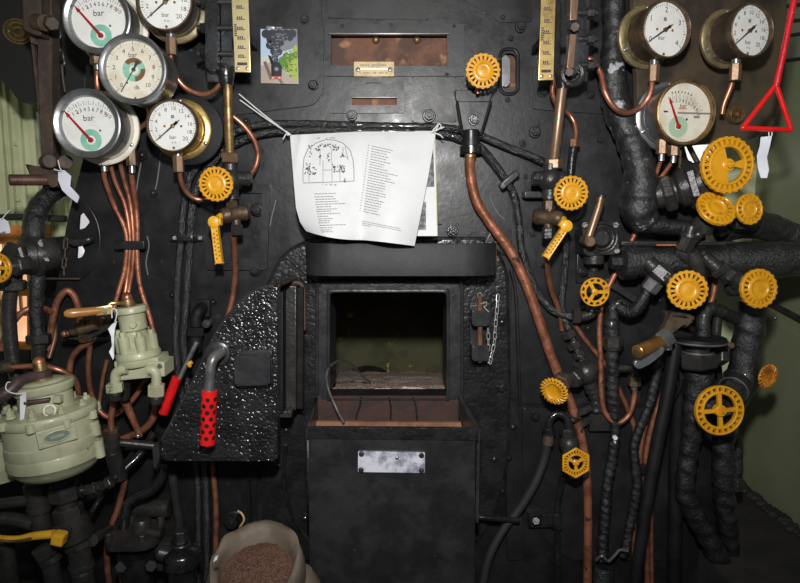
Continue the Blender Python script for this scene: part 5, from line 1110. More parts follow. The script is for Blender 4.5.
# ================================================================== PAPERS, PHOTOGRAPH, STRING
def L2(a, b, t): return a + (b - a) * t
def poly_at(pts, t):
    n = len(pts) - 1; f = min(max(t, 0), 1) * n; i = min(int(f), n - 1); return (L2(pts[i][0], pts[i + 1][0], f - i), L2(pts[i][1], pts[i + 1][1], f - i))
left_e = [(290, 135), (292, 160), (294, 185), (296, 208), (300, 222), (306, 231)]
mid_e = [(361.5, 131.5), (361.5, 153), (361.5, 175), (361.5, 197), (361.5, 219), (361.5, 240)]
right_e = [(436, 131.5), (432, 155), (428, 178), (423.5, 201), (419, 224), (414.5, 246)]
bot_l = lambda u: (L2(306, 361.5, u), 231 + 9 * (1 - (1 - u) ** 2.2))
bot_r = lambda u: (L2(361.5, 414.5, u), 240 + 6.3 * u ** 1.2)
def sheet(u, v, off=0.0, flat=False):
    """u across 0..2 (fold at 1), v down 0..1"""
    if u <= 1:
        a = poly_at(left_e, v); m = poly_at(mid_e, v); px = L2(a[0], m[0], u); py = L2(a[1], m[1], u)
        py += v ** 3 * (bot_l(u)[1] - L2(231, 240, u))
    else:
        m = poly_at(mid_e, v); a = poly_at(right_e, v); px = L2(m[0], a[0], u - 1); py = L2(m[1], a[1], u - 1)
        py += v ** 3 * (bot_r(u - 1)[1] - L2(240, 246.3, u - 1))
    if flat: return px, py
    w = u if u <= 1 else 2 - u
    y = -.065 - .155 * v ** .8 - .034 * math.sin(math.pi * (u % 1.0001)) * (.3 + v) + .03 * max(0, .35 - u) * (v > .5) * (v - .5) * 6
    if u < .5: y -= .012 * max(0, 1 - ((u - .18 + v * .5) / .05) ** 2) * max(0, 1 - v * 3)
    return P(px, py, y - off)
bk = T('instruction_sheet', 'white folded instruction sheets with a cab diagram, hung on string over the tray', 'paper', P(361, 245, -.2))
b = B(); b.grid([[sheet(2 * i / 48, j / 30) for i in range(49)] for j in range(31)]); b.grid([[sheet(2 * i / 48, j / 30, -.0012) for i in range(49)] for j in range(31)]); so = b.done_mesh('sheets', PAPER, bk, sharp=70)
def strokes(b, uvs, w=.0011, off=.0009):
    uu = []
    for (u0, v0), (u1, v1) in zip(uvs[:-1], uvs[1:]):
        kk = max(1, int(math.hypot(u1 - u0, v1 - v0) / .03))
        for i in range(kk): uu.append(((u0 + (u1 - u0) * i / kk, v0 + (v1 - v0) * i / kk), (u0 + (u1 - u0) * (i + 1) / kk, v0 + (v1 - v0) * (i + 1) / kk)))
    for (u0, v0), (u1, v1) in uu:
        a = sheet(u0, v0, off); z = sheet(u1, v1, off); d = (z - a)
        if d.length < 1e-6: continue
        sd = d.cross(TO).normalized() * (w / 2); b.face([a - sd, a + sd, z + sd, z - sd])
def inv(px, py): # rough pixel -> (u, v)
    u, v = ((px - 295) / 66.5, (py - 133) / 105)
    for _ in range(14):
        qx, qy = sheet(u, v, 0, True); u += (px - qx) / 64; v += (py - qy) / 106
    return u, v
dg = B()
arcp = [(303, 182), (303, 170), (304, 158), (308, 149), (316, 143), (326, 139.5), (334, 140), (343, 143), (350, 150), (353, 160), (354, 170), (354, 181), (303, 183)]
strokes(dg, [inv(*p) for p in arcp], .0016)
for ln in ([(320, 148), (320, 165)], [(332, 148), (331, 162)], [(323, 170), (332, 170)], [(323, 160), (323, 182)], [(332, 162), (332, 182)], [(309, 165), (309, 182)], [(340, 172), (340, 181)], [(345, 146), (348, 160)], [(343, 147), (343, 155), (348, 158)]): strokes(dg, [inv(*p) for p in ln], .0012)
random.seed(11)
def scrib(cx, cy, n, rx, ry, w=.0026):
    for _ in range(n):
        x = cx + random.uniform(-rx, rx); y_ = cy + random.uniform(-ry, ry); a = random.uniform(0, 3.14)
        strokes(dg, [inv(x, y_), inv(x + 1.6 * math.cos(a), y_ + 1.8 * math.sin(a))], w)
scrib(308, 168, 16, 2.5, 6); scrib(312, 170, 10, 3, 4); scrib(339, 168, 34, 6, 3.5); scrib(326, 145, 22, 9, 1.6); scrib(310, 152, 8, 2, 7); scrib(317, 148, 8, 2, 2); scrib(336, 148, 10, 3, 2); scrib(328, 156, 10, 1, 4, .002); scrib(342, 155, 6, 1.5, 2); scrib(344, 180, 5, .6, 2, .002); scrib(320, 158, 4, 1, 4); scrib(314, 173, 4, 1.2, 1, .003)
scrib(326, 137.5, 14, 9, .25, .0009); scrib(331, 184, 12, 8, .25, .0009)
dg.done_mesh('printed_diagram', PRINTD, so, recalc=False)
tx = B()
def dashes(x0, x1, py, slope, w=.0024):
    x = x0
    while x < x1:
        l = random.uniform(1.2, 3.6); a = inv(x, py + (x - x0) * slope); z = inv(min(x + l, x1), py + (min(x + l, x1) - x0) * slope); strokes(tx, [a, z], w); x += l + .55
rowsl = [(313, 336, 194), (313, 334, 197), (314, 336, 199.5), (314, 338, 202), (314, 345, 204.5), (315, 331, 207), (315, 337, 209.5), (315, 331, 211.5), (316, 340, 214), (316, 328, 216.5), (317, 333, 219), (317, 330, 221), (317, 329, 223), (318, 346, 225.5), (318, 333, 228), (319, 331, 230.2), (320, 333, 232)]
for x0, x1, py in rowsl: dashes(x0 + 1.5, x1, py, -.035)
tx.done_mesh('printed_list', PRINT, so, recalc=False); tx = B()
for i in range(26):
    py = 146 + i * 2.62; x0 = 372 - i * .34; ln = random.uniform(14, 30) if i in (4, 5, 9, 10, 11, 12, 17) else random.uniform(10, 22)
    dashes(x0, x0 + ln, py, .22, .0022)
    dashes(x0 - 4, x0 - 2.6, py - .8, .1, .002)
tx.done_mesh('printed_list', PRINT, so, recalc=False); tx = B()
for i in range(3): dashes(361.8, 361.8 + (38, 40, 8)[i], 221 + i * 1.9, .20, .0019)
tx.done_mesh('printed_footer', PRINT, so, recalc=False)
bs = B(); bsq = [(372, 131), (437, 131), (437, 236), (372, 236)]
yb_ = lambda py: -.045 - .12 * ((py - 131) / 105)
bs.slab([P(415, 131, yb_(131)), P(434.5, 131, yb_(131)), P(437, 236, yb_(236)), P(412, 236, yb_(236))], .001, (0, 1, 0)); 
bsh = T('photo_sheet', 'white backing sheet with grey pictures, peeping out beside the instruction sheets', 'paper', P(425, 238, -.17)); bo = bs.done_mesh('sheet', PAPER, bsh)
for c in ([(424, 140), (433, 138), (434.5, 187), (420, 187)], [(417, 202), (426, 202), (426, 230), (415, 230)]):
    B().slab([P(a, d, yb_(d) - .0012) for a, d in c], .0006, (0, 1, 0)).done_mesh('printed_picture', PHOTOG, bo)
B().tube([P(434.8, 131, yb_(131)), P(437.3, 236, yb_(236))], .0016, 6).done_mesh('yellowed_edge', mat('yellowed', (.66, .62, .36), .7), bo)
st = T('string', 'white string stretched from a bolt to the corner of the papers', 'string', P(291, 136, -.07))
for a, z in (((239, 94, -.03), (290, 135, -.075)), ((240, 100, -.03), (291, 135, -.075))): B().tube(pline([a, ((a[0] + z[0]) / 2, (a[1] + z[1]) / 2 + .6, -.05), z]), .0022, 6).done_mesh('strand', STRING, st)
B().tube(pline([(283, 139, -.07), (287, 133, -.075), (291, 135, -.08), (286, 131, -.07)]), .0020, 6).done_mesh('knot', STRING, st); B().sphere(P(288, 134, -.076), .006, 8).done_mesh('knot_core', STRING, st)
st = T('string', 'white string knotted round the tarred cable at the top corner of the papers', 'string', P(437, 131, -.07))
for pts in ([(430, 134, -.075), (435, 128, -.08), (439, 124, -.075), (441, 127, -.08), (436, 131, -.085)], [(434, 133, -.08), (440, 135, -.085), (443, 138, -.08)], [(435, 131, -.08), (438, 126, -.08), (437, 123, -.04)], [(432, 132, -.08), (444, 127, -.08)]): B().tube(pline(pts), .0020, 6).done_mesh('loop', STRING, st)
# picture card
pc = T('photo_card', 'small colour photograph of a smoking steam train fixed to the plate', 'photograph', P(279, 84, -.02))
yc = -.022
c4 = [(260.5, 29), (297, 29), (298.5, 84), (261, 83)]
B().slab(pp(c4, yc), .004, (0, 1, 0)).done_mesh('card', PH['sky'], pc)
pr = B()
def lay(mk, pts, d): pr.m(PH[mk]); pr.face(pp(pts, yc - .0004 * d))
lay('haze', [(274, 29), (297, 29), (297.3, 47), (281, 52), (270, 40)], 1); lay('pale', [(260.7, 57), (268, 55), (272, 62), (261, 68)], 1)
lay('ballast', [(261, 66), (270, 62), (282, 70), (296, 78), (298.4, 84), (261, 83)], 2); lay('tree', [(297.3, 48), (292, 53), (286, 54), (279, 58), (278, 64), (283, 70), (291, 74), (298, 70)], 2); lay('bush', [(297.6, 58), (290, 62), (286, 68), (291, 76), (298.3, 82)], 3); lay('bush', [(296, 44), (292, 49), (293, 53), (297.4, 51)], 3)
lay('rail', [(263, 62), (266, 61), (273, 78), (270, 80)], 3); lay('rail', [(276, 76), (279, 76), (284, 84), (281, 84)], 3)
for i, (a, c, r) in enumerate(((266, 31, 4.5), (272, 33, 5), (279, 32, 5), (286, 32, 5), (292, 33, 4.5), (271, 39, 4.8), (278, 39, 5), (284, 37, 4), (270, 45, 4.2), (276, 46, 4.5), (281, 43, 3), (274, 51, 4), (279, 52, 3.4), (275, 56, 3.4), (276, 60, 2.5), (290, 38, 3))):
    lay('smoke', ell(a, max(c, 29.2 + r), r, r, 16), 4 + i % 3 * .4)
random.seed(21)
for i in range(70):
    t = random.random(); cx_ = 275 + t * 5 * math.sin(t * 9) + random.uniform(-1, 1) * (2 + 7 * t); cy_ = 60 - 27 * t; r = random.uniform(.5, 1.5) * (.6 + t * .6)
    lay(random.choice(('curl', 'smoke', 'haze')) if r < 1.3 else 'curl', ell(min(max(cx_, 263), 294), max(cy_, 30.5), r, r * .7, 9), 5.5 + i * .02)
for i in range(60):
    x = random.uniform(284, 296.5); y_ = random.uniform(50, 78)
    if x > 281 + abs(y_ - 60) * .35: lay(random.choice(('tree', 'bush', 'leafdark')), ell(x, y_, random.uniform(.5, 1.4), random.uniform(.4, 1.0), 8), 4 + i * .02)
for a, c, r in ((273, 37, 1.8), (279, 36, 2), (272, 43, 1.6), (277, 43, 1.8), (275, 49, 1.6), (285, 34, 1.6), (276, 54, 1.2)): lay('curl', ell(a, c, r, r * .6, 12), 6)
lay('loco', [(268, 55), (271, 56), (276, 66), (273, 70)], 7); lay('loco', [(271, 66), (274, 62), (279, 62), (282, 67), (281.5, 78), (271.5, 78)], 8); lay('curl', ell(276.5, 69, 2.4, 2.4, 16), 9); lay('pale', ell(276.5, 69, .8, .8, 10), 9.5); lay('buffer', [(271, 76.2), (281.5, 76.2), (281.5, 79), (271, 79)], 9); lay('pale', [(272, 77), (274, 77), (274, 78.5), (272, 78.5)], 10); lay('pale', [(278.5, 77), (280.5, 77), (280.5, 78.5), (278.5, 78.5)], 10)
pr.done_mesh('printed_picture', None, pc, recalc=False)
B().box(P(270.5, 27.5, -.024), .026, .010, .008, bev=.002).done_mesh('tape', STEEL, pc); B().box(P(279, 28, -.022), .02, .008, .004).done_mesh('tape', STEEL, pc)
# ================================================================== SACK
sk = T('sand_sack', 'rolled-down brown paper sack full of sand at the foot of the boiler', 'sack', V((P(255, 600, -.42).x, -.42, -1.25)))
sc_ = P(256, 573, -.42); kx = K(256, 573, -.42)
rows = []; N = 44
def sring(rx, ry, dz, dy, wob, k): return [V((sc_.x + rx * math.cos(2 * math.pi * i / N) * (1 + wob * noise.noise(V((math.cos(2 * math.pi * i / N) * 2, math.sin(2 * math.pi * i / N) * 2, k)))), -.42 + dy + ry * math.sin(2 * math.pi * i / N), sc_.z + dz + .045 * math.sin(2 * math.pi * i / N) + wob * .12 * noise.noise(V((math.cos(2 * math.pi * i / N) * 3, math.sin(2 * math.pi * i / N) * 3, k + 5))))) for i in range(N)]
Rx = 46 * kx
zb_ = -1.25 - sc_.z
for rx, ry, dz, dy, wob, k in ((Rx * .80, .10, zb_, .02, .05, 0), (Rx * .98, .13, -.28, .02, .08, 1), (Rx * 1.04, .145, -.10, .01, .10, 2), (Rx * 1.03, .15, .0, .0, .10, 3), (Rx * 1.0, .15, .028, .0, .11, 4), (Rx * .95, .14, .044, .0, .11, 5), (Rx * .86, .124, .040, -.0, .14, 5.4), (Rx * .80, .112, .018, -.0, .14, 6), (Rx * .77, .108, -.02, .0, .08, 7), (Rx * .72, .10, -.09, .0, .06, 8)): rows.append(sring(rx, ry, dz, dy, wob, k))
b = B(); b.grid(rows, close_u=True); b.bm.faces.new(b.bm.verts[:N]) if False else None; b.done_mesh('sack', SACKM, sk, sharp=80)
b = B(); rows = []
for j in range(14):
    t = j / 13
    rows.append([V((sc_.x + Rx * .80 * t * math.cos(2 * math.pi * i / N), -.42 + .112 * t * math.sin(2 * math.pi * i / N), sc_.z - .012 + .045 * t * math.sin(2 * math.pi * i / N) + .02 * (1 - t * t) + .008 * noise.noise(V((t * 4 * math.cos(i), t * 4 * math.sin(i), 2))))) for i in range(N)])
b.grid(rows, close_u=True); so_ = b.done_mesh('sand', SAND, sk, sharp=80); so_['kind'] = 'stuff'
for c in ((302, 560), (304, 575)): pass
rowsx = [(-1.25, .06), (-.95, .075), (sc_.z - .05, .07), (sc_.z - .01, .05)]
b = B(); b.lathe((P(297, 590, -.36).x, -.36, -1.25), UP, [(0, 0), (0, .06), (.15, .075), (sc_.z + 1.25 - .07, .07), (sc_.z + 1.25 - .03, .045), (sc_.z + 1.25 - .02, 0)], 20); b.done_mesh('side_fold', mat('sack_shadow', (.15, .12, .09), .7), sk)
B().slab(pp([(215, 557), (218, 555.5), (217, 560), (213, 562)], -.56), .002, (0, 1, 0)).done_mesh('paper_scrap', PAPER, sk)
pipe('straw_loop', [(238, 511, -.07), (242, 514, -.08), (244, 520, -.08), (240, 527, -.07)], 1.1, STRAW, 'loop of straw coloured string round the big bolt above the sack', cat='string', n=8)
# ================================================================== BIG GREEN DRIVER'S BRAKE VALVE
yG = -.38
def G(px, py, y=yG): return P(px, py, y)
kG = K(52, 430, yG)
bv = T('brake_valve', 'big round pale green brake valve with dark maroon handle and copper dome', 'valve', G(52, 490))
axx = V((-.115, .0, 1)).normalized()
cx = G(52, 430)
def zc(py): return G(46, py).z
def dd(py): return zc(py) - zc(430)
def lz(name, prof, m=GREEN, n=40, off=(0, 0), parent=bv, wob=None):
    b = B(); b.lathe(cx + V((off[0], off[1], 0)), axx, prof, n); return b.done_mesh(name, m, parent)
r_ = lambda px: px * kG
# heights are those of the axis (the visible rims bulge below it in the picture)
lz('lid', [(dd(391), 0), (dd(391), r_(26)), (dd(389), r_(27.5)), (dd(384), r_(28)), (dd(382), r_(26.5)), (dd(381.5), r_(20)), (dd(380), r_(19)), (dd(379), r_(17)), (dd(379), 0)])
lz('neck', [(dd(414), r_(24.5)), (dd(391), r_(24.5)), (dd(390), r_(24)), (dd(390), 0)])
b = B()
prof = [(dd(418), 0), (dd(418), r_(43)), (dd(416), r_(44.5)), (dd(411), r_(44.5)), (dd(409), r_(43)), (dd(407.5), r_(29)), (dd(406), r_(26)), (dd(406), 0)]
b.lathe(cx, axx, prof, 44); b.done_mesh('upper_flange', GREEN, bv)
b = B(); b.lathe(cx, axx, [(dd(448), 0), (dd(448), r_(43)), (dd(446), r_(43.5)), (dd(437), r_(43.5)), (dd(436), r_(42.5)), (dd(418), r_(42)), (dd(417), 0)], 44); b.done_mesh('middle_drum', GREEN, bv)
b = B(); b.lathe(cx, axx, [(dd(472), 0), (dd(472), r_(28)), (dd(470), r_(34)), (dd(464), r_(40)), (dd(459), r_(42.5)), (dd(458.5), r_(43.5)), (dd(449), r_(44)), (dd(447), r_(43)), (dd(447), 0)], 44); b.done_mesh('lower_bowl', GREEN, bv)
for k in range(9):
    a = -.02 + 2 * math.pi * k / 9; d_ = V((math.cos(a), math.sin(a), 0)); q = cx + d_ * r_(35.5) + axx * dd(409)
    lug = B(); q2 = cx + d_ * r_(44); 
    lug.cyl(q2 + axx * dd(418), q2 + axx * dd(410), r_(4.2), 14)
    if math.cos(a) > .8: lug.cyl(q2 + axx * dd(435), q2 + axx * dd(421), r_(4.6), 14); lug.cyl(q2 + axx * dd(457), q2 + axx * dd(440), r_(5), 14)
    lug.done_mesh('lug', GREEN, bv)
    s = B(); s.cyl(q, q + axx * .008, r_(5), 14); s.hexa(q + axx * .006, q + axx * .022, r_(3.6)); s.cyl(q + axx * .02, q + axx * .030, r_(1.8), 10); s.done_mesh('stud_nut', GREEN, bv)
q = cx + V((.003, 0, 0)) + V((.53, -.85, .0)).normalized() * r_(26) + axx * dd(403); s = B(); s.cyl(q + V((-.01, .02, -.01)), q + V((.008, -.014, .004)), r_(6.5), 18); s.hexa(q + V((.007, -.012, .004)), q + V((.014, -.024, .006)), r_(4.2)); s.done_mesh('plug', GREEN, bv)
# label block with an oval plate
fd_ = V((.58, -.81, .03)).normalized(); e1 = V((.81, .58, .11)).normalized(); e2 = fd_.cross(e1).normalized()
if e2.z < 0: e2 = -e2
q = cx + V((.58, -.81, 0)) * r_(42) + axx * dd(423)
s = B(); s.box(q, r_(33), r_(7), r_(17), e1, -fd_, e2, bev=.003); blk = s.done_mesh('label_block', GREEN, bv)
s = B(); o_ = q + fd_ * r_(3.6)
s.slab([o_ + e1 * (r_(11) * math.cos(t)) + e2 * (r_(5.2) * math.sin(t)) for t in [2 * math.pi * i / 28 for i in range(28)]], .002, fd_); s.done_mesh('oval_plate', mat('oval_grey_green', (.22, .29, .25), .35, .4, .1, 60), blk)
s = B(); 
rim = [o_ + fd_ * .002 + e1 * (r_(11) * math.cos(t)) + e2 * (r_(5.2) * math.sin(t)) for t in [2 * math.pi * i / 28 for i in range(29)]]; s.tube(rim, .0018, 6)
for j in range(6): s.box(o_ + fd_ * .0024 + e1 * (r_(1.9) * (j - 2.5)) , r_(1.1), .001, r_(2.6), e1, -fd_, e2)
s.done_mesh('plate_rim', GREEN, blk)
for sx, sy in ((-1, 1), (1, 1), (-1, -1), (1, -1)): B().sphere(q + e1 * (r_(14) * sx) + e2 * (r_(6.3) * sy) + fd_ * r_(3.5), .003, 8).done_mesh('rivet', GREEN, blk)
s = B(); q = cx + V((.0, 0, 0)) + axx * dd(392); s.box(q + V((.02, -r_(25.5), -.003)), r_(22), .02, r_(3.0), (1, .35, .06), None, None, bev=.002); s.done_mesh('stop_strip', WINE, bv)
B().box(cx + V((r_(19), -r_(19), dd(393))), r_(7), .02, r_(7), bev=.003).done_mesh('stop_pin', GREEN, bv)
# handle with boss and dome
B().lathe(cx, axx, [(dd(381), 0), (dd(381), r_(9.5)), (dd(377), r_(9.5)), (dd(377), 0)], 26).done_mesh('collar', BRASSD, bv)
b = B(); b.lathe(cx, axx, [(dd(379), 0), (dd(379), r_(8.5)), (dd(378), r_(9.2)), (dd(371), r_(9.2)), (dd(370), r_(8)), (dd(369.5), 0)], 28)
b.tube([G(42, 375), G(30, 377, yG - .03), G(19, 382, yG - .06), G(9, 391, yG - .08), G(-4, 398, yG - .09), G(-20, 400, yG - .09)], [r_(5.5), r_(4.6), r_(4.8), r_(6.4), r_(7.4), r_(7)], 16); b.done_mesh('handle', WINE, bv)
B().lathe(cx, axx, [(dd(370), 0), (dd(370), r_(6.4)), (dd(363), r_(6.2)), (dd(362), r_(5.8)), (dd(362), 0)], 24).done_mesh('gland', BRASSD, bv)
b = B(); b.sphere(cx + axx * dd(362), r_(6.0), 18); b.done_mesh('dome', COPPER, bv)
# its neighbour at the edge
nv = T('brake_valve', 'second pale green valve body beside the big round one, mostly out of sight', 'valve', G(2, 478, -.36))
cc = G(-6, 440, -.36); kk = kG
b = B(); b.lathe(cc, UP, [(kk * -38, 0), (kk * -38, kk * 26), (kk * -30, kk * 27), (kk * -28, kk * 18), (kk * 2, kk * 19), (kk * 6, kk * 26), (kk * 14, kk * 26), (kk * 17, kk * 23), (kk * 20, 0)], 32); b.done_mesh('body', GREEN, nv)
b = B(); b.tube([G(8, 446, -.42), G(14, 452, -.44), G(15, 464, -.44), G(13, 474, -.43)], [.014, .018, .018, .014], 12); b.done_mesh('rib', GREEN, nv)
for px, py in ((16, 446), (17, 473)): B().hexa(G(px, py, -.40), G(px, py, -.43), .014).done_mesh('stud_nut', GREEN, nv)
# ================================================================== SMALL GREEN VALVE
yS = -.24; kS = K(138, 340, yS)
def S(px, py, y=yS): return P(px, py, y)
sv = T('isolating_valve', 'small pale green valve with copper dome and varnished wooden handle', 'valve', S(140, 395))
cS = S(136, 340); rs = lambda px: px * kS
def dS(py): return (S(133, py) - cS).z
ax2 = V((-.12, 0, 1)).normalized()
def lt(name, prof, m=GREEN, n=36, c=cS): return B().lathe(c, ax2, prof, n).done_mesh(name, m, sv)
lt('lid', [(dS(313), 0), (dS(313), rs(14.5)), (dS(312), rs(15.5)), (dS(307.5), rs(15.5)), (dS(306), rs(14.5)), (dS(305.5), 0)])
lt('neck', [(dS(334), rs(9)), (dS(331), rs(10)), (dS(329), rs(13)), (dS(313), rs(13)), (dS(312), 0)])
B().cyl(cS + V((rs(3), -rs(11), dS(323))), cS + V((rs(3.4), -rs(14.5), dS(322.5))), rs(3.4), 14).done_mesh('plug', GREEN, sv)
lt('body', [(dS(352), 0), (dS(352), rs(18)), (dS(349), rs(17)), (dS(346), rs(13)), (dS(334), rs(12)), (dS(331), rs(11)), (dS(331), 0)], c=cS)
for k in range(6):
    a = -1.95 + 2 * math.pi * k / 6; q = cS + V((math.cos(a), math.sin(a), 0)) * rs(15.5)
    B().cyl(q + ax2 * dS(352), q + ax2 * dS(334), rs(5.2), 14).done_mesh('column', GREEN, sv)
    B().hexa(q + ax2 * dS(334.5), q + ax2 * dS(329.5), rs(3.3)).done_mesh('stud_nut', GREEN, sv)
B().slab([cS + V((rs(2), -rs(11), dS(349))) + V((x, y, z)) for x, y, z in ((rs(-6), -.004, .0), (rs(6), -.004, 0), (rs(6), -.004, .05), (rs(-6), -.004, .05))], .01, (0, 1, 0), bev=.002).done_mesh('number_pad', GREEN, sv)
lt('flange', [(dS(364), 0), (dS(364), rs(20)), (dS(362), rs(21.5)), (dS(357.5), rs(21.5)), (dS(357), rs(20.5)), (dS(356.5), rs(21.5)), (dS(352), rs(21.5)), (dS(350), rs(20)), (dS(350), 0)], c=cS)
B().box(cS + V((rs(5), .005, dS(366))), rs(44), .09, rs(20), (1, 0, .10), None, (-.10, 0, 1), bev=.006).done_mesh('base_block', GREEN, sv)
B().box(S(160, 366, yS - .005), rs(19), .08, rs(15), bev=.004).done_mesh('side_block', GREEN, sv)
B().cyl(S(160, 366, yS - .043), S(160, 366, yS - .047), rs(2.6), 14).done_mesh('port', PRINTD, sv)
for pts, q0, q1 in (([(127, 369), (121, 370), (116, 374), (115, 384)], (114.5, 383), (115.5, 392)), ([(149, 370), (153, 370), (156, 375), (156.5, 386)], (156.5, 384), (156.5, 396))):
    b = B(); b.tube([S(*p, yS - .05) for p in pts], [rs(5), rs(5), rs(4.8), rs(4.8)], 14); b.done_mesh('elbow', GREEN, sv)
    b = B(); b.hexa(S(*q0, yS - .05), S(*q1, yS - .05), rs(8.4)); b.done_mesh('union_nut', GREEN, sv)
    b = B(); b.cyl(S(*q1, yS - .05), S(q1[0], q1[1] + 7, yS - .045), rs(5.5), 14); b.done_mesh('tail_piece', DARKM, sv)
b = B(); b.cyl(S(125, 372, yS), S(125, 398, yS + .05), rs(6.5), 16, r2=rs(5)); b.done_mesh('under_pipe', DARKM, sv)
lt('collar', [(dS(306), 0), (dS(306), rs(6.5)), (dS(304.5), rs(7)), (dS(299), rs(5.8)), (dS(298), 0)], BRASSD, c=cS - V((rs(1.5), 0, 0)))
b = B(); b.sphere(cS + ax2 * dS(297.5) - V((rs(1.5), 0, 0)), rs(5.4), 16, (1, 1, 1.1)); b.done_mesh('dome', COPPER, sv)
hd = B(); A = S(64, 314, yS - .10); Z = S(101, 310.5, yS - .05); d = (Z - A).normalized(); L = (Z - A).length
hd.lathe(A, d, [(0, 0), (0, rs(2.2)), (.008, rs(4.0)), (.02, rs(4.8)), (L * .5, rs(4.4)), (L - .01, rs(4.2)), (L, rs(4)), (L, 0)], 18); ho = hd.done_mesh('handle_grip', WOOD, sv)
b = B(); b.box((S(97, 311, yS - .055) + S(112, 309.5, yS - .04)) / 2, rs(15), .02, rs(9), (S(112, 309.5, yS - .04) - S(97, 311, yS - .055)), None, None, bev=.003)
b.tube([S(108, 307, yS - .045), S(111, 303.5, yS - .04), (S(118, 303, yS - .03)), S(131, 303, yS)], rs(1.9), 10); b.done_mesh('handle_fork', BRASS, sv)
B().cyl(S(105, 311, yS - .058), S(105, 311, yS - .068), rs(1.8), 10).done_mesh('rivet', DARKM, ho)
# small bronze cock under the wooden handle
ck = T('small_cock', 'small bronze cock under the varnished wooden handle', 'cock', P(82, 330, -.16))
b = B(); a = P(66, 334, -.17); z = P(96, 323, -.16); d = z - a; L = d.length; b.lathe(a, d, [(-.004, 0), (-.004, .009), (.006, .011), (.012, .007), (.018, .014), (L * .4, .017), (L * .45, .021), (L, .022), (L + .002, 0)], 18); b.done_mesh('body', BRONZE, ck)
b = B(); b.sphere(P(64.5, 334, -.172), .0105, 12); b.done_mesh('tip', COPD, ck); B().cyl(P(83, 326, -.18), P(82, 320, -.185), .010, 12).done_mesh('key', BRONZE, ck); B().cyl(P(82, 330, -.16), P(84, 340, -.14), .016, 14).done_mesh('outlet', BRONZE, ck)
b = B(); b.slab(pp([(66, 339), (86, 341), (110, 329), (112, 318), (104, 324), (84, 336)], -.145), .02, (0, 1, 0), bev=.003); b.cyl(P(88, 338, -.14), V((P(88, 338, -.14).x, .01, P(88, 338, 0).z)), .014, 10); b.done_mesh('bracket', DARKM, ck)
# black tee between the two green valves
te = T('pipe_tee', 'black tee fitting between the big and the small green valve', 'fitting', P(116, 475, -.20))
b = B(); b.hexa(P(111, 430, -.2), P(112.5, 440, -.2), .020); b.cyl(P(112, 434, -.2), P(112, 452, -.2), .024); b.cyl(P(112, 450, -.2), P(120, 478, -.17), .025); b.cyl(P(96, 449, -.2), P(112, 445, -.2), .024); b.cyl(P(114, 442, -.19), P(156, 446, -.16), .013); b.sphere(P(157, 446, -.16), .013, 10); b.hexa(P(104, 447, -.2), P(100, 448, -.2), .030); b.done_mesh('body', DARKM, te)
B().hexa(P(111, 428, -.2), P(111.2, 434, -.2), .024).done_mesh('cap_nut', BRONZE, te); B().sphere(P(138, 436, -.18), .008, 10).done_mesh('bright_tip', STEEL, te)
# ================================================================== PIPEWORK BELOW THE BIG GREEN VALVE
LB = 'black pipe stacks below the green valves'
def stack(label, segs, y=-.30):
    t = T('fitting_stack', label, 'fitting', P(segs[-1][1][0], segs[-1][1][1], y), None)
    for i, (a, z, r, hx) in enumerate(segs):
        b = B(); kk = K(a[0], a[1], y)
        (b.hexa if hx else b.cyl)(P(*a, y), P(*z, y), r * kk)
        b.done_mesh('hexagon_nut' if hx else 'sleeve', DARKM, t)
    return t
stack('black stacked pipe fitting directly under the big green valve, beside the side pipe', [((35, 470), (36, 492), 10, 0), ((36, 484), (36.5, 491), 11.5, 0), ((37, 490), (40, 512), 10.5, 0), ((39, 506), (39.5, 511), 11.5, 0), ((39, 512), (42, 530), 10, 0), ((41, 528), (45, 546), 0.1, 0), ((43, 545), (50, 556), 13, 1), ((49, 556), (52, 562), 11, 0), ((50, 560), (58, 600), 8.5, 0)])
stack('black stack of large hexagon unions nearest the yellow lever end', [((62, 468), (63, 488), 10, 0), ((63, 484), (66, 500), 15, 1), ((66, 498), (68, 508), 9, 0), ((67, 506), (70, 520), 14.5, 1), ((69, 518), (77, 540), 17, 0), ((76, 536), (80, 548), 13, 1), ((79, 546), (82, 570), 11, 0), ((81, 563), (82, 568), 12.5, 0), ((82, 570), (86, 600), 11, 0)], -.29)
for lab, pts, r in (('smooth black pipe running out below the second green valve', [(-10, 506, -.31), (14, 502, -.30), (36, 500, -.29)], 5.5), ('stout black pipe stub ending beside the fitting stack', [(-10, 519, -.33), (12, 519, -.32), (34, 524, -.32)], 7), ('black braided hose coupling leading towards the rusty copper pipe', [(70, 490, -.27), (86, 490, -.26), (98, 486, -.24), (112, 480, -.20), (128, 466, -.16), (142, 452, -.13), (154, 432, -.11)], 4.0), ('thin slanting black rod behind the braided hose coupling', [(92, 512, -.18), (106, 490, -.15), (134, 452, -.12)], 2.5), ('black pipe running back from the hexagon stack to the wall', [(92, 540, -.28), (108, 530, -.16), (124, 524, -.05)], 6), ('upright black pipe at the corner with a hexagon joint', [(4, 540, -.30), (8, 560, -.3), (12, 600, -.3)], 8), ('black hose bending out from behind the fire door foot', [(163, 466, -.12), (160, 480, -.12), (148, 492, -.13), (136, 497, -.13), (127, 505, -.14), (124, 520, -.15), (122, 540, -.15)], 5), ('black flat sided duct behind the twin cylinder pump', [(134, 508, -.03), (170, 508, -.03)], 9), ('black upright pipe between the pump and the tarred cables', [(172, 470, -.06), (176, 500, -.06), (180, 530, -.06), (182, 600, -.06)], 4.5)):
    pipe('black_pipe', pts, r, DARKM if 'hose' not in lab else GLOSSB, lab, group=LB, n=14)
stack('short run of hexagon couplings on the braided hose', [((77, 491), (83, 491), 7, 1), ((85, 490), (92, 490), 5.5, 0), ((92, 489), (97, 488), 6.2, 1), ((98, 487), (101, 485), 5, 0), ((106, 484), (112, 481), 6, 1)], -.26)
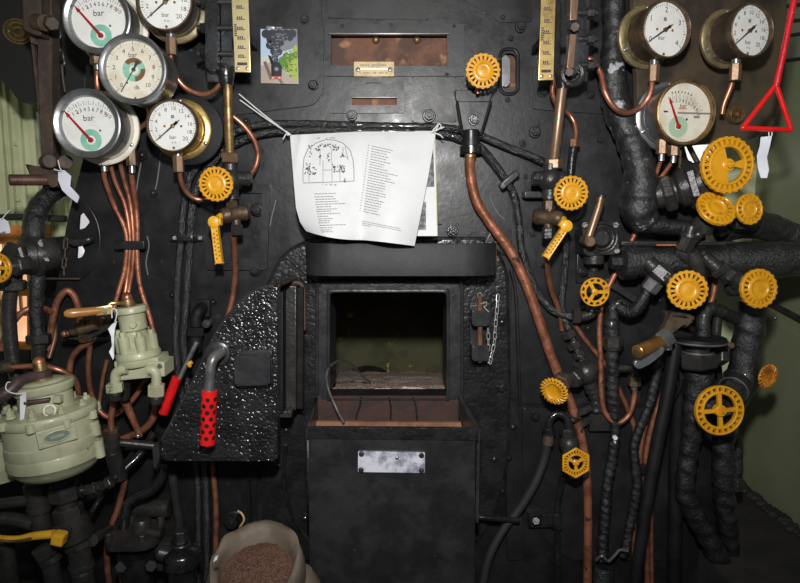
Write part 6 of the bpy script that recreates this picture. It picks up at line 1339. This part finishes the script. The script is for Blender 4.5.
# yellow lever
yl = T('isolating_cock', 'long yellow lever with a block end, low beside the hexagon stack', 'lever', P(58, 537, -.34))
b = B(); pts = [P(-12, 536, -.37), P(2, 538.5, -.37), P(18, 539, -.37), P(34, 536, -.37), P(54, 534, -.37)]
b.tube(pts, [3.2 * kG, 3.4 * kG, 3.6 * kG, 4.2 * kG, 4.6 * kG], 10); b.done_mesh('lever', YELL, yl)
bb = B(); bb.tube([p + V((0, -.0115, .0)) for p in pts[:-1]], .004, 6); bb.done_mesh('groove', BRASSD, yl)
B().box(P(59.5, 538, -.375), .036, .034, .036, (1, 0, -.25), None, (.25, 0, 1), bev=.007).done_mesh('block_end', YELL, yl)
b = B(); b.cyl(P(62, 535, -.36), P(72, 526, -.30), .018); b.torus(P(64.5, 533, -.345), P(72, 526, -.30) - P(62, 535, -.36), .017, .004, 18, 6); b.done_mesh('spindle', DARKM, yl)
# twin cylinder pump
pu = T('lubricator_pump', 'black twin cylinder pump low beside the tarred cables', 'pump', P(150, 583, -.16))
yP = -.18; kP = K(150, 550, yP)
def Pm(px, py, y=yP): return P(px, py, y)
b = B(); b.lathe(Pm(137, 560), UP, [(-27 * kP, 0), (-27 * kP, 13 * kP), (-22 * kP, 17 * kP), (8 * kP, 18 * kP), (8 * kP, 0)], 30); b.done_mesh('near_cylinder', GLOSSB, pu)
fp = rnd([(112, 0), (124, 34), (160, 36), (168, 20), (158, 2), (140, -6)], 6)
b = B(); o0 = Pm(139, 541)
def pl(poly, z0, th):
    return [o0 + V(((x) * kP, (y_) * kP, z0)) for x, y_ in poly]
b.slab(pl(rnd([(-27, -20), (16, -20), (22, -4), (18, 26), (-20, 30), (-30, 6)], 8), 0, 0), .03, (0, 0, 1), bev=.004); b.done_mesh('cover_plate', DARKM, pu)
b = B(); b.lathe(o0 + V((2 * kP, 4 * kP, .028)), UP, [(0, 0), (0, 9 * kP), (11 * kP, 8.5 * kP), (13 * kP, 7 * kP), (13 * kP, 0)], 24); b.done_mesh('boss', DARKM, pu)
b = B(); b.cyl(o0 + V((8 * kP, -4 * kP, .04)), o0 + V((25 * kP, -6 * kP, .035)), 4 * kP); b.done_mesh('side_spout', DARKM, pu)
for dx, dy in ((-24, -12), (10, -15), (-16, 24), (14, 22)): B().hexa(o0 + V((dx * kP, dy * kP, .026)), o0 + V((dx * kP, dy * kP, .048)), 3.8 * kP).done_mesh('stud_nut', DARKM, pu)
for px, py in ((121, 567), (151, 566)): B().hexa(P(px, py, -.24), P(px, py, -.20), 6 * kP).done_mesh('side_plug', MATTB, pu)
c2 = Pm(182, 566, -.17); b = B(); b.lathe(c2, UP, [(-40 * kP, 0), (-40 * kP, 15 * kP), (-2 * kP, 14 * kP), (2 * kP, 18 * kP), (14 * kP, 18 * kP), (17 * kP, 16 * kP), (20 * kP, 9 * kP), (27 * kP, 8 * kP), (27 * kP, 0)], 30); b.done_mesh('far_cylinder', GLOSSB, pu)
B().hexa(c2 + V((0, 0, 26 * kP)), c2 + V((0, 0, 38 * kP)), 7 * kP).done_mesh('cap_nut', DARKM, pu); B().torus(c2 + V((0, 0, 24 * kP)), UP, 8.5 * kP, .004, 24, 6).done_mesh('washer', DARKM, pu)
b = B(); b.cyl(Pm(158, 552), c2 + V((0, 0, 8 * kP)), 8 * kP); b.box(V((Pm(150, 560).x, -.07, Pm(150, 560).z)), .12, .18, .10); b.done_mesh('link_arm', DARKM, pu)
# black elbow above the fire door edge
el = T('pipe_elbow', 'black elbow with hexagon joint between the tarred cables and the fire door', 'fitting', P(196, 335, -.03))
b = B(); b.box(P(203, 308, -.01), .05, .02, .06, bev=.003); b.tube([P(202, 308, -.02), P(199, 311, -.07), P(196, 318, -.08), P(196, 326, -.08)], [.020, .020, .019, .018], 14); b.done_mesh('bend', MATTB, el)
B().hexa(P(195.5, 327, -.08), P(195.5, 336, -.08), .030).done_mesh('union_nut', MATTB, el); B().cyl(P(195.5, 336, -.08), P(195.5, 352, -.08), .022, 16).done_mesh('sleeve', MATTB, el); B().cyl(P(209, 322, -.02), P(206, 324, -.09), .014, 12).done_mesh('stud', GLOSSB, el)
# ================================================================== SQUARE BOX WITH BRASS LEVER
bx = T('regulator_cock', 'square black box with round cast face and upright brass lever', 'valve', P(598, 256, -.08))
b = B(); b.slab(pp(rnd([(582, 222), (618, 222), (619, 254), (584, 256)], 4), -.12), .10, (0, 1, 0), bev=.008); b.done_mesh('box', DARKM, bx)
for r in (15, 11.5): B().torus(P(602, 238, -.122), TO, r * K(602, 238, -.12), .005, 30, 8).done_mesh('cast_ring', DARKM, bx)
B().lathe(P(600, 238, -.12), TO, [(-.01, 0), (-.01, .035), (.012, .030), (.02, .022), (.02, 0)], 24).done_mesh('boss', DARKM, bx)
b = B(); b.cyl(P(588, 240, -.18), P(599, 206, -.17), 4.4 * .0029); b.lathe(P(587, 241, -.16), TO, [(-.03, 0), (-.03, .016), (.034, .017), (.038, .013), (.038, 0)], 18); lo = b.done_mesh('lever', BRTUBE, bx)
B().cyl(P(598, 209, -.17), P(601, 197, -.168), 4.2 * .0029).done_mesh('lever_end', BRASSD, lo); B().cyl(P(601, 197.5, -.168), P(601.3, 195, -.168), 4.4 * .0029).done_mesh('end_cap', DARKM, lo); B().lathe(P(587, 241, -.197), TO, [(0, .007), (.002, .007), (.002, 0)], 12).done_mesh('pin', BRONZE, lo)
for px, py in ((585, 225), (616, 225), (617, 251)): B().hexa(P(px, py, -.115), P(px, py, -.13), .010).done_mesh('corner_bolt', DARKM, bx)
B().cyl(P(594, 254, -.08), P(594, 264, -.08), .032, 18).done_mesh('foot', DARKM, bx); B().box(P(602, 245, -.02), .06, .06, .06).done_mesh('mount', MATTB, bx)
br = T('wall_bracket', 'black bolted bracket plate below the square box with a brass lever', 'bracket', P(584, 284, 0)); B().box(P(585, 268, -.008), .06, .02, .10, bev=.003).done_mesh('plate', BLACK, br); bolt_bm(583, 272, 4, -.02).done_mesh('bolt', BLACK, br)
b = B(); b.box(P(620, 290, -.03), .12, .02, .022, (1, 0, -.62), None, (.62, 0, 1), bev=.003); tag(b.done_mesh('slanting_bar', DARKM), 'black bar slanting from the square box towards the manifold foot', 'bar')
# ================================================================== STEAM BRAKE HANDLE AND LID
bh = T('steam_brake', 'bronze brake lever with round brass grip and flat steel blade', 'lever', P(664, 345, -.24))
b = B(); b.slab(pp([(661, 333), (668, 322), (671, 312), (680, 313), (692, 315), (693, 322), (686, 328), (685, 322), (672, 332), (668, 345), (662, 342)], -.255), .03, (0, 1, 0), bev=.004); b.box(P(678, 315, -.22), .07, .07, .012, (1, 0, -.12), None, (.12, 0, 1), bev=.003); b.done_mesh('arm', mat('arm_bronze', (.20, .15, .11), .38, .7, .25, 50, (.09, .07, .055), 22), bh)
b = B(); b.hexa(P(660, 343, -.265), P(668, 336, -.25), .030); b.cyl(P(667, 350, -.255), P(668, 333, -.25), .014); b.done_mesh('ferrule', STEEL, bh)
b = B(); a = P(637, 352, -.33); z = P(663, 340.5, -.262); b.cyl(a, z, .0195, 22); g_ = b.done_mesh('grip', mat('grip_brass', (.42, .23, .07), .33, .7, .06, 50, (.30, .15, .045), 25), bh)
d = (z - a).normalized(); B().lathe(a, -d, [(-.002, 0), (-.002, .014), (.003, .012), (.003, 0)], 18).done_mesh('end_disc', BRASSD, g_)
b = B(); b.slab(pp(rnd([(634, 362), (655, 350), (664, 346), (665, 352), (650, 364), (640, 369), (635, 368)], 3), -.30), .012, (0, 1, -.0), bev=.003); b.done_mesh('blade', STEEL, bh)
b = B(); b.cyl(P(666, 330, -.24), V((P(690, 345, -.14).x, -.14, P(690, 338, -.14).z)), .014); b.done_mesh('spindle', DARKM, bh)
ld = T('brake_pedestal', 'round black lid of the valve beside the bronze brake lever, seen from above', 'valve', P(698, 350, -.16))
cl = P(698, 338, -.16); kl = K(698, 338, -.16)
B().lathe(cl, UP, [(-4.5 * kl, 0), (-4.5 * kl, 25.5 * kl), (-1.5 * kl, 27 * kl), (1 * kl, 26 * kl), (2 * kl, 22 * kl), (2.2 * kl, 0)], 44).done_mesh('disc', MATTB, ld)
B().torus(cl - V((0, 0, 2.6 * kl)), UP, 26.3 * kl, .0035, 44, 6).done_mesh('rim', BEZD, ld)
b = B(); b.cyl(cl - V((0, 0, 28 * kl)), cl - V((0, 0, 3 * kl)), 12 * kl); b.hexa(cl - V((0, 0, 13 * kl)), cl - V((0, 0, 6 * kl)), 9.5 * kl); b.hexa(cl - V((-.005, 0, 30 * kl)), cl - V((0, 0, 14 * kl)), 19 * kl); b.done_mesh('hexagon_body', DARKM, ld)
b = B(); b.torus(cl - V((0, 0, 14 * kl)), UP, 15 * kl, .004, 30, 6); b.done_mesh('bright_edge', BEZD, ld)
b = B(); b.cyl(P(712, 338, -.12), P(722, 352, -.10), .02); b.hexa(P(716, 356, -.13), P(724, 357, -.12), .028); b.cyl(P(718, 344, -.12), P(726, 344, -.12), .014); b.done_mesh('side_fitting', DARKM, ld); B().cyl(P(724, 344, -.13), P(733, 346, -.13), .010).done_mesh('brown_tip', BRTUBE, ld)
pipe('bend_pipe', [(704, 338, -.15), (703, 322, -.15), (707, 311, -.14), (716, 309, -.13), (726, 314, -.12), (738, 320, -.10), (746, 322, -.09)], 6.5, LAG, 'lagged gooseneck bending over the round black lid', cat='pipe', n=14, step=.008, ridge=.002, pitch=.02, rough=.003)
pipe('black_pipe', [(716, 338, -.11), (717, 326, -.11), (718, 316, -.11)], 4.5, DARKM, 'short black riser behind the lagged gooseneck', n=12)
pipe('support_column', [(681, 338, -.05), (679, 400, -.05), (676, 470, -.05), (674, 600, -.05)], 7, MATTB, 'dark upright column behind the leaning black pole', cat='column', n=14)
pipe('thin_pipe', [(682, 365, -.09), (682, 378, -.09), (679, 390, -.085), (672, 402, -.07)], 2.2, MATTB, 'thin black pipe with small joint under the bronze brake lever', cat='pipe', n=10)
tag(B().hexa(P(682, 371, -.09), P(682, 379, -.09), .016).done_mesh('pipe_joint', GLOSSB), 'small black joint on the thin pipe under the bronze brake lever', 'pipe fitting')
pipe('thin_pipe', [(702, 275, -.10), (711, 270, -.08), (715, 280, -.08), (713, 296, -.08), (708, 310, -.08)], 3, COPD, 'short dull copper bend behind the manifold wheels', group=CP)
pipe('red_brown_pipe', [(686, 140, -.06), (694, 156, -.06), (704, 174, -.06)], 2.6, BRONZE, 'thin brown pipe crossing the white window patch', cat='pipe', n=10)
for lab, pts in (('brown capillary pipe under the stained gauge nearest the wrapped pipe', [(662, 156, -.16), (659, 166, -.14), (655, 178, -.12), (650, 190, -.09)]), ('brown capillary pipe slanting from the second union under the stained gauge', [(674, 158, -.16), (668, 168, -.14), (660, 178, -.12), (652, 186, -.09)]), ('darkest of three capillary pipes under the stained gauge', [(680, 150, -.14), (680, 165, -.13), (679, 182, -.12)])):
    pipe('capillary_pipe', pts, 1.9, COPR if 'darkest' not in lab else BRONZE, lab, cat='pipe', group='capillary pipes', n=8)
# ================================================================== RED PULL HANDLE
rh = T('pull_handle', 'red enamelled triangular pull handle hanging on a red rod', 'handle', P(775, 131, -.34))
yR = -.34; kR = K(775, 80, yR)
B().tube([P(796, -10, yR), P(786, 40, yR), P(776, 87, yR)], 3.0 * kR, 14, rough=.0008, step=.01).done_mesh('rod', REDP, rh)
b = B()
for a, z in (((776, 85), (743, 127.5)), ((776, 85), (791, 129)), ((743, 128), (790, 130))): b.cyl(P(*a, yR), P(*z, yR), 2.5 * kR, 14)
for q in ((776, 86), (743, 128), (790.5, 129.5)): b.sphere(P(*q, yR), 2.7 * kR, 12)
b.done_mesh('triangle', RED, rh)
# ================================================================== CARD TAGS
def tagc(label, pts, y, string, bend=.01, m=TAGM):
    t = T('card_tag', label, 'tag', P(*pts[0][0], y), 'card tags')
    n = len(pts)
    b = B(); rows = []
    for i, (a, z) in enumerate(pts):
        o = bend * math.sin(i * 2.2 + 1); rows.append([P(*a, y + o), P((a[0] + z[0]) / 2, (a[1] + z[1]) / 2, y + o * .4), P(*z, y - o * .6)])
    b.grid(rows); b.grid([[p + V((0, .0012, 0)) for p in r] for r in rows]); b.done_mesh('card', m, t, sharp=70)
    B().tube(pline(string, y - .005), .0016, 6).done_mesh('tie_string', STRING, t)
    return t
tagc('curled pale tag tied to the rusty handle', [((58, 172), (64, 170)), ((58, 180), (71, 176)), ((62, 190), (70, 186)), ((68, 196), (79, 196)), ((77, 203), (79, 198))], -.14, [(58, 160), (60, 168), (62, 171), (56, 170), (54, 169)])
tagc('crumpled white tag hanging under the red triangular handle', [((761, 137), (772, 136)), ((760, 146), (770, 146)), ((757, 156), (767, 157)), ((758, 168), (769, 170)), ((761, 178), (767, 178))], -.33, [(769, 138), (769, 132), (771, 129), (772, 134), (771, 137)])
tagc('thin torn tag tied to the wooden valve handle fork', [((112, 324), (117, 321)), ((108, 329), (115, 328)), ((111, 336), (114, 336)), ((112, 346), (114, 345)), ((109, 352), (114, 354)), ((113, 360), (114, 357))], -.32, [(112, 318), (112, 310), (115, 309), (117, 313), (115, 322)], m=PAPER)
tagc('narrow white tag hanging from the maroon brake handle', [((20, 393), (26, 392)), ((20, 405), (26, 404)), ((20, 418), (24, 417)), ((19, 428), (24, 429)), ((22, 434), (26, 433))], -.47, [(22, 394), (12, 393), (6, 389), (7, 383), (10, 382)], m=PAPER)
tagc('pale blue tag at the frame edge above the timber window', [((-4, 219), (3, 218)), ((-4, 226), (8, 222)), ((0, 233), (10, 229)), ((2, 234), (10, 233))], -.12, [(2, 219), (6, 214), (10, 210)])
# ================================================================== RUSTY UPRIGHT LEVER AND BLACK PANEL
bp2 = B(); bp2.slab([P(*q, .20) for q in rnd([(-60, -60), (86, -60), (86, 96), (60, 103), (20, 103), (8, 86), (-60, 40)], [0, 0, 0, 4, 6, 4, 0])], .2, (0, 1, 0), bev=.006)
pb = tag(bp2.done_mesh('black_tank', DARKPANEL), 'large black tank behind the rusty upright bar', 'tank')
op = T('oval_plate', 'tarnished oval brass plate on the black tank', 'plate', P(18, 44, .19))
pts = [P(18 + 14.5 * math.cos(t) * 1 , 31.5 + 12 * math.sin(t) + 2.5 * math.cos(t), .195) for t in [2 * math.pi * i / 32 for i in range(32)]]
B().slab(pts, .008, (0, 1, 0), bev=.001).done_mesh('plate', mat('plate_tarnish', (.085, .065, .025), .4, .7, .3, 60, (.14, .11, .045), 30), op)
B().tube(pts + [pts[0]], .0035, 6).done_mesh('raised_rim', BRASSD, op)
e = B(); random.seed(4)
for rr in (.74, .36):
    for i in range(18 if rr > .5 else 9):
        t = math.pi * (1.02 + .96 * i / (18 if rr > .5 else 9)); e.box(P(18 + 14.5 * rr * math.cos(t), 31.5 + 12 * rr * math.sin(t) + 2.5 * rr * math.cos(t), .194), .0045, .002, .006)
    for i in range(14 if rr > .5 else 7):
        t = math.pi * (.06 + .88 * i / 14 * (1 if rr > .5 else 2)); e.box(P(18 + 14.5 * rr * math.cos(t), 31.5 + 12 * rr * math.sin(t) + 2.5 * rr * math.cos(t), .194), .0045, .002, .006)
e.done_mesh('worn_lettering', BRASSD, op); B().sphere(P(9, 31, .192), .005, 8).done_mesh('screw', STEEL, op)
ub = T('regulator_rod', 'rusty upright bar with a flat head and hexagon pivot', 'bar', P(45, 186, -.05))
b = B(); b.slab(pp([(38, -20), (52, -20), (51, 60), (54, 188), (42, 188), (38, 60)], -.05), .05, (0, 1, 0), bev=.005); b.done_mesh('bar', RUSTD, ub)
b = B(); b.slab(pp([(21, -20), (41, -20), (41, 36), (36, 35), (25, 31), (23, 28)], -.10), .05, (0, 1, 0), bev=.004); b.done_mesh('head', RUSTD, ub)
b = B(); b.cyl(P(36, 22, -.1), P(46, 23, -.13), .024); b.done_mesh('pivot', RUSTD, ub); B().hexa(P(48, 22, -.10), P(52.5, 23.5, -.16), .021).done_mesh('pivot_nut', RUSTD, ub)
b = B(); b.slab(pp([(29, 34), (37, 36), (38, 45), (31, 43)], -.04), .03, (0, 1, 0)); b.slab(pp([(31, 43), (34, 44), (40, 100), (38, 110)], -.02), .015, (0, 1, 0)); b.done_mesh('link_plate', RUSTD, ub)
B().slab(pp([(36, 112), (38, 112), (43, 152), (42, 156)], .05), .01, (0, 1, 0)).done_mesh('thin_link', STEEL, ub)
hb = T('cross_bar', 'rusty round handle bar bolted across the foot of the upright bar', 'handle', P(30, 186, -.09))
b = B(); b.cyl(P(9, 180, -.14), P(50, 180, -.07), 5.6 * .0031, 20); b.done_mesh('grip', mat('grip_rust', (.085, .040, .030), .45, .3, .2, 50, (.12, .06, .04), 18), hb)
b = B(); b.slab(pp(rnd([(43, 160), (52, 156), (56, 168), (58, 186), (50, 188), (46, 176)], 3), -.10), .04, (0, 1, 0), bev=.004); b.done_mesh('clamp_plate', RUSTD, hb)
for q in ((46, 162), (62, 163)): B().cyl(P(*q, -.09), P(q[0] + 4, q[1] - 1, -.13), .022).done_mesh('boss', RUSTD, hb)
b = B(); b.slab(pp([(25, 164), (48, 170), (48, 175), (29, 174)], -.05), .03, (0, 1, 0), bev=.003); b.done_mesh('flat_arm', DARKM, hb); B().box(P(48, 175, -.04), .06, .10, .05).done_mesh('socket', RUSTD, hb)
pipe('ledge_bar', [(-10, 218, .10), (20, 217, .10), (66, 219, .10)], 3.5, DARKM, 'dark bar along the sill under the pale boarding', cat='bar', n=10)
# the cross valve behind
tag(B().slab(pp([(-10, 234), (40, 236), (60, 240), (64, 300), (54, 360), (44, 420), (44, 480), (-10, 480), (-10, 372), (44, 372), (44, 300), (-10, 300)], .30), .02, (0, 1, 0)).done_mesh('cab_side_sheet', MATTB), 'matt black sheet behind the pipes under the timber window', 'sheet') if False else None
ch_ = pline([(53, -10, .02), (54, 12, .02), (57, 30, .02), (58.5, 45, .02), (60.5, 58, .02), (62, 66, .02)])
chain('dull iron chain hanging beside the rusty upright bar', ch_, DARKM, .055, .0035)
pipe('hook_rod', [(62, 65, .02), (63, 78, .02), (65, 92, .02)], 1.2, RUSTD, 'thin rusty rod at the end of the dull iron chain', cat='rod', n=8)
chain('rusty chain hanging on the plate edge above the arched copper pipe', pline([(66, 238, -.03), (65, 255, -.03), (63.5, 268, -.03), (64, 276, -.03)]), RUSTD, .035, .003)
tag(B().box(P(64, 278.5, -.02), .11, .014, .005).done_mesh('rusty_pin', RUSTD), 'thin rusty pin lying across the end of the rusty chain', 'pin')
# ================================================================== CAMERA, FLASH, DAYLIGHT FILL
cd = bpy.data.cameras.new('camera'); co = bpy.data.objects.new('camera', cd); COL.objects.link(co)
co.location = CAM; co.rotation_euler = (math.pi / 2 - PITCH, 0, 0); cd.sensor_width = 36; cd.lens = FPX / 800 * 36; cd.clip_start = .02
SC.camera = co
fl = bpy.data.lights.new('flash', 'SPOT'); fo = bpy.data.objects.new('flash', fl); COL.objects.link(fo)
fl.energy = 176; fl.spot_size = math.radians(103); fl.spot_blend = .8; fl.shadow_soft_size = .05; fl.color = (1, .985, .96)
fo.location = CAM + V((.0, .02, .40)); tgt = V((0, 0, .42)); fo.rotation_euler = (tgt - fo.location).to_track_quat('-Z', 'Y').to_euler()
w = bpy.data.worlds.new('world'); SC.world = w; w.use_nodes = True
w.node_tree.nodes['Background'].inputs['Color'].default_value = (.75, .85, 1, 1); w.node_tree.nodes['Background'].inputs['Strength'].default_value = .085
al = bpy.data.lights.new('rear_daylight_fill', 'AREA'); ao = bpy.data.objects.new('rear_daylight_fill', al); COL.objects.link(ao)  # unseen area lamp added behind the camera as daylight fill
al.shape = 'RECTANGLE'; al.size = 2.4; al.size_y = 1.0; al.energy = 6; al.color = (.9, .95, 1); ao.location = (0, -2.6, .9); ao.rotation_euler = (V((0, 0, .2)) - ao.location).to_track_quat('-Z', 'Y').to_euler()
SC.view_settings.view_transform = 'Standard'; SC.view_settings.look = 'None'; SC.view_settings.gamma = 1; SC.view_settings.exposure = 0; SC.view_settings.use_curve_mapping = False
